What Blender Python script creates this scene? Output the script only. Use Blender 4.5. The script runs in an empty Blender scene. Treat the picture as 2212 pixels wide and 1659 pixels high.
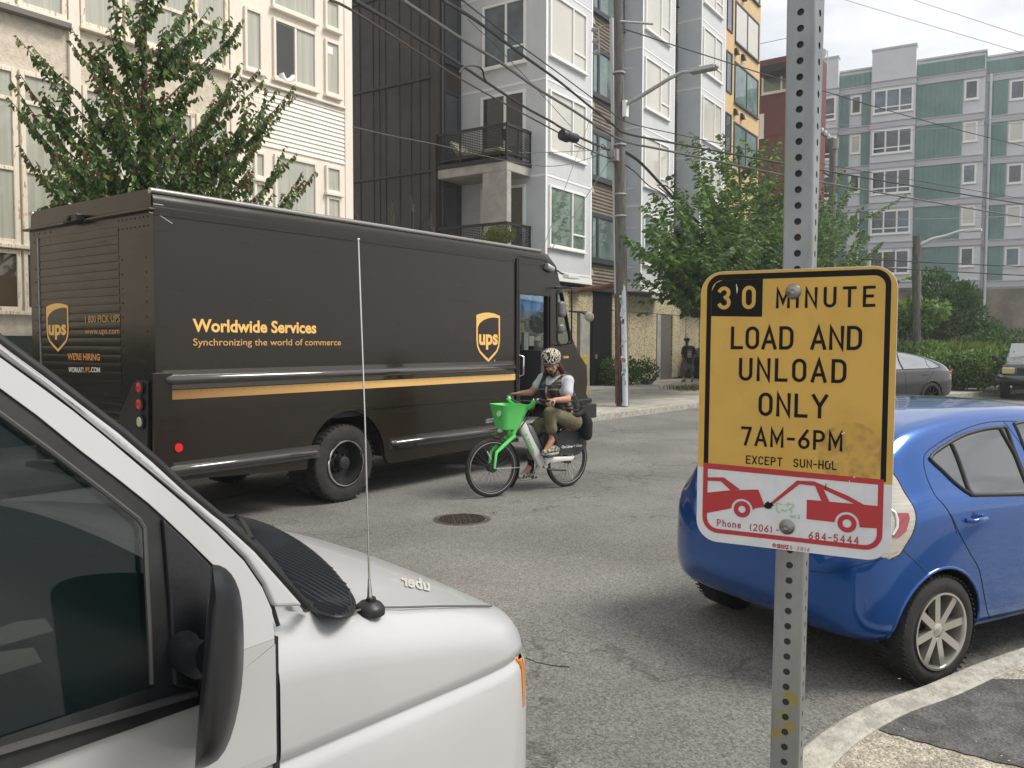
import bpy, bmesh, math, random
from mathutils import Vector, Matrix, Euler
random.seed(7)
rad=math.radians; PI=math.pi
scene=bpy.context.scene; COL=scene.collection
# ---------------- camera ----------------
CW=2212.0; FPX=1800.0
pitch,roll,yaw=rad(2.85),rad(.12),rad(36.)
CAM=Vector((0,0,1.75))
_f0=Vector((math.cos(yaw),math.sin(yaw),0)); _r0=Vector((math.sin(yaw),-math.cos(yaw),0))
FW=_f0*math.cos(pitch)+Vector((0,0,-math.sin(pitch))); _u0=_r0.cross(FW)
RT=_r0*math.cos(roll)+_u0*math.sin(roll); UP=-_r0*math.sin(roll)+_u0*math.cos(roll)
cd=bpy.data.cameras.new('camera'); cam=bpy.data.objects.new('camera',cd); COL.objects.link(cam)
cd.sensor_fit='HORIZONTAL'; cd.sensor_width=36; cd.lens=36*FPX/CW; cd.clip_start=.05; cd.clip_end=3000
mc=Matrix((RT,UP,-FW)).transposed().to_4x4(); mc.translation=CAM; cam.matrix_world=mc
scene.camera=cam
# ---------------- light ----------------
SUN_EL,SUN_AZ=rad(52),rad(-62)      # azimuth measured in the XY plane from +X
w=bpy.data.worlds.new('World'); scene.world=w; w.use_nodes=True
nt=w.node_tree; N=nt.nodes; Lk=nt.links
for n in list(N): N.remove(n)
out=N.new('ShaderNodeOutputWorld'); bg=N.new('ShaderNodeBackground'); bg2=N.new('ShaderNodeBackground'); mx=N.new('ShaderNodeMixShader')
sky=N.new('ShaderNodeTexSky'); sky.sky_type='NISHITA'; sky.sun_disc=False; sky.sun_elevation=SUN_EL; sky.sun_rotation=PI/2-SUN_AZ; sky.air_density=1.2; sky.dust_density=3
Lk.new(sky.outputs[0],bg.inputs[0]); bg.inputs[1].default_value=.11
tc=N.new('ShaderNodeTexCoord'); mp=N.new('ShaderNodeMapping'); mp.inputs['Scale'].default_value=(1,1,2.2)
nz=N.new('ShaderNodeTexNoise'); nz.inputs['Scale'].default_value=4.5; nz.inputs['Detail'].default_value=8; nz.inputs['Roughness'].default_value=.55
cr=N.new('ShaderNodeValToRGB'); cr.color_ramp.elements[0].position=.36; cr.color_ramp.elements[0].color=(.66,.70,.745,1); cr.color_ramp.elements[1].position=.56; cr.color_ramp.elements[1].color=(.95,.955,.955,1)
Lk.new(tc.outputs['Generated'],mp.inputs[0]); Lk.new(mp.outputs[0],nz.inputs[0]); Lk.new(nz.outputs[0],cr.inputs[0]); Lk.new(cr.outputs[0],bg2.inputs[0]); bg2.inputs[1].default_value=.61
mx.inputs[0].default_value=.9; Lk.new(bg.outputs[0],mx.inputs[1]); Lk.new(bg2.outputs[0],mx.inputs[2]); Lk.new(mx.outputs[0],out.inputs[0])
sl=bpy.data.lights.new('sun','SUN'); so=bpy.data.objects.new('sun',sl); COL.objects.link(so); sl.energy=2.1; sl.angle=rad(24); sl.color=(1,.93,.82)
sd=Vector((math.cos(SUN_EL)*math.cos(SUN_AZ),math.cos(SUN_EL)*math.sin(SUN_AZ),math.sin(SUN_EL))); so.rotation_euler=(-sd).to_track_quat('-Z','Y').to_euler()
scene.render.engine='CYCLES'
vs=scene.view_settings; vs.view_transform='Standard'; vs.look='None'; vs.exposure=.93; vs.gamma=1
scene.render.resolution_x=1024; scene.render.resolution_y=768

# ---------------- pixel rays (display 2212 x 1659) to world ----------------
def ray(x,y): return FW+RT*((x-1106)/FPX)+UP*((829.5-y)/FPX)
def plane(x,y,n,c):
    d=ray(x,y); n=Vector(n); t=(c-n.dot(CAM))/n.dot(d); return CAM+d*t
def gz(x,y,z=0): return plane(x,y,(0,0,1),z)
def dep(x,y,d): return CAM+ray(x,y)*d
def hit(root,x,y,ax,val):      # intersect ray with the plane local[ax]=val, in the thing's own coordinates
    Mi=root.matrix_world.inverted(); o=Mi@CAM; d=Mi.to_3x3()@ray(x,y); t=(val-o[ax])/d[ax]; return o+d*t
def hitn(root,x,y,p,n):        # plane through local point p with local normal n
    Mi=root.matrix_world.inverted(); o=Mi@CAM; d=Mi.to_3x3()@ray(x,y); p=Vector(p); n=Vector(n); t=(p-o).dot(n)/d.dot(n); return o+d*t
# ---------------- materials ----------------
MATS={}
def M(name,rgb,rough=.5,metal=0,var=0,vs_=6,bump=0,bs=60,coat=0,spec=.5,rgb2=None,lo=.4,hi=.6,alpha=1,trans=0,ior=1.45,stretch=None,emit=0,grime=None):
    if name in MATS: return MATS[name]
    m=bpy.data.materials.new(name); m.use_nodes=True; t=m.node_tree; n=t.nodes; b=n['Principled BSDF']; L=t.links
    col=(rgb[0],rgb[1],rgb[2],1); b.inputs['Base Color'].default_value=col
    b.inputs['Roughness'].default_value=rough; b.inputs['Metallic'].default_value=metal
    b.inputs['Coat Weight'].default_value=coat; b.inputs['Coat Roughness'].default_value=.04
    b.inputs['Specular IOR Level'].default_value=spec; b.inputs['IOR'].default_value=ior
    if trans: b.inputs['Transmission Weight'].default_value=trans
    if alpha<1: b.inputs['Alpha'].default_value=alpha
    if emit: b.inputs['Emission Color'].default_value=col; b.inputs['Emission Strength'].default_value=emit
    c=n.new('ShaderNodeTexCoord'); src=c.outputs['Object']
    if stretch:
        mpn=n.new('ShaderNodeMapping'); mpn.inputs['Scale'].default_value=stretch; L.new(src,mpn.inputs[0]); src=mpn.outputs[0]
    if var or rgb2:
        z=n.new('ShaderNodeTexNoise'); z.inputs['Scale'].default_value=vs_; z.inputs['Detail'].default_value=6; z.inputs['Roughness'].default_value=.6; L.new(src,z.inputs[0])
        r=n.new('ShaderNodeValToRGB'); e=r.color_ramp.elements; e[0].position=lo; e[1].position=hi
        if rgb2: e[0].color=(*rgb2,1); e[1].color=col
        else:
            e[0].color=tuple(v*(1-var) for v in rgb)+(1,); e[1].color=tuple(min(1,v*(1+var*.5)) for v in rgb)+(1,)
        L.new(z.outputs[0],r.inputs[0]); L.new(r.outputs[0],b.inputs['Base Color'])
    if bump:
        z2=n.new('ShaderNodeTexNoise'); z2.inputs['Scale'].default_value=bs; z2.inputs['Detail'].default_value=4; L.new(src,z2.inputs[0])
        bp=n.new('ShaderNodeBump'); bp.inputs['Strength'].default_value=bump; bp.inputs['Distance'].default_value=.02; L.new(z2.outputs[0],bp.inputs['Height']); L.new(bp.outputs[0],b.inputs['Normal'])
    MATS[name]=m; return m
def nodes_of(m): return m.node_tree.nodes,m.node_tree.links,m.node_tree.nodes['Principled BSDF']
# ---------------- mesh builder ----------------
class MB:
    def __init__(s,mtx=None): s.bm=bmesh.new(); s.M=mtx; s.mi=0
    def v(s,p):
        p=Vector(p); return s.bm.verts.new(s.M@p if s.M else p)
    def face(s,vs):
        try: f=s.bm.faces.new(vs); f.material_index=s.mi; return f
        except ValueError: return None
    def poly(s,pts): return s.face([s.v(p) for p in pts])
    def box(s,x0,x1,y0,y1,z0,z1):
        c=[s.v((x,y,z)) for x in (x0,x1) for y in (y0,y1) for z in (z0,z1)]
        for q in ((0,1,3,2),(4,6,7,5),(0,4,5,1),(2,3,7,6),(0,2,6,4),(1,5,7,3)): s.face([c[i] for i in q])
    def prism(s,pts,off,cap=True):
        off=Vector(off); a=[s.v(p) for p in pts]; b=[s.v(Vector(p)+off) for p in pts]; n=len(a)
        if cap: s.face(a); s.face(b[::-1])
        for i in range(n): s.face([a[i],b[i],b[(i+1)%n],a[(i+1)%n]][::-1])
    def ring(s,outer,inner,off):     # frame between two outlines of equal count
        off=Vector(off); n=len(outer)
        A=[s.v(p) for p in outer];B=[s.v(p) for p in inner];C=[s.v(Vector(p)+off) for p in outer];D=[s.v(Vector(p)+off) for p in inner]
        for i in range(n):
            j=(i+1)%n
            s.face([A[i],A[j],B[j],B[i]]); s.face([C[i],D[i],D[j],C[j]]); s.face([A[i],C[i],C[j],A[j]]); s.face([B[i],B[j],D[j],D[i]])
    def loft(s,rings,closed=True,caps=True):
        R=[[s.v(p) for p in r] for r in rings]; n=len(R[0])
        for a,b in zip(R,R[1:]):
            for i in range(n if closed else n-1):
                j=(i+1)%n; s.face([a[i],a[j],b[j],b[i]])
        if caps and closed: s.face(R[0][::-1]); s.face(R[-1])
    def circ(s,c,ax,r,n,r2=None,ph=0):
        c=Vector(c); ax=Vector(ax).normalized(); u=ax.orthogonal().normalized(); w_=ax.cross(u); r2=r if r2 is None else r2
        return [c+u*(r*math.cos(2*PI*i/n+ph))+w_*(r2*math.sin(2*PI*i/n+ph)) for i in range(n)]
    def cyl(s,p0,p1,r0,r1=None,n=12,caps=True):
        p0=Vector(p0);p1=Vector(p1);r1=r0 if r1 is None else r1; ax=p1-p0
        s.loft([s.circ(p0,ax,r0,n),s.circ(p1,ax,r1,n)],caps=caps)
    def tube(s,pts,r,n=8,caps=True):
        pts=[Vector(p) for p in pts]; rings=[]; u=None
        for i,p in enumerate(pts):
            t=(pts[min(i+1,len(pts)-1)]-pts[max(i-1,0)]).normalized()
            if u is None: u=t.orthogonal().normalized()
            u=(u-t*u.dot(t)).normalized(); w_=t.cross(u); rr=r[i] if isinstance(r,(list,tuple)) else r
            rings.append([p+u*(rr*math.cos(2*PI*k/n))+w_*(rr*math.sin(2*PI*k/n)) for k in range(n)])
        s.loft(rings,caps=caps)
    def ell(s,c,r,nu=12,nv=8,rot=None):
        c=Vector(c); r=(r,r,r) if not hasattr(r,'__len__') else r; rings=[]
        for j in range(1,nv):
            a=PI*j/nv; ring=[]
            for i in range(nu):
                q=Vector((r[0]*math.sin(a)*math.cos(2*PI*i/nu),r[1]*math.sin(a)*math.sin(2*PI*i/nu),-r[2]*math.cos(a)))
                if rot: q=rot@q
                ring.append(c+q)
            rings.append(ring)
        R=[[s.v(p) for p in q] for q in rings]
        for a,b in zip(R,R[1:]):
            for i in range(nu): j=(i+1)%nu; s.face([a[i],a[j],b[j],b[i]])
        q0=Vector((0,0,-r[2])); q1=Vector((0,0,r[2]))
        if rot: q0=rot@q0; q1=rot@q1
        b0=s.v(c+q0); b1=s.v(c+q1)
        for i in range(nu): j=(i+1)%nu; s.face([R[0][j],R[0][i],b0]); s.face([R[-1][i],R[-1][j],b1])
    def lathe(s,c,ax,prof,n=32):      # prof: list of (offset along axis, radius)
        c=Vector(c); ax=Vector(ax).normalized(); s.loft([s.circ(c+ax*a,ax,max(r,1e-4),n) for a,r in prof],caps=True)
    def mesh(s,me,mtx):
        vs=[s.v(mtx@v.co) for v in me.vertices]
        for p in me.polygons: s.face([vs[i] for i in p.vertices])
    def build(s,name,mat,parent=None,smooth=None,bevel=0,seg=2,doubles=0,normals=True):
        if doubles: bmesh.ops.remove_doubles(s.bm,verts=s.bm.verts,dist=doubles)
        if normals: bmesh.ops.recalc_face_normals(s.bm,faces=s.bm.faces)
        me=bpy.data.meshes.new(name); s.bm.to_mesh(me); s.bm.free()
        for m in (mat if isinstance(mat,(list,tuple)) else [mat]): me.materials.append(m)
        o=bpy.data.objects.new(name,me); COL.objects.link(o)
        if parent: o.parent=parent
        if smooth is not None:
            for p in me.polygons: p.use_smooth=True
            if smooth<180:
                bm=bmesh.new(); bm.from_mesh(me)
                for e in bm.edges:
                    if len(e.link_faces)==2 and e.calc_face_angle(0)>rad(smooth): e.smooth=False
                bm.to_mesh(me); bm.free()
        if bevel:
            b=o.modifiers.new('bevel','BEVEL'); b.width=bevel; b.segments=seg; b.limit_method='ANGLE'; b.angle_limit=rad(35); b.harden_normals=False
        return o
def thing(name,label,cat,loc=(0,0,0),rotz=0,group=None):
    o=bpy.data.objects.new(name,None); COL.objects.link(o); o.empty_display_size=.1
    o.matrix_world=Matrix.Translation(Vector(loc))@Matrix.Rotation(rotz,4,'Z'); o['label']=label; o['category']=cat
    o.location=loc; o.rotation_euler=(0,0,rotz)
    if group: o['group']=group
    return o
def tag(o,label,cat,group=None):
    o['label']=label; o['category']=cat
    if group: o['group']=group
    return o
def struct(o,kind='structure'): o['kind']=kind; return o
def unlink(o): bpy.data.objects.remove(o,do_unlink=True)
def text(mb,s,org,xd,yd,h,width=None,bold=0,align='l',space=1,depth=0,res=3):
    # letters of cap height h laid on a plane: org = baseline start, xd/yd unit directions
    cu=bpy.data.curves.new('t','FONT'); cu.body=s; cu.size=1; cu.offset=bold; cu.space_character=space; cu.resolution_u=res; cu.extrude=depth
    o=bpy.data.objects.new('t',cu); COL.objects.link(o); bpy.context.view_layer.update()
    me=bpy.data.meshes.new_from_object(o.evaluated_get(bpy.context.evaluated_depsgraph_get()))
    xs=[v.co.x for v in me.vertices]; x0,x1=min(xs),max(xs); cap=.729
    sy=h/cap; sx=sy if width is None else width/(x1-x0)
    xd=Vector(xd).normalized(); yd=Vector(yd).normalized(); zd=xd.cross(yd); org=Vector(org)
    if align=='c': org=org-xd*(sx*(x1-x0)/2)
    mt=Matrix.Translation(org)@Matrix((xd,yd,zd)).transposed().to_4x4()@Matrix.Diagonal((sx,sy,1,1))@Matrix.Translation((-x0,0,0))
    mb.mesh(me,mt); unlink(o); bpy.data.curves.remove(cu); bpy.data.meshes.remove(me)
def remesh(o,vox,smooth=2,keep=True):
    m=o.modifiers.new('r','REMESH'); m.mode='VOXEL'; m.voxel_size=vox; m.use_smooth_shade=True
    if smooth:
        q=o.modifiers.new('s','SMOOTH'); q.iterations=smooth; q.factor=.6
    bpy.context.view_layer.update()
    me=bpy.data.meshes.new_from_object(o.evaluated_get(bpy.context.evaluated_depsgraph_get())); old=o.data; o.modifiers.clear()
    me.materials.clear()
    for mt in old.materials: me.materials.append(mt)
    o.data=me; bpy.data.meshes.remove(old)
    for p in me.polygons: p.use_smooth=True
    return o
def capsule(mb,p0,p1,r0,r1,n=14):
    p0=Vector(p0);p1=Vector(p1); d=(p1-p0); L=d.length; d=d.normalized(); rings=[]; prof=[]
    for k in range(5): a=PI/2*(1-k/4.); prof.append((-r0*math.sin(a),r0*math.cos(a)))
    for k in range(5): a=PI/2*(k/4.); prof.append((L+r1*math.sin(a),r1*math.cos(a)))
    mb.loft([mb.circ(p0+d*a,d,max(r,r0*.02),n) for a,r in prof])
def limb(mb,pts,rs,n=14):
    for a,b,r0,r1 in zip(pts,pts[1:],rs,rs[1:]): capsule(mb,a,b,r0,r1,n)
# ---------------- setting materials ----------------
m_road=M('asphalt',(.180,.180,.178),.88,var=.2,vs_=.45,bump=.4,bs=120)
def speckle(m,scale,c1,c2,pos,mixf,thr=.5):
    n,L,b=nodes_of(m); src=b.inputs['Base Color'].links[0].from_socket
    tc_=n.new('ShaderNodeTexCoord'); v=n.new('ShaderNodeTexVoronoi'); v.inputs['Scale'].default_value=scale; L.new(tc_.outputs['Object'],v.inputs[0])
    r=n.new('ShaderNodeValToRGB'); e=r.color_ramp.elements; e[0].position=pos; e[0].color=(*c1,1); e[1].position=thr; e[1].color=(*c2,1)
    L.new(v.outputs['Color'],r.inputs[0])
    mxn=n.new('ShaderNodeMix'); mxn.data_type='RGBA'; mxn.blend_type='MULTIPLY'; mxn.inputs['Factor'].default_value=mixf
    L.new(src,mxn.inputs['A']); L.new(r.outputs[0],mxn.inputs['B']); L.new(mxn.outputs['Result'],b.inputs['Base Color'])
speckle(m_road,95,(.45,.44,.43),(1.35,1.32,1.25),.1,.9,.9)
def cracks(m,scale,w_,dark,dist=.9):   # thin wandering cracks, sealed dark
    n,L,b=nodes_of(m); src=b.inputs['Base Color'].links[0].from_socket
    tc_=n.new('ShaderNodeTexCoord'); nzz=n.new('ShaderNodeTexNoise'); nzz.inputs['Scale'].default_value=1.3; nzz.inputs['Detail'].default_value=6; L.new(tc_.outputs['Object'],nzz.inputs[0])
    ad=n.new('ShaderNodeMixRGB'); ad.blend_type='LINEAR_LIGHT'; ad.inputs[0].default_value=dist; L.new(tc_.outputs['Object'],ad.inputs[1]); L.new(nzz.outputs['Color'],ad.inputs[2])
    v=n.new('ShaderNodeTexVoronoi'); v.feature='DISTANCE_TO_EDGE'; v.inputs['Scale'].default_value=scale; L.new(ad.outputs[0],v.inputs[0])
    r=n.new('ShaderNodeValToRGB'); e=r.color_ramp.elements; e[0].position=w_*.35; e[0].color=(dark,dark,dark,1); e[1].position=w_; e[1].color=(1,1,1,1); L.new(v.outputs['Distance'],r.inputs[0])
    mxn=n.new('ShaderNodeMix'); mxn.data_type='RGBA'; mxn.blend_type='MULTIPLY'; mxn.inputs['Factor'].default_value=1
    L.new(src,mxn.inputs['A']); L.new(r.outputs[0],mxn.inputs['B']); L.new(mxn.outputs['Result'],b.inputs['Base Color'])
cracks(m_road,.33,.006,.6)
cracks(m_road,.09,.0022,.5,.5)
m_conc=M('concrete_walk',(.40,.385,.35),.85,var=.22,vs_=2.2,bump=.25,bs=60)
m_curb=M('curb_stone',(.36,.35,.31),.85,var=.25,vs_=9,bump=.6,bs=45)
m_agg=M('aggregate_walk',(.36,.34,.30),.9,var=.3,vs_=14,bump=.8,bs=70); speckle(m_agg,120,(.5,.48,.42),(1.5,1.45,1.35),.1,.9,.9)
m_patch=M('asphalt_patch',(.095,.093,.092),.92,var=.3,vs_=6,bump=.6,bs=80); speckle(m_patch,110,(.55,.55,.55),(1.5,1.5,1.5),.1,.8,.95)
m_soil=M('soil',(.05,.035,.022),.95,var=.4,vs_=12,bump=.6,bs=30)
# ---------------- ground ----------------
mb=MB(); mb.poly([(-400,-400,0),(900,-400,0),(900,900,0),(-400,900,0)]); road=struct(mb.build('road',m_road))
def walk_strip(name,outer,inner,z,mat,side='curb'):
    mb=MB(); n=len(outer)
    for i in range(n-1):
        a,b,c,d=outer[i],outer[i+1],inner[i+1],inner[i]
        T=[mb.v((p[0],p[1],z)) for p in (a,b,c,d)]; Bq=[mb.v((p[0],p[1],-.05)) for p in (a,b,c,d)]
        mb.face(T); mb.face([T[0],Bq[0],Bq[1],T[1]]); mb.face([T[2],Bq[2],Bq[3],T[3]])
    return struct(mb.build(name,mat,doubles=.0005,bevel=.015))
def smoothline(P,k=6):
    out=[]
    for i in range(len(P)-1):
        p0=P[max(i-1,0)];p1=P[i];p2=P[i+1];p3=P[min(i+2,len(P)-1)]
        for j in range(k):
            t=j/k; out.append(tuple(.5*((2*b)+(-a+c)*t+(2*a-5*b+4*c-d)*t*t+(-a+3*b-3*c+d)*t**3) for a,b,c,d in zip(p0,p1,p2,p3)))
    out.append(tuple(P[-1])); return out
far=smoothline([(-40,9.75),(0,9.6),(12,9.5),(15.7,9.42),(18,9.25),(21,9.15),(24,8.75),(26.6,7.6),(28.3,5.9),(29.5,4.4),(32.7,3.25),(40,1.2),(80,-9)],5)
def offset(P,d):
    out=[]
    for i,p in enumerate(P):
        a=Vector(P[max(i-1,0)]);b=Vector(P[min(i+1,len(P)-1)]);t=(b-a).normalized(); out.append((p[0]-t.y*d,p[1]+t.x*d))
    return out
walk_strip('far_kerb',far,offset(far,.17),.15,m_curb)
fi=offset(far,.172)
i0=next(i for i,p in enumerate(far) if p[0]>27.4)
mb=MB(); pts=[(p[0],p[1],.146) for p in fi[:i0+1]]
mb.loft([pts,[(p[0]+(0 if p[0]<20 else (p[0]-20)*1.2),17.5,.146) for p in pts]],closed=False); walk=struct(mb.build('far_pavement',m_conc))
def joints(m,s,rot,col=.55):
    n,L,b=nodes_of(m); src=b.inputs['Base Color'].links[0].from_socket
    tc_=n.new('ShaderNodeTexCoord'); mp_=n.new('ShaderNodeMapping'); mp_.inputs['Scale'].default_value=(s,s,s); mp_.inputs['Rotation'].default_value=(0,0,rot); L.new(tc_.outputs['Object'],mp_.inputs[0])
    br=n.new('ShaderNodeTexBrick'); br.offset=0; br.inputs['Scale'].default_value=1; br.inputs['Mortar Size'].default_value=.008; br.inputs['Brick Width'].default_value=1.2; br.inputs['Row Height'].default_value=1
    br.inputs['Color1'].default_value=(1,1,1,1); br.inputs['Color2'].default_value=(.88,.88,.87,1); br.inputs['Mortar'].default_value=(col,col,col,1); L.new(mp_.outputs[0],br.inputs[0])
    mxn=n.new('ShaderNodeMix'); mxn.data_type='RGBA'; mxn.blend_type='MULTIPLY'; mxn.inputs['Factor'].default_value=1
    L.new(src,mxn.inputs['A']); L.new(br.outputs[0],mxn.inputs['B']); L.new(mxn.outputs['Result'],b.inputs['Base Color'])
joints(m_conc,.6,.03)
# right-hand verge: narrow walk then planted bank
vi=offset(far,1.45); walk_strip('corner_pavement',fi[i0:],vi[i0:],.146,m_conc)
vb=offset(far,1.452)
mb=MB(); a=[(p[0],p[1],.13) for p in vb[i0:]]; rows=[]
for d,z in ((0,.13),(2.5,.45),(6,.9),(14,1.3),(40,1.4)):
    rows.append([(p[0]+d*.62,p[1]+d*.78,z) for p in vb[i0:]])
mb.loft(rows,closed=False); bank=struct(mb.build('planted_bank_soil',m_soil,smooth=60))
# near kerb and pavement
NZ=.12
no=[gz(x,y,NZ) for x,y in ((1742,1604),(1873,1522),(1999,1477),(2096,1436),(2212,1395))]
ni=[gz(x,y,NZ) for x,y in ((1776,1659),(1899,1574),(1984,1526),(2077,1481),(2152,1447),(2212,1425))]
nearO=smoothline([(-30,1.02),(-1.2,1.02),(.6,1.02),(1.6,1.02),(2.6,1.01)]+[(p.x,p.y) for p in no]+[(7.2,-.5),(10,-2.2),(20,-9),(60,-37)],5)
nearI=offset(nearO,-.15)
walk_strip('near_kerb',nearO,nearI,NZ,m_curb)
nI=offset(nearO,-.151)
mb=MB(); mb.loft([[(p[0],p[1],NZ-.004) for p in nI],[(p[0]-.1*max(0,p[0]-3),-60,NZ-.004) for p in nI]],closed=False); struct(mb.build('near_pavement',m_agg))
pa=[gz(x,y,NZ) for x,y in ((1902,1577),(1925,1586),(1946,1589),(1975,1600),(2003,1605),(2032,1615),(2060,1620),(2085,1629),(2110,1633),(2150,1646),(2190,1652),(2330,1690))]
k0=min(range(len(nearI)),key=lambda i:(Vector(nearI[i])-Vector((pa[0].x,pa[0].y))).length)
mb=MB(); mb.poly([(p.x,p.y,NZ+.001) for p in pa[::-1]]+[(p[0],p[1],NZ+.001) for p in offset(nearO,-.155)[k0:k0+12]]+[(9,-6,NZ+.001)]); struct(mb.build('pavement_patch',m_patch))
# ---------------- building helpers ----------------
m_white=M('white_panel',(.56,.58,.61),.45,var=.05,vs_=1.5); m_whitetrim=M('white_trim',(.78,.79,.80),.4)
m_frame=M('window_frame_white',(.80,.80,.79),.35); m_dkframe=M('window_frame_dark',(.035,.04,.05),.4)
m_brown=M('brown_corrugated',(.19,.155,.12),.55,var=.15,vs_=3); m_darkmetal=M('dark_metal',(.040,.030,.024),.42,var=.25,vs_=1.2); m_gray=M('vent_grey',(.3,.28,.25),.5)
m_conc2=M('bare_concrete',(.36,.345,.32),.8,var=.16,vs_=2.5,bump=.15,bs=20); m_black=M('black_paint',(.02,.02,.022),.45)
def glass(name,rgb,rgb2,sc=1.0,rough=.04,spec=.9,lo=.35,hi=.65): return M(name,rgb,rough,spec=spec,rgb2=rgb2,vs_=sc,lo=lo,hi=hi,ior=1.6)
g_pale=glass('pane_sky_blind',(.58,.555,.49),(.50,.49,.45),.5); g_green=glass('pane_green_reflect',(.16,.23,.18),(.05,.08,.06),1.3); g_blue=glass('pane_blue',(.10,.14,.18),(.03,.04,.05)); g_dark=glass('pane_dark',(.035,.04,.045),(.012,.014,.016),1.5)  # pale panes carry reflected sky and blinds as colour, greenish panes reflected green
g_cream=M('pane_curtain',(.50,.49,.42),.05,spec=.8,rgb2=(.33,.34,.30),vs_=3,lo=.3,hi=.7,stretch=(5,5,.12)); g_teal=glass('pane_teal',(.16,.24,.22),(.07,.10,.10),.9)
def window(par,ax,off,x0,x1,z0,z1,frame,pane,fw=.07,cols=(),rows=(),dep_=.09,out=-1,sill=True,label=None,split=None,name='window'):
    # ax 0: lies in a plane y=off (facing -y when out=-1); ax 1: lies in plane x=off, x0..x1 then run along y
    def bx(mb,a0,a1,d0,d1,c0,c1):
        if ax==0: mb.box(a0,a1,off+out*d1,off+out*d0,c0,c1)
        else: mb.box(off+out*d1,off+out*d0,a0,a1,c0,c1)
    mb=MB(); D=dep_
    bx(mb,x0,x0+fw,-.02,D,z0,z1); bx(mb,x1-fw,x1,-.02,D,z0,z1); bx(mb,x0+fw,x1-fw,-.02,D,z1-fw,z1); bx(mb,x0+fw,x1-fw,-.02,D,z0,z0+fw)
    for c in cols: bx(mb,x0+(x1-x0)*c-fw*.45,x0+(x1-x0)*c+fw*.45,-.02,D*.9,z0+fw,z1-fw)
    for (r,c0,c1) in rows: bx(mb,x0+(x1-x0)*c0+fw*.46,x0+(x1-x0)*c1-fw*.46,-.02,D*.85,z0+(z1-z0)*r-fw*.4,z0+(z1-z0)*r+fw*.4)
    if sill: bx(mb,x0-.03,x1+.03,-.02,D+.05,z0-.06,z0-.001)
    f=mb.build(name,frame,par,bevel=.006,seg=1)
    mb=MB(); bx(mb,x0+fw*.5,x1-fw*.5,.0,.015,z0+fw*.5,z1-fw*.5); mb.build('pane',pane,f)
    return f
LOOSE=[]
# ---------------- white apartment building ----------------
WR=rad(2.2); WA=Vector((math.cos(WR),math.sin(WR),0)); WN=Vector((-math.sin(WR),math.cos(WR),0))
wb=thing('apartment_building','tall white panelled apartment building with bays, a corner balcony and tan ground floor','building',WA*22.8+WN*14.0,WR)
Z0=3.80; FH=3.01; BW=3.05
bays=[(0,BW),(7.08,10.22),(13.15,16.25)]
def panel(mb,x0,x1,y0,y1,z0,z1): mb.box(x0,x1,y0,y1,z0,z1)
for i,(a,b) in enumerate(bays):
    mb=MB(); mb.box(a,b,0,9 if i else 9,Z0,24); o=mb.build('bay_wall',m_white,wb)
    mb=MB()
    for k in range(0,7):
        z=Z0+FH*k+ (.25 if k==0 else 0.27)
        for q in ((-.012,-.0),):
            mb.box(a-.012,b+.012,-.014,9,z-.035,z+.035)
            mb.box(a-.006,b+.006,-.008,9,z+.075,z+.085)
    mb.box(a-.03,b+.03,-.035,.08,Z0-.03,Z0+.17); mb.box(a-.032,a+.06,-.033,3.3,Z0-.028,Z0+.168)
    for xx in (a,b-.09): mb.box(xx-.011 if xx==a else xx,xx+.09 if xx==a else xx+.101,-.013,.0,Z0+.17,24)
    for fx in (.2,.45,.7): mb.box(a+(b-a)*fx-.004,a+(b-a)*fx+.004,-.004,.0,Z0+.2,24)
    mb.build('trim',m_whitetrim,wb)
pTL=hit(wb,1185,398,1,0); pBR=hit(wb,1262,546,1,0)
wx0,wx1,wz0,wz1=pTL.x,pBR.x,pBR.z,pTL.z
glz=[[g_green,g_pale,g_pale,g_pale,g_pale],[g_teal,g_pale,g_pale,g_pale,g_pale],[g_pale,g_pale,g_pale,g_pale,g_pale]]
for i,(a,b) in enumerate(bays):
    for k in range(5):
        window(wb,0,0,a+wx0,a+wx1,wz0+FH*k,wz1+FH*k,m_frame,glz[i][k],.075,(.62,),((.27,.62,1),),.07)
# side wall windows (plane x=0)
a=hit(wb,1043.7,18,0,0); b=hit(wb,1137,133,0,0)
for k in (0,1): window(wb,1,0,b.y,a.y,b.z+FH*k,a.z+FH*k,m_frame,g_blue,.08,(.45,),((.27,0,.45),),.07)
a=hit(wb,1040,212,0,0); b=hit(wb,1136,342,0,0); window(wb,1,0,b.y,a.y,b.z-.15,a.z,m_frame,g_dark,.09,(.45,),(),.07,sill=False,name='balcony_door')
window(wb,1,0,b.y,a.y,b.z-.15-FH,a.z-FH,m_frame,g_dark,.09,(.45,),(),.07,sill=False,name='balcony_door')
# recess between the bays
REC=((BW,7.08,.80),(10.22,13.15,1.14))
for (a,b,y) in REC:
    mb=MB()
    z=Z0; 
    # corrugated siding as a real zig-zag sheet
    prof=[]; zz=Z0
    while zz<24:
        prof+= [(y,zz),(y-.03,zz+.03),(y-.03,zz+.07),(y,zz+.10)]; zz+=.13
    R=[[(x,py_,pz) for py_,pz in prof] for x in (a,b)]
    mb.loft(R,closed=False); mb.box(a,b,y+.02,9,Z0,24); mb.build('corrugated_siding',m_brown,wb)
    for k in range(6):
        z=Z0+.95+FH*k
        window(wb,0,y-.04,a+.12,b-.15,z,z+1.8,m_dkframe,g_teal,.16,(.33,.46),(),.06)
        for xx in (a+.75,a+1.15):
            mb=MB(); mb.prism([(xx,y-.03,z-.55),(xx,y-.03,z-.27),(xx,y-.14,z-.3),(xx,y-.2,z-.55)],(.2,0,0)); mb.build('wall_vent',m_gray,wb)
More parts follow.
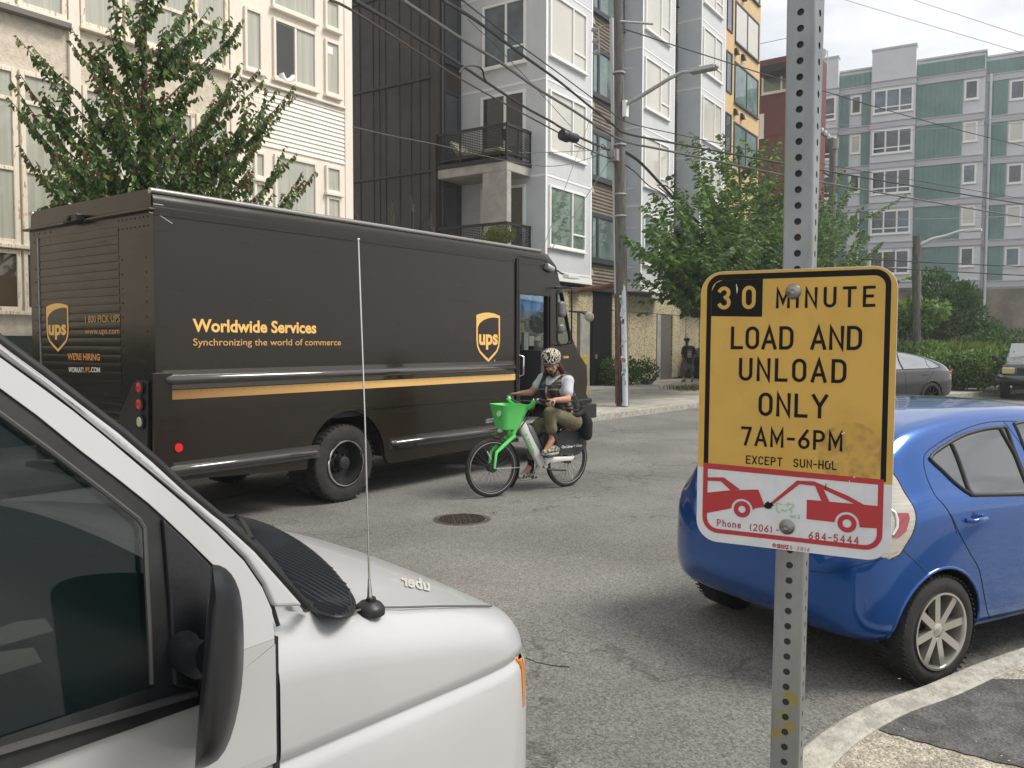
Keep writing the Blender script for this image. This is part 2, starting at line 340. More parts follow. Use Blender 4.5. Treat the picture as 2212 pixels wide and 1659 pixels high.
# ground floor: perforated tan panels
m_tan=M('tan_perforated_panel',(.50,.43,.29),.5,var=.05,vs_=2)
n,L,b=nodes_of(m_tan); src=b.inputs['Base Color'].links[0].from_socket
tc_=n.new('ShaderNodeTexCoord'); sx=n.new('ShaderNodeSeparateXYZ'); L.new(tc_.outputs['Object'],sx.inputs[0]); cb=n.new('ShaderNodeCombineXYZ'); ad=n.new('ShaderNodeMath'); ad.operation='ADD'; L.new(sx.outputs[0],ad.inputs[0]); L.new(sx.outputs[1],ad.inputs[1]); L.new(ad.outputs[0],cb.inputs[0]); L.new(sx.outputs[2],cb.inputs[1])
br=n.new('ShaderNodeTexBrick'); br.offset=0; br.inputs['Scale'].default_value=1; br.inputs['Brick Width'].default_value=.085; br.inputs['Row Height'].default_value=.05; br.inputs['Mortar Size'].default_value=.012; br.inputs['Mortar Smooth'].default_value=0
br.inputs['Color1'].default_value=(0,0,0,1); br.inputs['Color2'].default_value=(0,0,0,1); br.inputs['Mortar'].default_value=(1,1,1,1); L.new(cb.outputs[0],br.inputs[0])
sn=n.new('ShaderNodeVectorMath'); sn.operation='SNAP'; sn.inputs[1].default_value=(.085,.05,1); L.new(cb.outputs[0],sn.inputs[0]); wn=n.new('ShaderNodeTexWhiteNoise'); L.new(sn.outputs[0],wn.inputs[0])
nn=n.new('ShaderNodeTexNoise'); nn.inputs['Scale'].default_value=3.0; L.new(sn.outputs[0],nn.inputs[0]); a1=n.new('ShaderNodeMath'); a1.operation='MULTIPLY_ADD'; a1.inputs[1].default_value=1.1; L.new(nn.outputs[0],a1.inputs[0]); L.new(wn.outputs[0],a1.inputs[2])
gt=n.new('ShaderNodeMath'); gt.operation='LESS_THAN'; gt.inputs[1].default_value=1.27; L.new(a1.outputs[0],gt.inputs[0]); mxx=n.new('ShaderNodeMath'); mxx.operation='MAXIMUM'; L.new(gt.outputs[0],mxx.inputs[1]); L.new(br.outputs[0],mxx.inputs[0])
mc_=n.new('ShaderNodeMix'); mc_.data_type='RGBA'; mc_.inputs['A'].default_value=(.06,.05,.035,1); L.new(mxx.outputs[0],mc_.inputs['Factor']); L.new(src,mc_.inputs['B']); L.new(mc_.outputs['Result'],b.inputs['Base Color'])
GY=.75
mb=MB(); mb.box(-.02,24,GY+.15,9,.0,Z0-.01); mb.build('ground_floor_wall',m_conc2,wb)
mb=MB(); mb.box(0,3.6,GY-.6,GY+.5,Z0-.012-.02,Z0-.031); mb.build('soffit',m_black,wb)
def tanp(x0,x1,z0,z1,y=GY):
    mb=MB(); mb.box(x0,x1,y-.03,y+.12,z0,z1); mb.build('perforated_panel',m_tan,wb,bevel=.008,seg=1)
XA=lambda x,y=600,yy=GY: hit(wb,x,y,1,yy).x
ZA=lambda x,y,yy=GY: hit(wb,x,y,1,yy).z
zt=Z0-.15; zm=ZA(1400,677)
# left upper panel beside the truck cab, and the low one behind it
xl=XA(1279.5); tanp(xl-2.9,xl,ZA(1279,674),zt-.02); tanp(XA(1205),XA(1248),.3,ZA(1248,674)-.02,GY+.05)
tanp(XA(1149),XA(1203),.3,zt,GY-.45); mb=MB(); mb.box(XA(1136),XA(1148),GY-.5,GY,.15,zt); mb.build('entry_column',m_conc2,wb)
mb=MB(); mb.box(XA(1252),XA(1255)+.02,GY-.05,GY+.1,.15,ZA(1248,674)); mb.box(XA(1257),XA(1275),GY-.0,GY+.12,.15,ZA(1279,674)-.03); mb.build('entry_column',m_conc2,wb)
mb=MB()
xa,xb=XA(1281),XA(1320); mb.box(xa,xb,GY-.02,GY+.1,.15,zt)
for k in range(70): mb.box(xa,xb,GY-.035,GY-.021,.2+k*.05,.225+k*.05)
for k in range(24): mb.box(xa+k*(xb-xa)/24,xa+k*(xb-xa)/24+.012,GY-.045,GY-.036,.15,zt)
mb.build('mesh_gate',m_black,wb)
mb=MB(); mb.box(XA(1283),XA(1285.5),GY-.12,GY-.046,1.15,1.32); mb.build('gate_handle',M('steel_satin',(.5,.5,.5),.3,1),wb,bevel=.01)
xs=[XA(v) for v in (1322,1358.5,1393,1425,1453,1482,1510,1545)]
for p,q in zip(xs,xs[1:]): tanp(p+.01,q-.01,zm+.01,zt)
xs=[XA(v) for v in (1322,1358.5,1393,1418)]
for p,q in zip(xs,xs[1:]): tanp(p+.01,q-.01,.2,zm-.01)
tanp(XA(1453),XA(1481),.2,zm-.01); tanp(XA(1482.5),XA(1510),.2,zm-.01); tanp(XA(1512),XA(1545),.2,zm-.01)
mb=MB(); mb.box(XA(1427),XA(1450),GY-.02,GY+.1,.15,zm-.02); mb.build('service_door',M('door_grey',(.12,.11,.10),.6),wb)
mb=MB(); mb.box(XA(1418.5),XA(1426),GY-.06,GY+.1,.15,zm-.02); mb.build('door_jamb',m_conc2,wb)
# dark horizontal beam above the ground floor in the recesses
mb=MB(); mb.box(BW+.0,7.07,.55,.95,Z0-.14,Z0+.0); mb.build('steel_beam',M('blue_black_steel',(.03,.035,.05),.45),wb)
# ochre section with large windows
m_och=M('ochre_panel',(.58,.41,.21),.6,var=.08,vs_=2)
ox0,ox1=16.25,hit(wb,1643,100,1,0).x
mb=MB(); mb.box(ox0+.01,ox1,.02,9,Z0,26); mb.build('ochre_wall',m_och,wb)
b0=hit(wb,1588,90,1,0); b1=hit(wb,1588,222,1,0); xr=hit(wb,1640,128,1,0).x
OFH=b0.z-b1.z
t1=hit(wb,1587,131,1,0)
for k in range(-1,4):
    zz=b1.z+OFH*k
    window(wb,0,.02,b0.x,xr-.1,zz,zz+(t1.z-b1.z),m_dkframe,g_teal if k<=0 else g_pale,.09,(.5,),(),.05)
    window(wb,0,.02,ox0+.15,ox0+.95,zz+.25,zz+(t1.z-b1.z)+.2,m_dkframe,g_blue,.07,(),(),.05,sill=False)
    for xx in (ox0+1.3,ox0+2.3): mb=MB(); mb.prism([(xx,.02,zz-.6),(xx,.02,zz-.3),(xx,-.1,zz-.33),(xx,-.18,zz-.6)],(.25,0,0)); mb.build('wall_vent',m_black,wb)
# roof slab to close the block
mb=MB(); mb.box(-.0,ox1-.02,.9,9.5,23.9,24.3); mb.build('roof',m_gray,wb)
# corner balconies (left side of first bay)
slabR=hit(wb,1147,400,0,0); ys=slabR.y
cor=hit(wb,1095,345,1,ys); xl_=cor.x; yb=hit(wb,945,385,0,xl_).y
ztop=hit(wb,1095,338,1,ys).z; zf=hit(wb,1095,346,1,ys).z; zb=hit(wb,1095,372,1,ys).z
zbl=hit(wb,1147,383,0,0).z
def balcony(dz):
    mb=MB(); mb.box(xl_,-.005,ys,yb,zbl+dz,zf+dz); mb.build('balcony_slab',m_conc2,wb,bevel=.02)
    mb=MB(); mb.box(xl_-.03,-.004,ys-.03,yb,zf+dz+.002,zf+dz+.13); mb.build('balcony_fascia',m_black,wb)
    zr0,zr1=zf+dz+.13,zf+dz+.13+1.02
    mb=MB(); r=.03
    mb.box(xl_-.02,0,ys-.02,ys+.05,zr1-.09,zr1); mb.box(xl_-.021,xl_+.05,ys+.051,yb,zr1-.089,zr1-.001)
    mb.box(xl_-.01,0,ys-.01,ys+.03,zr0+.1,zr0+.14); mb.box(xl_-.011,xl_+.03,ys+.031,yb,zr0+.101,zr0+.139)
    for q in range(4):
        yy=ys+(yb-ys)*q/3.0-(.03 if q else 0); mb.box(xl_-.005,xl_+.04,yy,yy+.045,zr0-.001,zr1-.09)
    for q in range(1,3): xx=xl_*(1-q/2.0)-.05; mb.box(xx,xx+.045,ys-.005,ys+.04,zr0-.001,zr1-.09)
    mb.build('railing_frame',m_black,wb)
    mb=MB(); nz_=int((zr1-.1-zr0-.14)/.052)
    for q in range(nz_):
        z=zr0+.15+q*.052
        mb.box(xl_+.01,-.02,ys+.012,ys+.02,z,z+.024); mb.box(xl_+.012,xl_+.02,ys+.05,yb-.02,z,z+.024)
    q=0
    while xl_+q*.09<-.03: mb.box(xl_+q*.09,xl_+q*.09+.008,ys+.021,ys+.025,zr0+.14,zr1-.1); q+=1
    q=0
    while ys+.06+q*.09<yb: mb.box(xl_+.021,xl_+.025,ys+.06+q*.09,ys+.068+q*.09,zr0+.14,zr1-.1); q+=1
    mb.build('railing_mesh',m_black,wb)
    return zr0
zrail=balcony(0); balcony(-FH)
zq=zbl-.001
py0=ys; py1=hit(wb,1042,450,0,xl_).y; px1=hit(wb,1104.5,420,1,ys).x
mb=MB(); mb.box(xl_,px1,py0,py1,0,zbl-.002); mb.build('balcony_pillar',m_conc2,wb,bevel=.015)
# ---------------- dark metal building behind it ----------------
db=thing('metal_clad_building','dark brown metal clad building with standing seams between the cream and the white building','building',WA*22.8+WN*14.0,WR)
dy=3.34; dx=hit(db,940,200,1,dy).x; dback=12
mb=MB(); mb.box(dx,-.02,dy,dback,0,26); mb.build('wall',m_darkmetal,db)
mb=MB(); random.seed(3)
y=dy+.25
while y<dback:
    mb.box(dx-.03,dx+.002,y,y+.035,0,26); y+=random.choice((.28,.38,.5,.62))
mb.box(dx-.05,dx+.14,dy-.05,dy+.12,0,26)
for k in range(-1,8):
    z=hit(db,945,167,1,dy).z+ (k-2)*FH
    mb.box(dx-.055,dx+.01,dy+.1,dback,z-.04,z+.04)
mb.build('standing_seams',m_darkmetal,db,bevel=.006,seg=1)
mb=MB(); mb.box(dx+.28,dx+.36,dy-.08,dy-.002,0,26); mb.build('downpipe',M('pipe_slate',(.06,.07,.085),.4),db,bevel=.02)
for k in range(-3,4):
    zt_=hit(db,975,200,1,dy).z+FH*k; window(db,0,dy,dx+.45,-.12,zt_-2.1,zt_,m_dkframe,g_dark,.09,(),(),.05)
# ---------------- cream building ----------------
cr0=hit(thing('tmp','x','x',(0,13.6,0)),757,300,1,0).x
for o in list(COL.objects):
    if o.name.startswith('tmp'): unlink(o)
cb_=thing('weathered_building','cream rendered building with weathered window frames and a strip of clapboard','building',(cr0,13.6,0),rad(.2))
m_cream=M('cream_stucco',(.60,.53,.44),.9,var=.13,vs_=9,bump=.5,bs=30); m_cwood=M('cream_wood',(.74,.68,.60),.6,rgb2=(.66,.56,.46),vs_=3,lo=.25,hi=.45,stretch=(5,5,.8)); 
m_cside=M('cream_clapboard',(.76,.72,.66),.6,var=.06,vs_=3)
m_cworn=M('worn_cream_frame',(.74,.67,.57),.65,rgb2=(.42,.26,.15),vs_=5,lo=.36,hi=.44,stretch=(6,6,1.2))
H=lambda x,y: hit(cb_,x,y,1,0)
def D(x,y,ox,oy,s=.1736): return (ox+x*s,oy+y*s)
mb=MB(); mb.box(-30,0,.0,12,0,20); mb.build('wall',m_cream,cb_)
mb=MB(); mb.box(-30,.02,.3,12.3,20,20.4); mb.build('roof',m_gray,cb_)
xc=H(741.5,200).x; zl=H(741,231.8).z; zsb=H(742,354).z
xls=H(514,200).x
mb=MB(); mb.box(xc,.03,-.05,.5,0,20); mb.box(xls,H(466+.1736*270,190).x+.55,-.03,-.001,0,20)
mb.box(xls,xc-.001,-.035,-.002,zl-.0,20); mb.box(xls,xc-.001,-.036,-.003,0,zsb)
mb.box(xls,xc,-.09,-.037,zl-.05,zl); mb.box(xls,xc,-.06,-.038,zsb-.03,zsb)
mb.build('timber_facing',m_cwood,cb_,bevel=.008,seg=1)
mb=MB(); nb=13
for k in range(nb):
    z0=zsb+(zl-.05-zsb)*k/nb; z1=zsb+(zl-.05-zsb)*(k+1)/nb
    mb.prism([(xls,-.001,z0),(xls,-.035,z0),(xls,-.012,z1),(xls,-.001,z1)],(xc-xls,0,0))
mb.build('clapboard',m_cside,cb_)
def cw(tl,br,pane,cols=(),rows=(),frame=None,fw=.06,off=-.036,**k):
    a=H(*tl); b=H(*br); return window(cb_,0,off,a.x,b.x,b.z,a.z,frame or m_cwood,pane,fw,cols,rows,.05,**k)
cw((522.7,13),(563.5,161),g_cream); cw((585.2,37.3),(679.8,198),g_cream,(.5,)); cw((697.2,83.3),(731,213.5),g_cream); cw((697,-5),(730,72),g_cream); cw((582.6,-70),(679,52),g_cream)
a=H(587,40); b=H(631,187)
mb=MB(); mb.box(a.x+.05,b.x,-.058,-.054,b.z+.02,a.z-.07); op=mb.build('open_sash_shade',M('dark_room',(.06,.06,.06),.8),cb_)  # dark sheet painted in for the shade of the room behind the sash
mb=MB(); c0=H(601,160); c1=H(628,168); mb.tube([(c0.x+(c1.x-c0.x)*t,-.09,c0.z+(c1.z-c0.z)*t-.13*math.sin(PI*t**.8)) for t in [k/8 for k in range(9)]],.055,10); mb.build('white_hose',m_frame,op,smooth=60)
mb=MB(); a=H(698,98); b=H(715,120); mb.box(a.x,b.x,-.058,-.053,b.z,a.z); mb.build('paper_notice',m_frame,cb_)
cw((587.8,332.2),(680.7,480),g_cream); cw((699,356.5),(732.8,421.6),g_cream); cw((700.7,422.8),(732.8,490),g_cream); cw((544,325),(570,389.5),g_cream); cw((544,391),(570,480),g_cream)
# left part
za=H(144,47).z; zb_=H(144,176).z; zc=H(36,529).z; zt1=H(20,214).z; zt2=H(20,364).z
mb=MB()
for p,q in ((145.8,170),(493,520)): mb.box(H(p,100).x,H(q,110).x,-.06,-.001,0,20)
mb.build('pilaster',m_cwood,cb_,bevel=.01)
colsx=[(-120,-60),(-58,31),(37,143),(173,262),(268,415),(419,491)]
for (p,q) in colsx:
    x0=H(p,100).x; x1=H(q,100).x
    window(cb_,0,-.001,x0,x1,zc,zb_,m_cworn,g_cream,.075,(),(((zt1-zc)/(zb_-zc),0,1),((zt2-zc)/(zb_-zc),0,1)),.05)
    window(cb_,0,-.001,x0,x1,za,za+3.4,m_cworn,g_cream,.075,(),((.22,0,1),),.05)
    if p<100: window(cb_,0,-.001,x0,x1,zc-1.0,zc-.08,m_cworn,glass('pane_brown',(.10,.08,.05),(.05,.04,.03)),.06,(),(),.04)
mb=MB(); mb.box(H(-60,20).x,H(144,50).x,-.16,-.002,za-.14,za-.062); mb.build('window_ledge',M('ledge_grey',(.16,.15,.145),.7),cb_)
mb=MB(); mb.box(-30,.02,-.05,-.001,0,H(20,725).z); mb.build('plinth',M('plinth_green',(.03,.045,.04),.6),cb_)
# ---------------- red building ----------------
m_red=M('red_panel',(.15,.048,.044),.6,var=.08,vs_=2)
RX=52.0
rp=plane(1642,740,(1,0,0),RX)
rb=thing('red_building','dark red panel building with a flat overhanging roof behind the steel sign post','building',(RX,rp.y,0))
H2=lambda x,y: hit(rb,x,y,0,0)
yl=H2(1600,300).y; yr=H2(1752,300).y; ztr=H2(1680,124).z
mb=MB(); mb.box(0,3,yr,yl,0,ztr); mb.build('wall',m_red,rb)
zo=H2(1690,152).z; mb=MB(); mb.box(-1.2,.5,yr-.3,H2(1652,150).y,zo-.35,zo+.1); mb.build('roof_overhang',m_black,rb)
w0=H2(1646,170); w1=H2(1694,197); window(rb,1,0,yr,w0.y,w1.z,w1.z+1.6,m_frame,g_teal,.12,(.35,.6),(),.05)
w0=H2(1641,247); w1=H2(1650,298); window(rb,1,0,w1.y,w0.y,w1.z,w0.z,m_frame,g_dark,.15,(),(),.05)
mb=MB()
for k in range(7): mb.box(-.01,0,yr,yl,3+k*2.9,3.03+k*2.9)
mb.build('panel_joints',m_darkmetal,rb)
mb=MB(); q=H2(1782,136); mb.cyl((.5,q.y,q.z-.5),(.5,q.y,q.z+.9),.03); mb.lathe((.3,q.y+.3,q.z+.6),(-1,.2,.2),[(0,.05),(.05,.25),(.1,.38)],16); mb.build('satellite_dish',M('pale_grey',(.6,.6,.6),.5),rb)
# ---------------- green building ----------------
ga=rad(-84.3)
gp=dep(2122,300,58.5)
gb=thing('green_building','teal green and white ribbed apartment building with bay windows at the street end','building',(gp.x,gp.y,0),ga)
m_green=M('teal_ribbed',(.18,.29,.27),.55,var=.12,vs_=.6); m_gw=M('pale_panel',(.60,.61,.63),.6,var=.05,vs_=1); m_gband=M('grey_band',(.5,.5,.53),.6); m_gconc=M('stained_wall',(.25,.215,.17),.85,var=.3,vs_=.8)
HG=lambda x,y,v=0: hit(gb,x,y,1,v)
gx=lambda x,v=0: HG(1773+x*.1984,400,v).x
gzz=lambda x,y,v=0: HG(1773+x*.1984,82.3+y*.1984,v).z
zc0=gzz(1755,345); GF=(gzz(1755,345)-gzz(1715,2630))/5.0; ztop_=gzz(1755,150)
YR=1.6; BY=-.75
x_c=gx(1755); xL=gx(-900); xR=gx(2900,YR)
ztp=ztop_
mb=MB(); mb.box(xL,x_c,0,14,0,ztp); mb.box(x_c+.001,xR,YR,14,0,ztp-.0); wl=mb.build('wall',m_gw,gb)
zb0=zc0-5*GF-.1
mb=MB(); mb.box(xL,x_c+.02,-.06,-.001,0,zb0-.5); mb.box(x_c+.02,xR,YR-.06,YR-.001,0,zb0-.5); mb.build('ground_floor',m_gconc,gb)
mb=MB()
for k in range(6):
    z1=zc0-GF*k; z0=z1-.48
    mb.box(xL,x_c+.05,-.12,-.0,z0,z1); mb.box(x_c+.051,xR,YR-.12,YR,z0,z1)
    mb.box(xL,x_c+.07,-.18,-.121,z1-.06,z1); mb.box(x_c+.071,xR,YR-.18,YR-.121,z1-.06,z1)
mb.build('floor_band',m_gband,gb)
def ribs(x0,x1,y,z0,z1,st=.3):
    mb=MB(); mb.box(x0,x1,y-.05,y-.001,z0,z1); x=x0
    while x<x1-.05: mb.box(x,x+.05,y-.09,y-.051,z0,z1); x+=st
    mb.build('ribbed_cladding',m_green,gb)
def gwin(x0,x1,y,z0,z1,cols=(),rows=(),pane=None,**k): window(gb,0,y,x0,x1,z0,z1,m_frame,pane or random.choice((g_blue,g_dark,g_blue,g_pale)),.12,cols,rows,.06,**k)
bayx=[(gx(530,BY),gx(1005,BY)),(gx(-260,BY),gx(165,BY))]
ribs(gx(1020),x_c,0,zc0,ztp-.25,.34); ribs(gx(190),gx(525),0,zc0,ztp-.25-.0,.34); ribs(x_c+.1,xR,YR,zc0,ztp-.25,.34)
for k in range(5):
    zt=zc0-GF*k-.48; zb=zt-(GF-.48)
    ribs(gx(1020),gx(1520),0,zb,zt); ribs(gx(175),gx(295),0,zb,zt); ribs(gx(430),gx(520),0,zb,zt)
    ribs(gx(1800,YR),gx(2010,YR),YR,zb,zt)
    gwin(gx(1535),gx(1690),0,zb+.95,zt-.12); gwin(gx(310),gx(425),0,zb+.95,zt-.12); gwin(gx(2025,YR),gx(2195,YR),YR,zb+.95,zt-.12); gwin(gx(2500,YR),gx(2680,YR),YR,zb+.95,zt-.12)
    for (a,b) in bayx:
        gwin(a+.12,b-.12,BY,zb+.55,zt-.15,(.335,.665),((.25,0,.335),(.25,.335,.665),(.25,.665,1)),pane=random.choice((g_dark,g_blue)))
for (a,b) in bayx:
    mb=MB(); mb.box(a,b,BY,-.001,zc0-5*GF-.1,zc0+2.2); mb.build('bay_wall',m_gw,gb)
    mb=MB(); mb.box(a-.05,b+.05,BY-.05,-.02,zc0+2.2,zc0+2.35); mb.build('bay_coping',m_gband,gb)
    for k in range(6):
        mb=MB(); z1=zc0-GF*k; mb.box(a-.06,b+.06,BY-.07,-.13,z1-.48,z1-.43); mb.box(a-.08,b+.08,BY-.1,-.19,z1-.06,z1)
        mb.box(a-.03,b+.03,BY-.04,-.13,z1-.42,z1-.07); mb.build('bay_band',m_gband,gb)
mb=MB(); mb.box(xL,x_c+.1,-.12,14.1,ztp,ztp+.12); mb.box(x_c+.101,xR,YR-.12,14.1,ztp-.0,ztp+.12); mb.build('roof_coping',m_gw,gb)
mb=MB(); mb.cyl((x_c+.35,YR-.25,0),(x_c+.35,YR-.25,zc0),.09); mb.build('downpipe',m_gw,gb)
random.seed(11)
# ---------------- wheels ----------------
m_tyre=M('tyre_rubber',(.022,.022,.022),.75,var=.3,vs_=9,bump=.2,bs=40); m_steel=M('galvanised',(.42,.43,.43),.45,.7,var=.2,vs_=6); m_chrome=M('chrome',(.75,.75,.75),.12,1); m_rubber=M('black_rubber',(.018,.018,.02),.6)
def wheel(par,c,r,wd,rr,side=-1,style='steel',tread=44,rimmat=None,label=None):
    # axle along local y; side=-1: outer face towards -y
    c=Vector(c); ax=Vector((0,side,0)); mb=MB()
    prof=[(-wd/2,rr*1.0),(-wd/2,rr*1.12),(-wd/2-.0,r*.86),(-wd/2+.012,r*.955),(-wd/2+.035,r*.992),(-wd*.2,r),(wd*.2,r),(wd/2-.035,r*.992),(wd/2-.012,r*.955),(wd/2,r*.86),(wd/2-.0,rr*1.12),(wd/2-.012,rr*1.0)]
    rings=[mb.circ(c+ax*a,ax,q,64) for a,q in prof]; mb.loft(rings,caps=False)
    u=ax.orthogonal().normalized(); w_=ax.cross(u)
    for k in range(tread*2):
        an=2*PI*k/(tread*2); d=u*math.cos(an)+w_*math.sin(an); t=-u*math.sin(an)+w_*math.cos(an)
        a0,a1=((-wd*.47,-wd*.08) if k%2 else (wd*.08,wd*.47)); hw=PI*r/(tread*2)*.62
        p=[c+d*(r*.986)+t*s1*hw+ax*a for s1,a in ((-1,a0),(1,a0),(1,a1),(-1,a1))]; mb.prism(p,d*(r*.020))
    ty=mb.build('tyre',m_tyre,par,smooth=35)
    mb=MB(); o=wd/2
    if style=='dual':
        mb.loft([mb.circ(c+ax*a,ax,q,48) for a,q in ((o-.012,rr*1.0),(o+.006,rr*1.02),(o+.008,rr*.97),(o-.01,rr*.93),(o-.16,rr*.82),(o-.17,rr*.5),(o-.13,rr*.42),(o-.12,rr*.30),(o-.02,rr*.28),(o-.01,rr*.2),(o-.01,.001))],caps=False)
        for k in range(8):
            an=2*PI*k/8; q=c+ax*(o-.14)+(u*math.cos(an)+w_*math.sin(an))*rr*.40; mb.cyl(q,q+ax*.04,.016,n=6)
        rim=mb.build('rim',M('truck_rim_black',(.03,.03,.032),.35,.3),par,smooth=40)
        mb=MB(); mb.loft([mb.circ(c+ax*a,ax,q,48) for a,q in ((o+.004,rr*1.03),(o+.013,rr*1.01),(o+.013,rr*.955),(o-.004,rr*.935),(o+.0,rr*1.03))],caps=False); mb.build('trim_ring',m_chrome,rim,smooth=50)
    else:
        rm=rimmat or M('alloy_silver',(.55,.54,.5),.32,.8)
        mb.loft([mb.circ(c+ax*a,ax,q,48) for a,q in ((o-.012,rr*1.0),(o+.003,rr*1.02),(o+.003,rr*.965),(o-.02,rr*.93),(-o*.6,rr*.90),(-o*.6,rr*.9))],caps=False)
        mb.lathe(c+ax*(o-.055),ax,[(0,.001),(0,rr*.26),(.03,rr*.25),(.04,rr*.16),(.045,.001)],24)
        ns={'eight':8,'five':5,'ten':10}[style]
        for k in range(ns):
            an=2*PI*k/ns+.15; d=u*math.cos(an)+w_*math.sin(an); t=-u*math.sin(an)+w_*math.cos(an); h0,h1=(rr*.10,rr*.135) if ns<10 else (rr*.06,rr*.07)
            A=[c+d*rr*.2+t*q*h0+ax*(o-.018) for q in (-1,1)]+[c+d*rr*.2+t*h0*.7+ax*(o-.06),c+d*rr*.2-t*h0*.7+ax*(o-.06)]
            Bq=[c+d*rr*.955+t*q*h1*.75+ax*(o-.006) for q in (-1,1)]+[c+d*rr*.955+t*h1*.6+ax*(o-.055),c+d*rr*.955-t*h1*.6+ax*(o-.055)]
            mb.loft([A,Bq])
        for k in range(5):
            an=2*PI*k/5; q=c+ax*(o-.03)+(u*math.cos(an)+w_*math.sin(an))*rr*.17; mb.cyl(q,q+ax*.012,.009,n=6)
        rim=mb.build('rim',rm,par,smooth=30)
        mb=MB(); mb.lathe(c+ax*(-o*.4),ax,[(0,.001),(0,rr*.86),(.01,rr*.86),(.01,.001)],32); mb.cyl(c-ax*o*.35,c+ax*(o-.07),rr*.5,n=24); mb.build('brake_disc',M('brake_dark',(.05,.05,.05),.5,.5),rim)
    return ty
# ---------------- delivery truck ----------------
m_bp=M('truck_brown',(.014,.0098,.006),.25,var=.05,vs_=2,coat=.0,spec=.55,stretch=(1,1,9)); n,L,b_=nodes_of(m_bp); tcb=n.new('ShaderNodeTexCoord'); mpb=n.new('ShaderNodeMapping'); mpb.inputs['Scale'].default_value=(.5,.5,9); nb_=n.new('ShaderNodeTexNoise'); nb_.inputs['Scale'].default_value=3; nb_.inputs['Detail'].default_value=8; L.new(tcb.outputs['Object'],mpb.inputs[0]); L.new(mpb.outputs[0],nb_.inputs[0])
mrb=n.new('ShaderNodeMapRange'); mrb.inputs['From Min'].default_value=.3; mrb.inputs['From Max'].default_value=.7; mrb.inputs['To Min'].default_value=.19; mrb.inputs['To Max'].default_value=.28; L.new(nb_.outputs[0],mrb.inputs['Value']); L.new(mrb.outputs[0],b_.inputs['Roughness'])
nc_=n.new('ShaderNodeTexNoise'); nc_.inputs['Scale'].default_value=1.1; nc_.inputs['Detail'].default_value=2; L.new(tcb.outputs['Object'],nc_.inputs[0]); bpb=n.new('ShaderNodeBump'); bpb.inputs['Strength'].default_value=.25; bpb.inputs['Distance'].default_value=.05; L.new(nc_.outputs[0],bpb.inputs['Height']); L.new(bpb.outputs[0],b_.inputs['Normal'])
m_gold=M('gold_decal',(.78,.47,.14),.45); m_goldd=M('gold_dull',(.58,.32,.10),.5); m_whd=M('white_decal',(.75,.75,.72),.5)
m_bk2=M('truck_black',(.014,.013,.013),.4); m_int=M('cab_interior',(.05,.05,.05),.7)
tr=thing('delivery_truck','boxy dark brown delivery truck with gold lettering and an open cab door','truck',(4.06,6.80,0),rad(-.7))
T=lambda x,y: hit(tr,x,y,1,0); TR=lambda x,y,v=0: hit(tr,x,y,0,v)
W=2.34; ZR=T(325,404).z; xd0=T(1116,700).x; xe=T(1176,560).x
TRr=.13
def trprof(x,z0,zr,w0=0,w1=W):
    p=[(x,w0,z0)]
    for k in range(7): a=PI/2*k/6; p.append((x,w0+TRr-TRr*math.cos(a),zr-TRr+TRr*math.sin(a)))
    for k in range(7): a=PI/2*(1-k/6.); p.append((x,w1-TRr+TRr*math.cos(a),zr-TRr+TRr*math.sin(a)))
    p.append((x,w1,z0)); return p
zc_=1.0
mb=MB(); mb.loft([trprof(0.012,zc_,ZR),trprof(xd0,zc_,ZR)]); body=mb.build('cargo_body',m_bp,tr,smooth=25)
# lower side skirts with the wheel arch
wc=T(752,1003); wc.z=.425; AR=.56
def arch_side(x0,x1,zb0,zb1,zb2,zb3):
    pts=[(x0,zc_-.001),(x0,zb0),(wc.x-AR-.03,zb1)]
    pts+=[(wc.x-AR*math.cos(a),.44+AR*math.sin(a)) for a in [PI*k/16 for k in range(17)]]
    pts+=[(wc.x+AR+.06,zb2),(x1-.06,zb3),(x1,zb3+.07),(x1,zc_-.001)]; return pts
zs=[T(375,1036).z,T(690,1010).z,T(850,1000).z,T(1070,962).z]
o2=arch_side(0.012,xd0,*zs)
mb=MB(); mb.prism([(x,.0,z) for x,z in o2],(0,.05,0)); mb.prism([(x,W-.05,z) for x,z in o2],(0,.05,0)); mb.box(.012,.06,.051,W-.051,.55,zc_-.002)
mb.build('side_skirt',m_bp,tr,smooth=20)
mb=MB(); mb.loft([[(wc.x-AR*math.cos(a),yy,.44+AR*math.sin(a)) for a in [PI*k/16 for k in range(17)]] for yy in (.052,.72)],closed=False)
mb.box(.1,6.6,.5,W-.5,.5,.72); mb.box(.1,xd0,.06,W-.06,.93,.99)
mb.build('chassis',m_bk2,tr)
mb=MB(); e0=T(620,1024); mb.cyl((1.15,.42,.5),(1.62,.3,.44),.045); mb.build('exhaust_pipe',m_steel,tr)
# roof edge extrusion
mb=MB()
for yy in (.045,W-.045):
    mb.tube([(-.0,yy,ZR-.02),(xe-.05,yy,ZR-.02)],.028,8)
mb.build('roof_rail',M('worn_aluminium',(.35,.34,.33),.25,.9),tr,smooth=60)
mb=MB(); mb.box(.0,xe,-.006,-.0005,ZR-.235,ZR-.16); 
mb.build('cornice_strip',m_bp,tr,bevel=.002)
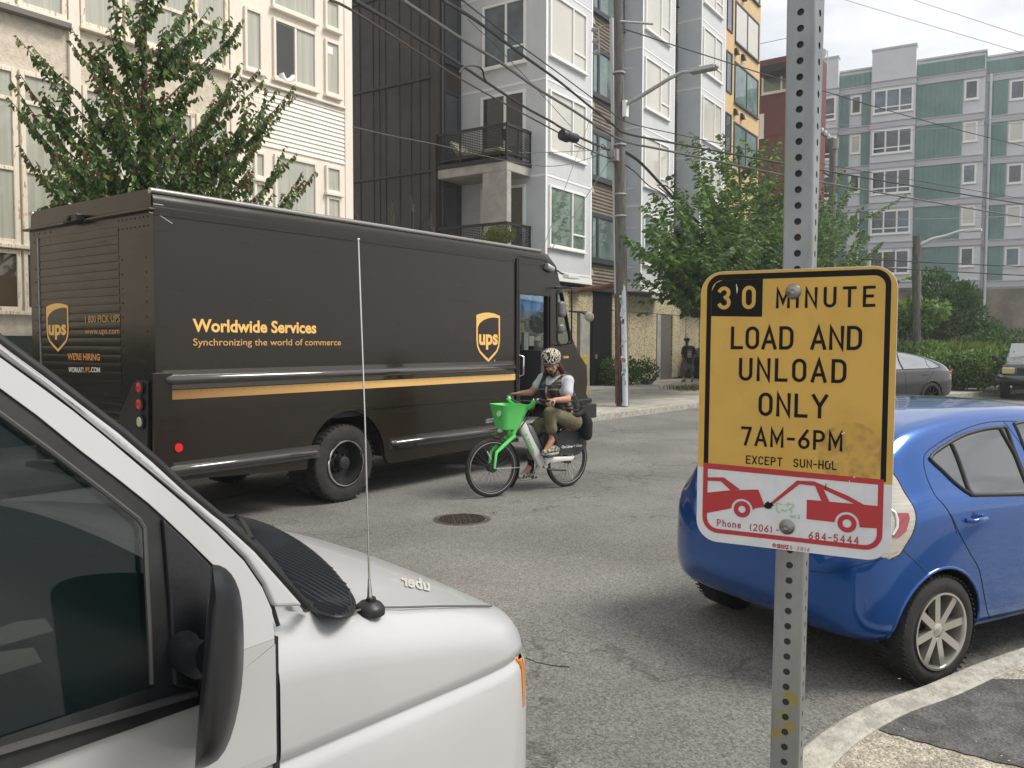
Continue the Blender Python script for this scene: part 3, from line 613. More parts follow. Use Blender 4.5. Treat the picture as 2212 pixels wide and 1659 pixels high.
# cab
P=lambda L: [T(*q) for q in L]
def flat(L,y): return [(p.x,y,p.z) for p in P(L)]
fr=[(1203,575),(1210.8,616.5),(1220.4,658),(1233.7,719.5),(1241,744),(1255,771),(1267.5,790.6),(1269,827),(1266,850),(1271,860),(1270,868)]
zdt=T(1155,631).z; xdo=T(1120,700).x; xdf=T(1189,700).x
front=P(fr)
xtf=front[0].x; ztf=front[0].z
hdr=[(xd0+.001,zdt),(xd0+.001,ZR-TRr),(xe,ZR-TRr-.01),(xtf-.02,ztf),(front[1].x,front[1].z),(T(1214,630).x,T(1214,630).z),(T(1206,626).x,T(1206,626).z),(T(1202,632).x,zdt-.001)]
qw=P([(1202,632),(1206,626.5),(1214,629),(1221,662),(1232,722),(1233,736),(1228,747),(1211,748),(1203,738)])
cab_low=[(T(1203,738).x,T(1203,738).z)]+[(p.x,p.z) for p in P([(1211,748),(1228,747),(1233,736)])]
for yy,ofs in ((0,.05),(W-.05,.05)):
    mb=MB(); mb.prism([(x,yy,z) for x,z in hdr],(0,ofs,0))
    # post between door and quarter window plus the panel below it
    low=[(xdf,zdt),(T(1202,632).x,zdt),(qw[8].x,qw[8].z),(qw[7].x,qw[7].z),(qw[6].x,qw[6].z),(qw[5].x,qw[5].z),(front[4].x,front[4].z),(front[4].x,T(1243,868).z-.0),(xdf,T(1189,868).z-.05)]
    mb.prism([(x,yy,z-.0015) for x,z in low],(0,ofs,0))
    fr2=[(qw[2].x,qw[2].z),(front[1].x,front[1].z),(front[2].x,front[2].z),(front[3].x,front[3].z),(front[4].x,front[4].z),(qw[5].x,qw[5].z),(qw[4].x,qw[4].z),(qw[3].x,qw[3].z)]
    mb.prism([(x,yy+.0,z) for x,z in fr2],(0,ofs,0))
    hood=[(front[4].x+.004,front[4].z)]+[(p.x,p.z) for p in front[5:]]+[(front[4].x+.004,front[10].z)]
    mb.prism([(x,yy,z) for x,z in hood],(0,ofs,0))
    mb.build('cab_side',m_bp,tr,bevel=.008)
    mb=MB(); c=sum((Vector(q) for q in qw),Vector())/len(qw)
    outr=[Vector((q.x,yy-.012 if yy==0 else yy+ofs+.0,q.z)) for q in qw]; inn=[Vector((c.x+(q.x-c.x)*.86,yy-.012 if yy==0 else yy+ofs,c.z+(q.z-c.z)*.92)) for q in qw]
    mb.ring(outr,inn,(0,.03,0)); mb.build('quarter_window_frame',m_rubber,tr)
    mb=MB(); mb.poly([(q.x,yy+.02,q.z) for q in inn]); mb.build('quarter_window_pane',M('clear_glass',(.75,.9,.85),.02,trans=1,ior=1.05,alpha=.35),tr,normals=False)
# cab roof cap (rounded), windscreen, nose, far side sill
mb=MB()
rings=[]
for x,zr in ((xd0+.001,ZR),(xe,ZR),(xe+.16,ZR-.03),(xtf-.08,ZR-.09),(xtf,ztf+.07),(xtf+.005,ztf)):
    q=trprof(x,ZR-.2 if x<xe else min(ZR-.2,zr-.2),zr); rings.append(q)
mb.loft(rings,caps=True); mb.build('cab_roof',m_bp,tr,smooth=50)
def cross(L,y0,y1,th,name,mat,**k):
    mb=MB(); 
    for a,b in zip(L,L[1:]):
        d=Vector((b[0]-a[0],0,b[1]-a[1])).normalized(); nrm=Vector((d.z,0,-d.x))*th
        mb.prism([(a[0],y0,a[1]),(b[0],y0,b[1]),(b[0],y1,b[1]),(a[0],y1,a[1])],nrm)
    return mb.build(name,mat,tr,**k)
cross([(front[4].x,front[4].z)]+[(p.x,p.z) for p in front[5:]],.051,W-.051,.03,'nose',m_bp)
cross([(front[0].x,front[0].z),(front[1].x,front[1].z)],.051,W-.051,.03,'brow',m_bp)
cross([(front[1].x-.0,front[1].z),(front[4].x,front[4].z)],.06,W-.06,.012,'windscreen',M('screen_glass',(.55,.7,.66),.03,trans=1,ior=1.1,alpha=.55))
# door pillar and sliding-door rail
mb=MB(); mb.box(xd0+.002,xdo,-.03,.06,.62,ZR-.17); mb.box(xd0-.03,xd0+.002,-.025,-.001,.62,ZR-.18); mb.box(xdf-.04,xdf-.001,.02,.1,.75,zdt); mb.box(xdo,xtf-.2,-.03,-.002,zdt-.05,zdt-.002)
mb.build('door_frame',m_bk2,tr,bevel=.006)
mb=MB(); h0=T(1120.5,767); h1=T(1120.5,812); mb.tube([(xdo-.02,-.03,h0.z),(xdo-.0,-.09,h0.z-.02),(xdo-.0,-.09,h1.z+.02),(xdo-.02,-.03,h1.z)],.012); mb.build('grab_handle',m_chrome,tr,smooth=60)
# interior
mb=MB(); mb.box(xdo+.0,front[4].x-.05,.06,W-.06,.62,.66); mb.box(xd0,xd0+.04,.06,W-.06,zc_,ZR-.2)
dz=T(1170,757).z
mb.box(xdf-.15,front[4].x,.06,W-.06,.9,dz); mb.box(xdo+.02,xdf-.0,W-.1,W-.05,.66,T(1160,705).z-.55); mb.build('cab_floor_and_dash',m_int,tr)
mb=MB(); far_=lambda x,y: hit(tr,x,y,1,W-.04)
a=far_(1125,722); b=far_(1189,731); mb.box(a.x-.1,b.x+.2,W-.07,W-.03,b.z-.08,a.z)
mb.box(a.x-.0,a.x+.06,W-.07,W-.03,a.z,zdt); mb.build('far_door_frame',m_bk2,tr)
mb=MB(); c=hit(tr,1164,697,1,.9+.5); mb.lathe(c,(-.55,-.8,0),[(0,.001),(0,.19),(.03,.185),(.05,.001)],24); mb.tube([c,c+Vector((-.3,.1,.08))],.015); mb.build('round_mirror',M('mirror_back',(.02,.025,.03),.5),tr,smooth=40)
mb=MB(); c=hit(tr,1158,757,1,.7); mb.ell(c,(.2,.17,.16),10,7); mb.build('seat_back',m_rubber,tr,smooth=80)
mb=MB(); c=hit(tr,1153,790,1,.35); mb.cyl((c.x,.35,.66),(c.x,.35,c.z+.1),.022); mb.build('yellow_grab_pole',M('safety_yellow',(.75,.5,.03),.45),tr)
mb=MB(); c=hit(tr,1147,735,1,.5); mb.box(c.x-.05,c.x+.09,.5,.53,c.z-.09,c.z+.06); mb.box(c.x-.18,c.x-.06,.5,.56,c.z-.15,c.z+.12); mb.build('cab_fan',M('fan_grey',(.25,.26,.24),.5),tr,bevel=.01)
mb=MB(); a=far_(1122,636); b=far_(1186,674); mb.poly([(a.x,W-.05,b.z),(b.x,W-.05,b.z),(b.x,W-.05,a.z),(a.x,W-.05,a.z)]); mb.build('blue_tint_strip',M('tint_blue',(.02,.16,.42),.1,alpha=.75),tr,normals=False)
# steps, bumpers
mb=MB(); a=T(1134,862); b=T(1166,915); mb.box(xdo,xdf-.0,-.01,.5,.36,.42); mb.box(xdo,xdf,-.0,.3,.6,.64); mb.build('step',M('tread_plate',(.4,.4,.4),.4,.8),tr,bevel=.005)
mb=MB(); mb.box(xdo,xdf,.3,.34,.42,.62); mb.build('step_riser',m_int,tr)
a=T(1247,876); b=T(1274,903); fx=front[10].x
mb=MB(); mb.box(a.x,fx+.22,-.03,W+.03,b.z,a.z); mb.build('front_bumper',m_bk2,tr,bevel=.01)
mb=MB(); mb.box(front[4].x-.2,fx+.05,-.05,.1,front[10].z-.02,front[10].z+.06); mb.build('fender_lip',m_bp,tr,bevel=.02)
mb=MB(); mb.box(.1,.3,.2,W-.2,.42,.55); mb.box(-.14,.0,.1,W-.1,.46,.52); mb.build('rear_bumper',m_bk2,tr,bevel=.01)
# mirrors
mp0=T(1208,640); mb=MB()
yq=-.22
mb.tube([(mp0.x-.1,-.0,T(1205,622).z),(mp0.x-.02,yq,T(1210,623).z),(mp0.x,yq,T(1209,630).z),(mp0.x,yq,T(1209,742).z),(mp0.x-.05,.0,T(1205,746).z)],.013,8); mb.tube([(mp0.x-.1,-.0,T(1205,620).z),(mp0.x+.2,-.18,T(1223,624).z)],.012,8)
mb.build('mirror_arm',m_bk2,tr,smooth=60)
for (u0,v0,u1,v1) in ((1207.5,650,1220,686),(1205.5,699,1217.5,721)):
    a=hit(tr,u0,v0,1,yq); b=hit(tr,u1,v1,1,yq); mb=MB(); mb.box(a.x,b.x,yq-.05,yq+.05,b.z,a.z); mb.build('wing_mirror',M('mirror_shell',(.16,.16,.165),.3,.4),tr,bevel=.05,seg=4)
# marker lamp on the side near the cab
mb=MB(); c=T(1183,579); mb.cyl((c.x-.08,-.03,c.z+.02),(c.x+.08,-.03,c.z-.02),.05); mb.build('marker_lamp_hood',m_steel,tr,smooth=40,bevel=.01)
# rub rails and gold stripe
def rail(x0,x1,z,hh,name='rub_rail'):
    mb=MB(); mb.tube([(x0,-.0,z),(x0+.04,-.028,z),(x1-.04,-.028,z),(x1,-.0,z)],[hh*.6,hh,hh,hh*.6],12)
    mb.box(x0-.04,x1+.04,-.004,-.0005,z-hh*1.9,z+hh*1.9); return mb.build(name,M('rail_paint',(.035,.03,.027),.12,coat=1,spec=.8),tr,smooth=50)
a=T(360,827); b=T(1110,789); rz=(a.z+b.z)/2; rail(a.x,b.x,rz,.045)
a=T(400,1010); b=T(684,976); rail(.09,b.x,(T(683,978).z+T(420,1006).z)/2,.035)
a=T(846,957); b=T(1068,929); rail(a.x,b.x,(a.z+b.z)/2,.035)
sz=(T(700,833).z+T(1000,822.5).z)/2
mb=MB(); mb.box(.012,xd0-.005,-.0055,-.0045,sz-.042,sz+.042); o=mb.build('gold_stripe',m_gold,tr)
for f in o.data.polygons: pass
# stripe colour goes darker towards the rear
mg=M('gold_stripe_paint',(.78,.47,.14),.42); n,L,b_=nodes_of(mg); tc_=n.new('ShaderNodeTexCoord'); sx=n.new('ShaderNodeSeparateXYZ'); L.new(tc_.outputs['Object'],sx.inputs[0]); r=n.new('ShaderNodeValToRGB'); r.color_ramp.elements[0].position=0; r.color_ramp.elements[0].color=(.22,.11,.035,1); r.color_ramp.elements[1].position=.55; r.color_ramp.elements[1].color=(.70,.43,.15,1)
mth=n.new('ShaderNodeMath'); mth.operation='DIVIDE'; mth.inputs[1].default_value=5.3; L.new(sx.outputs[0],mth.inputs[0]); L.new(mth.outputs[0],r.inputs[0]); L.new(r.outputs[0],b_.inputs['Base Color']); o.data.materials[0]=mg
# rivets
mb=MB(); rn=random.Random(2)
def rv(x,z,y=-.0005,r=.0085):
    c=mb.circ((x,y,z),(0,-1,0),r,6); t=mb.circ((x,y-.005,z),(0,-1,0),r*.55,6); mb.loft([c,t])
x=.06
while x<xd0-.03:
    rv(x,ZR-.2,-.0062)
    for z in (rz+.115,rz-.115): rv(x+.03,z)
    for z in (T(500,620).z,T(500,762).z,): rv(x+.02,z,r=.007)
    x+=.115
for xx in (.045,.125):
    z=.62
    while z<ZR-.3: rv(xx,z); z+=.21
for xx in (.9,1.75,2.6,3.4,4.1,4.8):
    for z in (2.7,2.45,2.05,1.72,1.2-.1): rv(xx,z); rv(xx+.07,z)
for k in range(60): rv(rn.uniform(.2,xd0-.2),rn.choice((1.08,1.0,.9,.78,.72)),r=.007)
x=.2
while x<xd0-.2:
    rv(x,zs[0]+.16 if x<wc.x-.7 else .72); x+=.16 if not (wc.x-.75<x<wc.x+.7) else 1.5
x=xd0+.15
while x<xe: rv(x,ZR-.2,-.0062); rv(x,ZR-.36); rv(x,zdt+.1); x+=.11
mb.build('rivets',m_bp,tr)['kind']='stuff'
# red reflector
mb=MB(); c=T(385,967); mb.cyl((c.x,-.001,c.z),(c.x,-.012,c.z),.04,n=20); mb.build('reflector',M('lamp_red',(.55,.02,.02),.25),tr)
# shield and lettering
SH=[(0,.94),(.25,.985),(.5,1),(.75,.985),(1,.94),(1,.45),(.97,.31),(.88,.2),(.7,.1),(.5,0),(.3,.1),(.12,.2),(.03,.31),(0,.45)]
SI=[(.06,.70),(.14,.78),(.3,.845),(.5,.885),(.72,.905),(.94,.895),(.94,.45),(.915,.33),(.84,.235),(.68,.15),(.5,.062),(.32,.15),(.16,.235),(.085,.33),(.06,.45)]
def shield(org,xd,w,h,nm='shield_emblem'):
    xd=Vector(xd); nd=xd.cross(Vector((0,0,1))); o=Vector(org)
    f=lambda q,e: o+xd*(q[0]*w)+Vector((0,0,q[1]*h))+nd*e
    mb=MB(); mb.poly([f(q,.003) for q in SH]); mb.mi=1; mb.poly([f(q,.0045) for q in SI]); mb.mi=0
    text(mb,'ups',f((.1,.36),.006),xd,(0,0,1),h*.30,w*.80,bold=.035)
    return mb.build(nm,[m_gold,m_bp],tr,normals=False)
a=T(1028.5,790); b=T(1079.5,676); shield((a.x,-.001,T(1054,782).z),(1,0,0),T(1079.5,700).x-a.x,T(1054,675).z-T(1054,782).z)
def side_text(s,x0,y0,x1,y1,hp,mat,name='lettering',bold=.02,v=-.003,**k):
    a=T(x0,y0); b=T(x1,y1); h=T(x0,y0-hp).z-a.z; mb=MB(); text(mb,s,(a.x,v,(a.z+b.z)/2),(1,0,0),(0,0,1),h,b.x-a.x,bold=bold); return mb.build(name,mat,tr,normals=False)
side_text('Worldwide Services',416,714,683,721,28,m_gold,bold=.03); side_text('Synchronizing the world of commerce',417,746,736,746,16,m_goldd,bold=.005)
side_text('USDOT',1049,914,1066,912,9.5,M('dot_blue',(.25,.35,.42),.5)); side_text('R',1067,780,1070,780,3,m_gold)
a=hit(tr,1224,773,1,0); side_text('154308',1216,773.5,1228,774,5,m_gold)
# rear face
zd=TR(88,515).z; yL=TR(86,600).y; yR=TR(258,600).y; zdr=TR(257,490).z; zd=(zd+zdr)/2
mb=MB(); mb.box(0,.011,0,yR,zc_,ZR-.16); mb.box(0,.011,yL,W,zc_,ZR-.16); mb.box(0,.011,yR+.0005,yL-.0005,zd,ZR-.161); mb.build('rear_frame',m_bp,tr)
mb=MB(); mb.box(.003,.0115,.03,W-.03,ZR-.158,ZR-.02); mb.build('rear_header',m_bp,tr)
mb=MB(); zl0=TR(29,481,-.03).z; mb.box(-.05,.012,-.02,W+.06,ZR-.2,ZR-.178); mb.build('rain_gutter',m_bp,tr,bevel=.006)
mb=MB(); ns=28
for k in range(ns):
    z0=.62+(zd-.62)*k/ns; z1=.62+(zd-.62)*(k+1)/ns
    mb.prism([(-.001,yR+.001,z0+.0025),(-.004,yR+.001,(z0+z1)/2),(-.001,yR+.001,z1-.002),(.011,yR+.001,z1-.002),(.011,yR+.001,z0+.0025)],(0,yL-yR-.002,0))
mb.build('roller_door',m_bp,tr,smooth=30)
mb=MB(); mb.box(-.012,.0,yL-.0,yL+.012,.62,zd+.01); mb.build('door_edge_strip',m_steel,tr)
mb=MB(); c=TR(148,471,-.1); mb.box(-.1,-.01,c.y-.14,c.y+.13,c.z-.04,c.z+.035); mb.cyl((-.1,c.y,c.z),(-.12,c.y,c.z),.03); mb.build('rear_camera',m_bk2,tr,bevel=.012)
def rear_text(s,x0,y0,x1,y1,hp,mat,bold=.0,v=-.006,name='rear_lettering'):
    a=TR(x0,y0,v); b=TR(x1,y1,v); h=TR(x0,y0-hp,v).z-a.z; mb=MB(); text(mb,s,(v,a.y,(a.z+b.z)/2),(0,-1,0),(0,0,1),h,a.y-b.y,bold=bold); return mb.build(name,mat,tr,normals=False)
a=TR(102.5,760,-.004); b=TR(148.6,656,-.004)
shield((-.003,a.y,TR(126,760,-.004).z),(0,-1,0),a.y-TR(148.6,700,-.004).y,TR(126,655,-.004).z-TR(126,760,-.004).z)
rear_text('1 800 PICK UPS',184,698,259,694,16,m_goldd); rear_text('www.ups.com',184,722,258,720,13,m_goldd); rear_text("WE'RE HIRING",146,778,216,777,14,M('orange_decal',(.62,.27,.06),.5),.03)
rear_text('WORKAT',148,804,179,804,11,m_whd,.02); rear_text('UPS',180,804,194,804,11,M('orange_decal',(.62,.27,.06),.5),.02); rear_text('.COM',195,804,216,804,11,m_whd,.02)
a=TR(50,468,-.0); rear_text('154308',50.5,467.5,71,463.5,7,m_goldd,v=-.002)
mb=MB()
for k in range(12):
    for z in (ZR-.24,ZR-.32):
        y=.08+k*.07 if k<8 else W-.1-(k-8)*.12; mb.ell((-.001,y,z),(.006,.008,.008),6,4)
for k in range(14): 
    for y in (.12,W-.12,yR-.05): mb.ell((-.001,y,.8+k*.13),(.006,.008,.008),6,4)
mb.build('rear_rivets',m_bp,tr)['kind']='stuff'
# tail lamp bracket
bp=[TR(x,y,-.05) for x,y in ((258,924),(258,895),(262,885),(286,829),(296,822),(312,822),(318,826),(318,980),(258,960))]
mb=MB(); mb.prism([(-.05,p.y,p.z) for p in bp],(.045,0,0)); mb.build('tail_lamp_bracket',m_bk2,tr,bevel=.008)
for (x,y,m) in ((303,837,'lamp_red'),(303,873,'lamp_red'),(304.5,911,'lamp_clear')):
    c=TR(x,y,-.052); mb=MB(); mb.lathe(c,(-1,0,0),[(0,.001),(0,.058),(.012,.055),(.02,.04),(.022,.001)],24); l=mb.build('tail_lamp',M(m,(.55,.02,.02) if 'red' in m else (.5,.48,.38),.2),tr,smooth=50)
    mb=MB(); mb.lathe(c,(-1,0,0),[(0,.058),(.018,.07),(.018,.057)],24); mb.build('lamp_gasket',m_rubber,l,smooth=50)
mb=MB(); mb.box(-.03,.15,-.012,.03,.5,TR(340,805).z); mb.build('corner_guard',m_bp,tr,bevel=.01)
m_scr=M('bare_scratch',(.6,.58,.55),.6); mb=MB()
for L_ in ([(335,416),(341,418),(347,424),(352,424)],[(322,458),(330,461),(346,466),(372,483)],[(335,425),(331,440)]):
    q=[T(*p) for p in L_]; mb.tube([(p.x,-.002,min(p.z,ZR-.14)) for p in q],.003,5)
mb.build('scratches',m_scr,tr)
wheel(tr,(wc.x,.15,.425),.425,.23,.25,style='dual'); wheel(tr,(wc.x,.42,.425),.425,.23,.25,style='dual'); wheel(tr,(wc.x,W-.15,.425),.425,.23,.25,1,style='dual')
xfw=T(1218,930).x
wheel(tr,(xfw-.1,.2,.425),.425,.23,.25,style='dual'); wheel(tr,(xfw-.1,W-.2,.425),.425,.23,.25,1,style='dual')
# ---------------- white van in the foreground ----------------
m_vw=M('van_white',(.42,.43,.445),.3,var=.03,vs_=1.5,coat=.5); m_vblk=M('van_black_plastic',(.012,.013,.016),.42,var=.1,vs_=4,bump=.05,bs=150); m_vrub=M('van_rubber',(.015,.016,.018),.5,var=.3,vs_=14)
VY=1.25
vn=thing('white_van','white van with a black door mirror and a whip aerial on its wing','van',(1.0,VY,0),0)
VW=2.0
def interp(x,T_):
    if x<=T_[0][0]: return T_[0][1]
    for (a,b),(c,d) in zip(T_,T_[1:]):
        if x<=c: t=(x-a)/(c-a); return b+(d-b)*t
    return T_[-1][1]
ZT=[(-.02,1.215),(.1,1.198),(.25,1.168),(.44,1.126),(.63,1.078),(.78,1.034),(.86,1.004),(.92,.965),(.955,.925),(.975,.875),(.98,.84)]
Y0=[(-.02,0),(.6,0),(.7,.004),(.76,.014),(.82,.036),(.87,.07),(.91,.115),(.94,.17),(.96,.24),(.975,.34),(.98,.45)]
CRN=[(-.02,.10),(.3,.11),(.5,.11),(.8,.085),(.98,.05)]
ZC=lambda x: .952-.062*x
def hoodz(x,y):       # local y from the near side
    zt=interp(x,ZT); y0=interp(x,Y0); u=(y-y0-.12)/(VW/2-y0-.12); u=max(0,min(1,u)) if y<=VW/2 else 1-max(0,(y-VW/2)/(VW/2-y0-.12)); return zt+interp(x,CRN)*(1-(1-u)**2)
def section(x):
    y0=interp(x,Y0); zt=interp(x,ZT); zc=min(ZC(x),zt-.1); half=[]
    for z,dy in ((.42,-.004),(.6,-.012),(.75,-.013),(zc-.09,-.011),(zc-.03,-.008),(zc-.012,-.002),(zc-.004,.009),(zc+.003,.011),(zc+.010,.002),(zc+.03,0)): half.append((min(y0+dy+.0,VW/2-.02),z if z<=zc else z))
    zs=zt-.11
    half.append((y0,max(zs,zc+.032)))
    for k in range(1,9):
        a=PI/2*k/8; half.append((y0+.12-.12*math.cos(a),zs+.11*math.sin(a)))
    for k in range(1,11):
        y=y0+.12+(VW/2-y0-.12)*k/10; half.append((y,hoodz(x,y)))
    pts=[(x,y,z) for y,z in half]+[(x,VW-y,z) for y,z in half[-2::-1]]
    return pts
st=[-.016,.06,.15,.25,.35,.45,.55,.65,.72,.78,.82,.85,.88,.905,.925,.94,.955,.967,.975,.98]
mb=MB(); mb.loft([section(x) for x in st],closed=False)
mb.poly(section(.98)); fender=mb.build('front_body',m_vw,vn,smooth=70)
Mi=vn.matrix_world.inverted()
def onhood(px_,py_,e=.004):
    o=Mi@CAM; d=ray(px_,py_); t=1.2
    for k in range(900):
        p=o+d*t
        if 0<=p.y<=VW and p.z<hoodz(max(-.02,min(.98,p.x)),p.y)+e: return p
        t+=.002
    return p
def Tn(x,y,e=0):      # leaning upper side plane
    p=hitn(vn,x,y,(0,0-e,1.2),(0,1,-.21)); return p
def Sd(x,y,e=0): return hit(vn,x,y,1,-e)
Gk=[(-220,557),(0,740),(37.6,768),(107,819),(177,873),(258,934.5),(333,999),(397,1058),(462,1112),(483,1128),(553,1192),(618,1265),(658,1310)]
Ie=[(-220,680),(0,838),(80.6,897),(177,975),(258,1036.5),(322,1087.6),(349,1112),(408,1168),(462,1221)]
Sm=[(-220,592),(0,768),(80,826),(160,885),(240,950),(320,1018),(400,1086),(470,1150),(530,1210),(569,1267),(590,1315),(601,1352)]
# door: upper part (pillar side of the door) and lower skin
low=[(-1.2,.5),(-.03,.5)]
mb=MB()
xq_=Sd(455,1330).x; pts=[Tn(x,y) for x,y in Ie]+[Vector((xq_,0,1.2)),Vector((-.028,0,1.2))]+[Tn(x-3,y+2) for x,y in Sm[:-1][::-1]]
mb.prism(pts,(0,.03,0)); sl_=Sd(436,1521)
mb.poly([(xq_,0,1.1995),(Sd(446,1402).x,0,Sd(446,1402).z),(sl_.x,0,sl_.z),(-.028,0,1.19),(-.028,0,1.1995)]); mb.build('door_frame_upper',m_vw,vn)
zq=Sd(436,1519).z
mb=MB(); sill=[Sd(-160,1712),Sd(0,1662),Sd(200,1596),Sd(436,1521)]
prof=lambda x,top:[(x,-.004,.42),(x,-.012,.6),(x,-.013,.75),(x,-.011,ZC(x)-.09),(x,-.008,ZC(x)-.03),(x,-.002,ZC(x)-.012),(x,.009,ZC(x)-.004),(x,.011,ZC(x)+.003),(x,.002,ZC(x)+.01),(x,0,ZC(x)+.03),(x,.0,top)]
xs_=[-1.6]+[p.x for p in sill]; tp=[sill[0].z+.02]+[p.z for p in sill]
xs_+=[-.026]; tp+=[1.19]
mb.loft([prof(x,t) for x,t in zip(xs_,tp)],closed=False); mb.build('door_skin',m_vw,vn,smooth=3)
mb=MB(); mb.box(-.027,-.016,.004,.05,.42,1.2); sp=[Tn(x,y,-.012) for x,y in Sm]; mb.tube(sp,.004,6); mb.build('door_gap',m_vrub,vn)
mb=MB(); mb.prism([Tn(x,y,.001) for x,y in Gk]+[Tn(x+4,y-3,.001) for x,y in Sm[::-1]][1:],(0,.04,0)); mb.build('windscreen_pillar',m_vw,vn,bevel=.008,seg=3)
mb=MB(); mb.tube([Tn(x+2,y-2,-.012) for x,y in Gk]+[onhood(662,1314,.01)],.009,8); mb.build('windscreen_gasket',m_vrub,vn,smooth=60)
g0=Tn(*Gk[0]); g1=onhood(658,1306,.02)
mb=MB(); mb.poly([(g0.x,.25,g0.z),(g1.x-.0,.12,g1.z),(g1.x+.33,1.0,g1.z+.05),(g1.x,VW-.15,g1.z),(g0.x,VW-.3,g0.z)]); mb.build('windscreen',M('windscreen_clear',(.01,.03,.03),.03,alpha=.35),vn,normals=False)
# black window surround, glass, sail panel, sill
Gl=[(-220,707),(0,887),(107,967),(215,1050),(301,1117),(317,1139),(322,1251),(330,1402),(333,1482)]
mb=MB()
pts=[Tn(x,y,-.004) for x,y in Ie[:-2]]+[Tn(408,1168,-.004),Tn(460,1221,-.004),Tn(446,1402,-.004),Tn(436,1521,-.004),Tn(-220,1752,-.004)]
inn=[Tn(x,y,-.004) for x,y in ((-220,707),(0,887),(80,947),(160,1008),(250,1077),(301,1117),(317,1139),(322,1251),(330,1402),(333,1482),(333,1484),(-220,1667))]
# build as quads between the two outlines
n_=len(inn); 
def resample(L,n):
    d=[0]
    for a,b in zip(L,L[1:]): d.append(d[-1]+(b-a).length)
    out=[]
    for k in range(n):
        t=d[-1]*k/(n-1); i=0
        while i<len(d)-2 and d[i+1]<t: i+=1
        f=(t-d[i])/max(1e-9,d[i+1]-d[i]); out.append(L[i].lerp(L[i+1],f))
    return out
O_=pts; 
mb.prism(pts,(0,.02,0),cap=False)
A=[mb.v(p) for p in O_]; Bv=[mb.v(p) for p in inn]
def strip(ai,bi): mb.face([A[i] for i in ai]+[Bv[j] for j in bi[::-1]])
strip((0,1),(0,1)); strip((1,2),(1,2)); strip((2,3),(2,3)); strip((3,4),(3,4)); strip((4,5,6),(4,5)); strip((6,7),(5,6)); strip((7,8),(6,7)); strip((8,9),(7,8)); strip((9,10),(8,9,10)); strip((10,11),(10,11))
mb.build('window_surround',m_vrub,vn,normals=True)
m_vg=M('van_side_glass',(.004,.010,.010),.015,spec=.45,alpha=.62)
mb=MB(); mb.prism([Tn(x,y,-.011) for x,y in ((-220,707),(0,887),(107,967),(215,1050),(301,1117),(317,1139),(322,1251),(330,1402),(333,1484),(-220,1667))],(0,.005,0)); mb.build('side_window',m_vg,vn)
mb=MB(); mb.tube([Tn(x,y,.002) for x,y in ((-220,714),(0,893),(107,972),(215,1055),(299,1121),(312,1141),(317,1251),(325,1402),(328,1478))],.004,6); mb.prism([Tn(430,1503,.006),Tn(-220,1697,.006),Tn(-220,1685,.006),Tn(425,1493,.006)],(0,.012,0)); mb.build('window_seal',M('seal_grey',(.06,.06,.06),.5),vn)
mb=MB(); mb.prism([Tn(x,y,.006) for x,y in ((353,1120),(404,1168),(459,1225),(444,1410),(432,1495),(377,1482),(368,1300))],(0,.012,0)); mb.build('sail_panel',m_vblk,vn,bevel=.004)
# mirror
Mo=[(459,1219),(474,1221),(488,1228),(500,1240),(509,1255),(517,1275),(522,1300),(526,1345),(527,1390),(526,1439),(522,1485),(516,1525),(508,1562),(498,1595),(486,1622),(470,1643),(450,1655),(434,1660),(421,1660),(423,1620),(428,1560),(433,1500),(437,1450),(441,1400),(447,1350),(452,1300),(456,1260)]
def mring(y_,s,cx=None):
    cx_=470; cy_=1440; return [hit(vn,cx_+(x-cx_)*s,cy_+(y-cy_)*(1-(1-s)*.45),1,y_) for x,y in Mo]
mb=MB(); mb.loft([mring(-.02,.72),mring(-.05,.9),mring(-.09,.985),mring(-.135,1.0),mring(-.16,.97),mring(-.18,.90),mring(-.195,.78),mring(-.205,.6),mring(-.21,.3)]); mir=mb.build('door_mirror',m_vblk,vn,smooth=80)
mb=MB(); a=Tn(405,1400,.0); mb.tube([Tn(395,1395,.0),Tn(405,1415,.03),hit(vn,430,1425,1,-.08),hit(vn,460,1420,1,-.12)],[.028,.028,.03,.03],12); mb.build('mirror_arm',m_vblk,vn,smooth=70)
# cowl grille
GP=[(484,1113),(515,1117),(560,1128),(610,1151),(655,1178),(700,1215),(735,1254),(757,1285),(765,1306),(761,1322),(747,1332),(722,1334),(694,1327),(672,1313),(650,1292),(618,1255),(578,1215),(533,1170),(498,1136)]
gp_=[onhood(x,y,.003) for x,y in smoothline(GP+[GP[0]],4)[:-1]]
mb=MB(); mb.poly(gp_); mb.tube(gp_+[gp_[0]],.005,8); grl=mb.build('cowl_grille',m_vrub,vn,normals=True)
mb=MB(); ys_=[p.y for p in gp_]; xs2=[p.x for p in gp_]; gc_=sum(gp_,Vector())/len(gp_); gp_=[gc_+(p-gc_)*.965 for p in gp_]
def inside(x,y):
    c=False; n=len(gp_); j=n-1
    for i in range(n):
        if (gp_[i].y>y)!=(gp_[j].y>y) and x<(gp_[j].x-gp_[i].x)*(y-gp_[i].y)/(gp_[j].y-gp_[i].y)+gp_[i].x: c=not c
        j=i
    return c
x=min(xs2)
while x<max(xs2):
    y=min(ys_); run=None
    while y<max(ys_)+.02:
        if inside(x,y):
            run=run or []; run.append((x,y,hoodz(x,y)+.008+.006*math.sin(min(1,max(0,(.35-y)/.3))*PI)))
        elif run:
            if len(run)>2: 
                for a,b in zip(run,run[1:]): mb.prism([(a[0],a[1],a[2]-.01),(a[0]+.004,a[1],a[2]),(b[0]+.004,b[1],b[2]),(b[0],b[1],b[2]-.01)],(.004,0,-.002))
            run=None
        y+=.011
    x+=.019
mb.build('grille_slats',M('slat_grey',(.05,.055,.065),.45),grl)
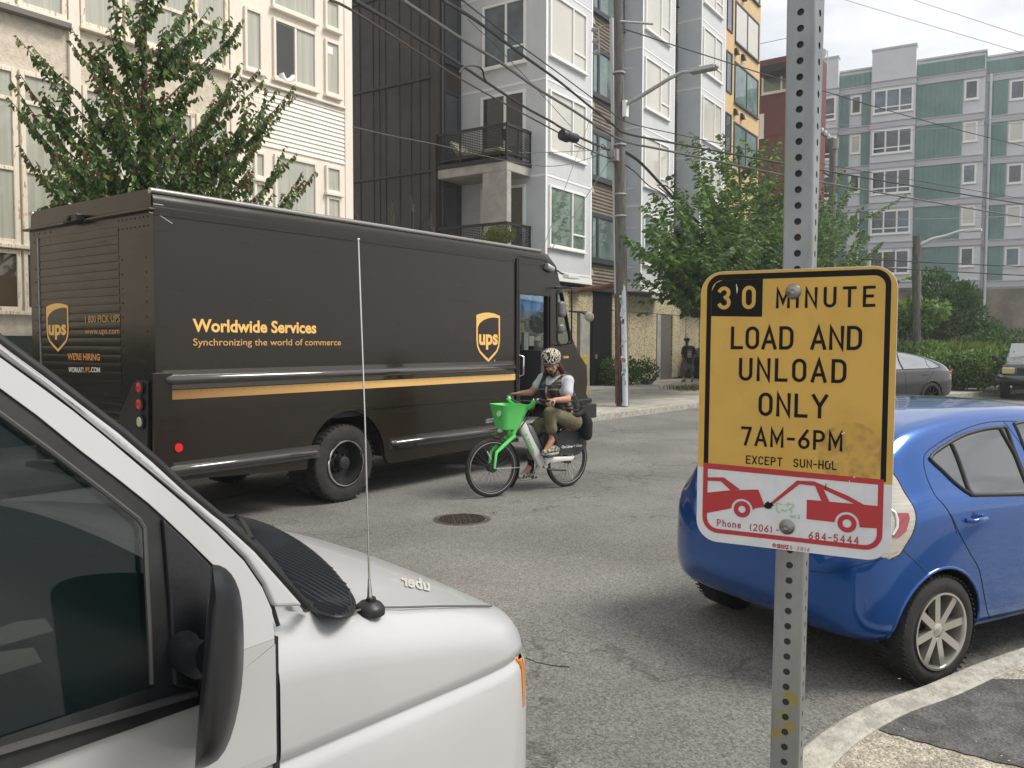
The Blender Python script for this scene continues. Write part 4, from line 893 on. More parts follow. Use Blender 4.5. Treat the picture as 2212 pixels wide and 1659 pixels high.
# wiper
mb=MB(); W_=[onhood(x,y,.02) for x,y in ((643,1300),(620,1262),(600,1232),(570,1195),(540,1165),(505,1135),(480,1115))]; mb.tube(W_,.009,6); mb.tube([onhood(x,y,.03) for x,y in ((545,1165),(535,1145),(520,1122),(505,1115),(475,1120))],.006,6); mb.build('wiper',m_vrub,vn,smooth=50)
# seams
mb=MB(); mb.tube([onhood(x,y,.0005) for x,y in ((762,1321),(800,1312),(870,1311.5),(950,1309),(1030,1308.5),(1062,1309))],.0028,5); mb.build('bonnet_seam',M('seam_dark',(.1,.1,.1),.7),vn)
# headlamp corner
a=Sd(1137,1434); hz0,hz1=.735,.90
mb=MB(); xx=.782
mb.loft([[(xx+.004+.0*k,.0+.024,z) for k,z in ((0,hz0),(0,hz1))]+[(xx+.03,.03,hz1),(xx+.03,.03,hz0)],[(xx+.07,.075,hz0+.0),(xx+.07,.075,hz1),(xx+.10,.1,hz1),(xx+.10,.1,hz0)]])
mb.box(.70,.79,.03,.06,hz0-.05,hz1)
mb.build('headlamp_housing',m_vrub,vn)
mb=MB()
ring=lambda z,s:[(xx+.0+s*.003,.016-s*.003,z),(xx+.022+s*.003,.024-s*.003,z),(xx+.045+s*.003,.05-s*.003,z),(xx+.09,.09,z),(xx+.06,.1,z),(xx+.0,.04,z)]
mb.loft([ring(hz0,0),ring(hz0+.02,1.4),ring((hz0+hz1)/2,2),ring(hz1-.02,1.4),ring(hz1,0)]); mb.build('indicator_lens',M('amber_lens',(.75,.25,.02),.15,coat=.6),vn,smooth=50)
mb=MB(); mb.box(.6,.79,.02,VW-.02,.35,.72); mb.build('front_bumper',m_vw,vn,bevel=.03)
mb=MB(); q=[onhood(1136,1412,.0)]; b=Sd(1137,1422)
mb.tube([dep(1136,1421,2.28)-vn.location,dep(1160,1431,2.27)-vn.location,dep(1195,1438,2.26)-vn.location,dep(1231,1441,2.25)-vn.location],.0016,5); mb.build('loose_wire',m_vrub,vn)
# aerial
ab=onhood(799,1316,.0); 
mb=MB(); mb.lathe((ab.x,ab.y,ab.z-.006),(0,-.15,1),[(0,.001),(0,.0335),(.012,.032),(.02,.025),(.026,.012),(.034,.010),(.036,.001)],24); base=mb.build('aerial_base',m_vblk,vn,smooth=40)
tp_=hit(vn,774.5,517,0,ab.x-.0)
d0=(CAM-vn.location-Vector((ab.x,ab.y,ab.z)))
t_=dep(774.5,517,(Vector((ab.x,ab.y,ab.z))+vn.location-CAM).dot(FW)+.0)-vn.location
mb=MB(); p0=Vector((ab.x,ab.y,ab.z+.028)); mb.tube([p0,p0.lerp(t_,.05)],[.006,.003],8); mb.tube([p0.lerp(t_,.04),p0.lerp(t_,.5)+Vector((.002,0,0)),t_],[.0024,.002,.0014],8); mb.ell(t_,.0032,8,6); mb.build('whip_aerial',m_chrome,base,smooth=60)
# ghost sticker on the bonnet
m_gh=M('sticker_ghost',(.44,.435,.41),.5)
c=onhood(905,1268,.004); mb=MB()
ux=(onhood(930,1272,.0)-onhood(880,1262,.0)); h_=onhood(900,1252,.0)-onhood(905,1282,.0)
S0=onhood(932,1272,.003)
nrm=ux.normalized().cross(h_.normalized())
mb2=MB(); text(mb2,'uber',onhood(931,1276,.003),-ux,h_,h_.length*.85,ux.length*1.25,bold=.03); mb2.build('faded_sticker',m_gh,vn,normals=False)
mb.bm.free()
# cabin seen dimly through the glass
m_cab=M('cabin_grey',(.05,.055,.055),.8); mb=MB(); mb.box(-1.55,.05,.1,VW-.08,.5,.8); mb.build('cabin_floor',m_int,vn)
mb=MB(); mb.box(-.32,.25,.12,VW-.12,.8,1.13); mb.build('dashboard',m_cab,vn,bevel=.05,seg=3)
mb=MB(); mb.box(-1.6,-1.0,VW-.14,VW-.1,.45,1.9); mb.box(-1.6,.98,VW-.05,VW-.01,.42,1.18);  mb.tube([(-.02,VW-.06,1.15),(-.55,VW-.2,1.9)],.05,8); mb.build('far_side',m_vw,vn)
for y in (.3,1.25): mb=MB(); mb.box(-1.1,-.6,y,y+.5,.8,1.0); mb.box(-1.2,-1.05,y,y+.5,.95,1.6); mb.build('seat',m_cab,vn,bevel=.05,seg=3)
mb=MB(); c=Vector((-.42,1.5,1.2)); mb.tube([c+Vector((.09*math.sin(a),.19*math.cos(a),.17*math.sin(a))) for a in [2*PI*k/24 for k in range(25)]],.014,8); mb.tube([c+Vector((0,-.18,0)),c+Vector((0,.18,0))],.015,6); mb.tube([c,c+Vector((.15,0,-.12))],.025,6); mb.build('steering_wheel',m_rubber,vn,smooth=60)
mb=MB()
for q,(x,y,l) in enumerate((((45,1372,.5)),((15,1440,.4)))): 
    p=hit(vn,x,y,1,l); mb.poly([p+Vector((-.05,-.03,.0)),p+Vector((.04,-.05,.008)),p+Vector((.06,.03,.012)),p+Vector((.01,.05,.014)),p+Vector((-.04,.04,.01))])
mb.build('papers',M('paper_white',(.28,.31,.30),.8),vn,normals=False)
mb=MB(); p=hit(vn,275,1203,1,.95); mb.ell(p,(.035,.12,.035),12,8); mb.build('rear_view_mirror',m_rubber,vn,smooth=60)
# roof and the side behind the door, outside the frame but there from a step aside
tp0=Tn(-220,557); tq0=Tn(-220,1667)
mb=MB(); mb.loft([[(x,.0,1.0),(x,.02,1.2),(x,tp0.y,tp0.z-.06),(x,tp0.y+.06,tp0.z+.0),(x,.6,tp0.z+.05),(x,VW-.6,tp0.z+.05),(x,VW-tp0.y-.06,tp0.z),(x,VW-tp0.y,tp0.z-.06),(x,VW-.02,1.2),(x,VW,1.0),(x,VW,.45),(x,VW-.03,.44),(x,VW-.04,1.2),(x,VW-.4,tp0.z),(x,.4,tp0.z),(x,.04,1.2),(x,.03,.44),(x,.0,.45)] for x in (-1.62,tp0.x-.02)]); mb.build('roof_and_side',m_vw,vn,smooth=40)
mb=MB(); mb.box(-1.66,-1.62,.02,VW-.02,.45,tp0.z); mb.build('partition',m_cab,vn)
# ---------------- stroke letters for road-sign lettering ----------------
def arc(cx,cy,rx,ry,a0,a1,n=10): return [(cx+rx*math.cos(rad(a0+(a1-a0)*i/n)),cy+ry*math.sin(rad(a0+(a1-a0)*i/n))) for i in range(n+1)]
def oval(w,r0,r1): # upright stadium-ish ring
    return None
GL={ 'I':(.0,[[(0,0),(0,1)]]),'L':(.46,[[(0,1),(0,0),(.46,0)]]),'T':(.56,[[(0,1),(.56,1)],[(.28,1),(.28,0)]]),'E':(.48,[[(.48,1),(0,1),(0,0),(.48,0)],[(0,.52),(.40,.52)]]),
'M':(.62,[[(0,0),(0,1),(.31,.25),(.62,1),(.62,0)]]),'N':(.52,[[(0,0),(0,1),(.52,0),(.52,1)]]),'U':(.52,[[(0,1),(0,.26)]+arc(.26,.26,.26,.26,180,360)+[(.52,1)]]),
'O':(.52,[arc(.26,.72,.26,.28,180,0)+arc(.26,.28,.26,.28,360,180)+[(0,.72)]]),'A':(.58,[[(0,0),(.29,1),(.58,0)],[(.1,.3),(.48,.3)]]),'D':(.52,[[(0,0),(0,1),(.24,1)]+arc(.24,.72,.28,.28,90,0,6)+arc(.24,.28,.28,.28,0,-90,6)+[(0,0)]]),
'Y':(.58,[[(0,1),(.29,.5),(.58,1)],[(.29,.5),(.29,0)]]),'7':(.48,[[(0,1),(.48,1),(.2,0)]]),'-':(.3,[[(0,.47),(.3,.47)]]),
'6':(.5,[[(.42,1),(.05,.45)]+arc(.25,.27,.25,.27,150,510,16)]),'P':(.5,[[(0,0),(0,1),(.24,1)]+arc(.24,.73,.26,.27,90,-90,10)+[(0,.46)]]),'X':(.52,[[(0,0),(.52,1)],[(0,1),(.52,0)]]),
'C':(.5,[arc(.26,.72,.26,.28,20,180,8)+arc(.26,.28,.26,.28,180,340,8)]),'S':(.5,[arc(.25,.76,.25,.24,20,230,10)+arc(.25,.25,.25,.25,50,-160,10)]),'H':(.5,[[(0,0),(0,1)],[(.5,0),(.5,1)],[(0,.5),(.5,.5)]]),
'3':(.5,[arc(.24,.76,.24,.24,150,-70,10)+arc(.25,.26,.25,.26,70,-150,12)]),'0':(.5,[arc(.25,.72,.25,.28,180,0)+arc(.25,.28,.25,.28,360,180)+[(0,.72)]]),
'h':(.42,[[(0,0),(0,1)],[(0,.42)]+arc(.21,.44,.21,.22,180,0,8)+[(.42,0)]]),'o':(.42,[arc(.21,.33,.21,.33,90,450,16)]),'n':(.42,[[(0,0),(0,.66)],[(0,.42)]+arc(.21,.44,.21,.22,180,0,8)+[(.42,0)]]),'e':(.42,[[(.01,.34),(.41,.34)]+arc(.21,.33,.21,.33,5,320,14)]),
'(':(.16,[arc(.3,.45,.3,.6,130,230,8)]),')':(.16,[arc(-.14,.45,.3,.6,50,-50,8)]),'2':(.5,[arc(.25,.74,.25,.26,160,-20,10)+[(.0,0),(.5,0)]]),'8':(.48,[arc(.24,.76,.2,.24,-90,270,14),arc(.24,.27,.24,.27,90,450,14)]),'4':(.52,[[(.4,0),(.4,1),(0,.3),(.52,.3)]]),'5':(.5,[[(.46,1),(.05,1),(.02,.56)]+arc(.24,.31,.25,.31,120,-150,12)]),'1':(.2,[[(0,.8),(.14,1),(.14,0)]]),"W":(.7,[[(0,1),(.17,0),(.35,.8),(.53,0),(.7,1)]])}
def ribbon(mb,P,wd,f,z):
    P=[p for i,p in enumerate(P) if i==0 or (Vector(p)-Vector(P[i-1])).length>wd*.02]
    n=len(P); L=[];R_=[]
    cl=(Vector(P[0])-Vector(P[-1])).length<1e-4
    for i in range(n):
        p=Vector(P[i]); a=Vector(P[i-1]) if i else (Vector(P[-2]) if cl else None); b=Vector(P[i+1]) if i<n-1 else (Vector(P[1]) if cl else None)
        d0=(p-a).normalized() if a is not None else None; d1=(b-p).normalized() if b is not None else None
        if d0 is None: d0=d1; 
        if d1 is None: d1=d0
        t=(d0+d1); 
        if t.length<1e-3: t=d0
        t=t.normalized(); nn=Vector((-t.y,t.x)); k=1/max(.38,nn.dot(Vector((-d0.y,d0.x))))
        q=p
        if not cl and i==0: q=p-d1*wd*.5
        if not cl and i==n-1: q=p+d0*wd*.5
        L.append(mb.v(f(q+nn*wd*.5*k,z))); R_.append(mb.v(f(q-nn*wd*.5*k,z)))
    for i in range(n-1): mb.face([R_[i],R_[i+1],L[i+1],L[i]])
def strokes(mb,s,x0,x1,y0,h,f,sw=.14,space=.55,z=.0009):
    ws=[space if c==' ' else GL[c][0] for c in s]; hh=h*(1-sw); wd=sw*h; n=len(s)
    tot=sum(ws)*hh; gap=((x1-x0-wd)-tot)/max(1,n-1); x=x0+wd/2
    for c,w_ in zip(s,ws):
        if c!=' ':
            for k,P in enumerate(GL[c][1]):
                ribbon(mb,[(x+px_*hh,y0+wd/2+py_*hh) for px_,py_ in P],wd,f,z+k*.00005)
        x+=w_*hh+gap
# ---------------- parking sign on its post ----------------
sy,st_,sr=rad(-82.779),rad(1.068),rad(-.0846)
SX=Vector((math.cos(sy),math.sin(sy),0)); SN=SX.cross(Vector((0,0,1))); SZ0=Vector((0,0,1))*math.cos(st_)-SN*math.sin(st_)
SX3=SX*math.cos(sr)+SZ0*math.sin(sr); SZ3=-SX*math.sin(sr)+SZ0*math.cos(sr); SN3=SX3.cross(SZ3)
SC=Vector((1.355,.425,1.641))
PW=.0465
def pc(y,x):        # centre line of the post
    d=(SC-SN3*(PW/2+.003)-CAM).dot(FW)
    return d
dmid=(SC-SN3*(PW/2+.0035)-CAM).dot(FW)+.0
pm=dep(1720.5,880,dmid)
def postpt(z):
    return pm+Vector((.004,.002,0))*(z-pm.z)*0+Vector((0,0,z-pm.z))
ps=thing('parking_sign','perforated steel post with a yellow 30 minute loading sign and red tow-away panel','sign',(pm.x,pm.y,NZ-.004))
PL=Vector(ps.location)
m_post=M('post_galvanised',(.30,.315,.32),.42,.75,rgb2=(.20,.215,.22),vs_=9,lo=.35,hi=.62,bump=.08,bs=120,stretch=(1,1,.35))
n,L,b_=nodes_of(m_post); tc_=n.new('ShaderNodeTexCoord'); sx=n.new('ShaderNodeSeparateXYZ'); L.new(tc_.outputs['Object'],sx.inputs[0]); nq=n.new('ShaderNodeTexNoise'); nq.inputs['Scale'].default_value=22; L.new(tc_.outputs['Object'],nq.inputs[0])
mr=n.new('ShaderNodeMapRange'); mr.inputs['From Min'].default_value=1.2; mr.inputs['From Max'].default_value=.95; mr.inputs['To Min'].default_value=-.12; mr.inputs['To Max'].default_value=.03; L.new(sx.outputs[2],mr.inputs['Value'])
ad=n.new('ShaderNodeMath'); ad.operation='ADD'; L.new(mr.outputs[0],ad.inputs[0]); L.new(nq.outputs[0],ad.inputs[1]); r=n.new('ShaderNodeValToRGB'); r.color_ramp.elements[0].position=.58; r.color_ramp.elements[0].color=(0,0,0,1); r.color_ramp.elements[1].position=.66; r.color_ramp.elements[1].color=(.8,.8,.8,1); L.new(ad.outputs[0],r.inputs[0])
src=b_.inputs['Base Color'].links[0].from_socket; mx_=n.new('ShaderNodeMix'); mx_.data_type='RGBA'; L.new(r.outputs[0],mx_.inputs['Factor']); L.new(src,mx_.inputs['A']); mx_.inputs['B'].default_value=(.33,.27,.05,1); L.new(mx_.outputs['Result'],b_.inputs['Base Color'])
ztop=2.75; zs0=NZ; IN=.0254
mb=MB()
def frame_at(z):
    t=max(0,min(1,(z-1.88)/.5)); a=sy-rad(11)*t; X=Vector((math.cos(a),math.sin(a),0)); Nn=X.cross(Vector((0,0,1))); 
    dl=(z-pm.z); c=Vector((pm.x,pm.y,z))+RT*(-.009 if z<pm.z else -.004)*abs(dl)*(-1 if z>pm.z else 1); return c-PL,X,Nn
nc=int((ztop-zs0)/IN)
z_off=0
for k in range(nc):
    z0=zs0+k*IN+.009; z1=z0+IN
    for side in range(4):
        def pt(u,z,inn=0):
            c,X,Nn=frame_at(z); A=[Nn,X,-Nn,-X][side]; Bq=[X,-Nn,-X,Nn][side]; return c+A*(PW/2-inn)+Bq*u
        hw=PW/2-.004; n16=16; zc=(z0+z1)/2; r=.0056
        if side in (0,1) or True:
            outer=[];inn_=[];dp=[]
            for i in range(n16):
                a=2*PI*(i+.5)/n16; ca,sa=math.cos(a),math.sin(a); sc=1/max(abs(ca)/hw,abs(sa)/(IN/2)); outer.append(pt(ca*sc,zc+sa*sc))
                inn_.append(pt(ca*r,zc+sa*r)); dp.append(pt(ca*r,zc+sa*r,.0027))
            # exact corners for a watertight strip
            A_=[mb.v(p) for p in outer]; B_=[mb.v(p) for p in inn_]; C_=[mb.v(p) for p in dp]
            for i in range(n16):
                j=(i+1)%n16; mb.face([A_[i],A_[j],B_[j],B_[i]]); mb.face([B_[i],B_[j],C_[j],C_[i]])
            for (sa_,sb_) in ((1,1),(1,-1),(-1,1),(-1,-1)):
                cn=pt(sa_*hw,zc+sb_*IN/2); ang=math.atan2(sb_*IN/2,sa_*hw)%(2*PI); i=int((ang/(2*PI))*n16-.5)%n16; mb.face([A_[i],mb.v(cn),A_[(i+1)%n16]])
        # rounded corner
        c0,X,Nn=frame_at(z0); c1,X1,N1=frame_at(z1)
        rr=[]
        for (c,Xx,Nx) in ((c0,X,Nn),(c1,X1,N1)):
            A=[Nx,Xx,-Nx,-Xx][side]; Bq=[Xx,-Nx,-Xx,Nx][side]; cc=c+A*(PW/2-.004)+Bq*(PW/2-.004); rr.append([cc+(A*math.cos(q)+Bq*math.sin(q))*.004 for q in (0,PI/8,PI/4,3*PI/8,PI/2)])
        R0=[mb.v(p) for p in rr[0]]; R1=[mb.v(p) for p in rr[1]]
        for i in range(4): mb.face([R0[i],R0[i+1],R1[i+1],R1[i]])
post=mb.build('post',m_post,ps,doubles=.0001,normals=False)
me=post.data; bm=bmesh.new(); bm.from_mesh(me); bmesh.ops.recalc_face_normals(bm,faces=bm.faces); bm.to_mesh(me); bm.free()
mb=MB(); c,X,Nn=frame_at(1.0); 
rings=[]
for z in [zs0,1.15,1.35,1.6,1.9,2.3,ztop]:
    c,X,Nn=frame_at(z); q=PW/2-.003; rings.append([c+X*q+Nn*q,c-X*q+Nn*q,c-X*q-Nn*q,c+X*q-Nn*q])
mb.loft(rings,caps=False); mb.build('post_dark_liner',M('post_inner_shade',(.035,.037,.04),.8),ps)  # dark liner, shade inside the tube put into its colour
# panel: local mm frame, origin lower-left
def F(q,z=0): return SC+SX3*(q[0]-.1525)+SZ3*(q[1]-.2285)+SN3*z-PL
def rrect(x0,x1,y0,y1,r,n=8,tl=None):
    return arc(x1-r,y1-r,r,r,0,90,n)+arc(x0+r,y1-r,r,r,90,180,n)+arc(x0+r,y0+r,r,r,180,270,n)+arc(x1-r,y0+r,r,r,270,360,n)
m_sy=M('sign_yellow',(.56,.345,.07),.5,var=.06,vs_=14,rgb2=None); m_sk=M('sign_black',(.008,.008,.008),.5,spec=.2); m_sr=M('sign_red',(.40,.03,.035),.42); m_sw=M('sign_white',(.62,.63,.66),.45,var=.05,vs_=30)
# sticker residue stain and grime on the yellow
n,L,b_=nodes_of(m_sy)
gm=n.new('ShaderNodeNewGeometry'); vm=n.new('ShaderNodeVectorMath'); vm.operation='DISTANCE'; cst=F((.243,.165))+PL; vm.inputs[1].default_value=tuple(cst); L.new(gm.outputs['Position'],vm.inputs[0]); nq=n.new('ShaderNodeTexNoise'); nq.inputs['Scale'].default_value=70; nq.inputs['Detail'].default_value=5; L.new(gm.outputs['Position'],nq.inputs[0])
r=n.new('ShaderNodeValToRGB'); e=r.color_ramp.elements; e[0].position=.047; e[0].color=(1,1,1,1); e[1].position=.051; e[1].color=(0,0,0,1); L.new(vm.outputs['Value'],r.inputs[0])
r2=n.new('ShaderNodeValToRGB'); e=r2.color_ramp.elements; e[0].position=.42; e[0].color=(.12,.12,.12,1); e[1].position=.66; e[1].color=(.85,.85,.85,1); L.new(nq.outputs[0],r2.inputs[0]); ml=n.new('ShaderNodeMath'); ml.operation='MULTIPLY'; L.new(r.outputs[0],ml.inputs[0]); L.new(r2.outputs[0],ml.inputs[1])
src=b_.inputs['Base Color'].links[0].from_socket; mx_=n.new('ShaderNodeMix'); mx_.data_type='RGBA'; L.new(ml.outputs[0],mx_.inputs['Factor']); L.new(src,mx_.inputs['A']); mx_.inputs['B'].default_value=(.34,.20,.05,1); L.new(mx_.outputs['Result'],b_.inputs['Base Color'])
K=.001
mb=MB(); mb.prism([F(q,0) for q in rrect(0,.305,0,.457,.036)],-SN3*.0018); pan=mb.build('sign_panel',m_sw,ps,bevel=.0004,seg=1)
yb0,yb1=.1265,.1205
mb=MB(); y_=[q for q in rrect(0.0004,.3046,.05,.4566,.036) if q[1]>.3]; mb.poly([F(q,.0002) for q in [(.0004,yb0),(.3046,yb1)]+y_]); mb.build('yellow_face',m_sy,pan,normals=False)
# black border of the yellow part
o_=arc(.2955-.024,.452-.024,.024,.024,0,90,8)+arc(.0105+.024,.452-.024,.024,.024,90,180,8); i_=arc(.2875-.017,.4425-.017,.017,.017,0,90,8)+arc(.0185+.017,.4425-.017,.017,.017,90,180,8)
o_=[(.2955,.124)]+o_+[(.0105,.130)]; i_=[(.2875,.124)]+i_+[(.0185,.130)]
mb=MB(); A=[mb.v(F(q,.0004)) for q in o_]; Bv=[mb.v(F(q,.0004)) for q in i_]
for i in range(len(A)-1): mb.face([A[i],A[i+1],Bv[i+1],Bv[i]])
mb.poly([F(q,.0003) for q in [(.0186,.3825),(.1028,.3805),(.1028,.4424),(.036,.4424),(.0255,.438),(.0186,.425)]])
z9=.0009
strokes(mb,'MINUTE',.1245,.2735,.394,.0325,F); strokes(mb,'LOAD AND',.0525,.2560,.3270,.0378,F,space=.4); strokes(mb,'UNLOAD',.067,.2345,.2748,.0378,F); strokes(mb,'ONLY',.1003,.2083,.2178,.0385,F); strokes(mb,'7AM-6PM',.0727,.2315,.1672,.0315,F); strokes(mb,'EXCEPT SUN-HOL',.0818,.2240,.1370,.0140,F,space=.9)
mb.build('black_lettering',m_sk,pan,normals=False)
mb=MB(); strokes(mb,'30',.0287,.0920,.3935,.0385,F,sw=.16,z=.0012); mb.build('yellow_numerals',m_sy,pan,normals=False)
# red part
mb=MB(); o_=[(.2925,.1275),(.0103,.1335)]+arc(.0103+.026,.0155+.026,.026,.026,180,270,8)+arc(.2925-.026,.0155+.026,.026,.026,270,360,8)
i_=[(.2845,.1190),(.0182,.1238)]+arc(.0182+.019,.0228+.019,.019,.019,180,270,8)+arc(.2845-.019,.0228+.019,.019,.019,270,360,8)
A=[mb.v(F(q,.0006)) for q in o_]; Bv=[mb.v(F(q,.0006)) for q in i_]
for i in range(len(A)): j=(i+1)%len(A); mb.face([A[i],A[j],Bv[j],Bv[i]])
mm=lambda L,z=.0007:[F((x*K,y*K),z) for x,y in L]
archL=[(77+17.5*math.cos(rad(a)),60+17.5*math.sin(rad(a))) for a in range(0,186,12)]
bodyL=[(18.2,102.5-.0),(18.2,108.7),(45.6,111),(49.5,108.5),(73,93),(103,95.6),(114.5,68),(98.5,64),(94.6,61)]+archL[1:]+[(57,55),(18.2,47.8),(18.2,82.7),(57,90),(40.5,103.7),(18.2,102.4)]
# left car in pieces: roof strip, screen pillar, body
mb.poly(mm([(18.2,103.2),(40.5,103.9),(45.6,111),(18.2,108.9)])); mb.poly(mm([(40.5,103.9),(57.2,90.3),(73,93),(45.6,111)],.00072))
mb.poly(mm([(18.2,82.7),(57.2,90.3),(103,95.6),(114.5,68),(98.5,64),(94.6,60)]+archL[1:]+[(18.2,47.8)],.00075))
mb.poly(mm([(98.4,63.9),(114.6,67.6),(115.5,71.5),(97,70)],.0008))
def annulus(cx,cy,r0,r1,z=.0008,n=28):
    A=[mb.v(F(((cx+r1*math.cos(2*PI*i/n))*K,(cy+r1*math.sin(2*PI*i/n))*K),z)) for i in range(n)]; Bv=[mb.v(F(((cx+r0*math.cos(2*PI*i/n))*K,(cy+r0*math.sin(2*PI*i/n))*K),z)) for i in range(n)]
    for i in range(n): j=(i+1)%n; mb.face([A[i],A[j],Bv[j],Bv[i]])
annulus(77,60,6,13.8); annulus(241,54,6.6,14.2)
archR=[(241+18*math.cos(rad(a)),54+18*math.sin(rad(a))) for a in range(186,-6,-12)]
mb.poly(mm([(180,86),(180,54.6),(222.5,54.0)]+archR[1:-1]+[(259.5,50),(284.6,51),(284.6,86)],.00075))
mb.poly(mm([(164,115.6),(190,116.4),(192,109),(164.5,110.2)],.0007)); mb.poly(mm([(190,116.4),(240,98.5),(265,86),(251,86),(205,104.5),(192,109)],.00072)); mb.poly(mm([(192,109),(205,104.5),(214,86),(202,86.01)],.00074))
mb.poly(mm([(124,76),(127.5,73.3),(168,109.8),(164,115.5)],.00076))
strokes(mb,'Phone',.0357,.0760,.0275,.0118,F,sw=.13); strokes(mb,'(206)',.0905,.1265,.0262,.0118,F,sw=.13); strokes(mb,'-',.133,.139,.026,.0118,F,sw=.13); strokes(mb,'684-5444',.1840,.2590,.0228,.0122,F,sw=.14); strokes(mb,'5-2016',.1558,.1858,.0024,.0060,F,sw=.14)
annulus(130.5,6.2,1.0,3.0,.0007); text(mb,'SDOT',F((.1345,.0052),.0007),SX3,SZ3,.0035,.0195,bold=.06); text(mb,'SIGNS',F((.1348,.0022),.0007),SX3,SZ3,.0022,.019,bold=.06)
mb.build('red_tow_panel',m_sr,pan,normals=False)
mb=MB(); mb.poly(mm([(113.5,70),(115,74.5),(118,76.5),(119,78),(121.5,75.5),(124.5,76),(127,74),(128.5,71),(126,70.2),(124.5,66.5),(121,65),(116,65.5),(113,68)],.0014)); mb.poly(mm([(207.8,114.6),(209,114.6),(208.6,103.5),(207.6,103.5)],.0014)); mb.build('black_marker_blot',m_sk,pan,normals=False)
mb=MB()
for P_ in ([(133,73),(134,76),(141,74.4)],[(133,76),(132.4,69),(134.5,65.5)],[(132.5,65),(134,61.5),(139,60.5)],[(146,74.2),(152,78.5),(150,72.5)],[(152.5,75.5),(157.5,77),(160.5,73.8),(156,71)],[(158,70),(152,67.5),(157,66),(156.5,61.5)],[(140,66),(142,63.5),(144,66.5),(147,63),(149,66)]):
    ribbon(mb,[(x*K,y*K) for x,y in P_],.0009,F,.0013)
for P_ in ([(155.5,58.5),(155.5,54)],[(158.5,58.5),(158.5,54)],[(155.5,56.2),(158.5,56.2)],[(160.5,54.2),(162,58.5),(163.8,54.2)],[(166,58.5),(169.5,58.5),(167.5,54.3),(170,54.3)]): ribbon(mb,[(x*K,y*K) for x,y in P_],.0008,F,.0013)
mb.build('green_marker_scrawl',M('marker_green',(.18,.5,.15),.6),pan,normals=False)
m_pp=M('paper_scrap',(.6,.56,.48),.8); mb=MB()
for (x,y,w_,h_,a) in ((250,128,3.2,2.2,.9),(243,121.5,2.5,1.6,1.1),(232,196,6,2.2,.3),(213,149,2.6,2.2,.8),(216,143,1.6,3.2,.4),(222,150,2,1.2,0),(60,434,1.6,2.6,.2)):
    c=Vector((x,y)); R2=Matrix.Rotation(a,2); q=[c+R2@Vector(v) for v in ((-w_/2,-h_/2),(w_/2,-h_/2.4),(w_/2.2,h_/2),(-w_/2.6,h_/2.2))]; mb.poly([F((p.x*K,p.y*K),.0015) for p in q])
q=[(59.5,432),(61,433),(62.5,428),(62,422),(60.8,419),(60.4,424)]; mb.poly([F((x*K,y*K),.0016) for x,y in q])
mb.build('peeled_sticker_bits',m_pp,pan,normals=False)
for (x,y) in ((151.4,420.4),(150,38.5)):
    mb=MB(); mb.lathe(F((x*K,y*K),.0),SN3,[(.0005,.001),(.0005,.0122),(.002,.0122),(.004,.0105),(.006,.007),(.0072,.0045),(.0076,.004),(.0068,.003),(.0066,.0002)],28); mb.build('bolt_head',M('bolt_steel',(.26,.255,.24),.38,.9,var=.15,vs_=60),ps,smooth=40)
# ---------------- cars ----------------
from mathutils.bvhtree import BVHTree
def sec(x,w,zb,zbelt,ztop,ytop,wb=None):
    # half section from the centre of the floor to the centre of the roof, right side (y<0)
    wb=w*.965 if wb is None else wb
    h=zbelt-zb
    L=[(0,zb),(w*.55,zb),(w*.90,zb+.015),(w*.975,zb+.09),(w*.995,zb+h*.32),(w,zb+h*.58),(w*.99,zb+h*.84),(wb,zbelt),
       (ytop+(wb-ytop)*.80,zbelt+(ztop-zbelt)*.10),(ytop+(wb-ytop)*.36,zbelt+(ztop-zbelt)*.60),(ytop+(wb-ytop)*.06,zbelt+(ztop-zbelt)*.88),(ytop*.86,ztop-.028 if ztop-zbelt>.1 else ztop-.008),(ytop*.5,ztop-.006),(0,ztop)]
    R=[(x,-y,z) for y,z in L]; Lf=[(x,y,z) for y,z in L[-2:0:-1]]
    return R+Lf
def inpoly(p,P):
    c=False; j=len(P)-1
    for i in range(len(P)):
        if (P[i][1]>p[1])!=(P[j][1]>p[1]) and p[0]<(P[j][0]-P[i][0])*(p[1]-P[i][1])/(P[j][1]-P[i][1])+P[i][0]: c=not c
        j=i
    return c
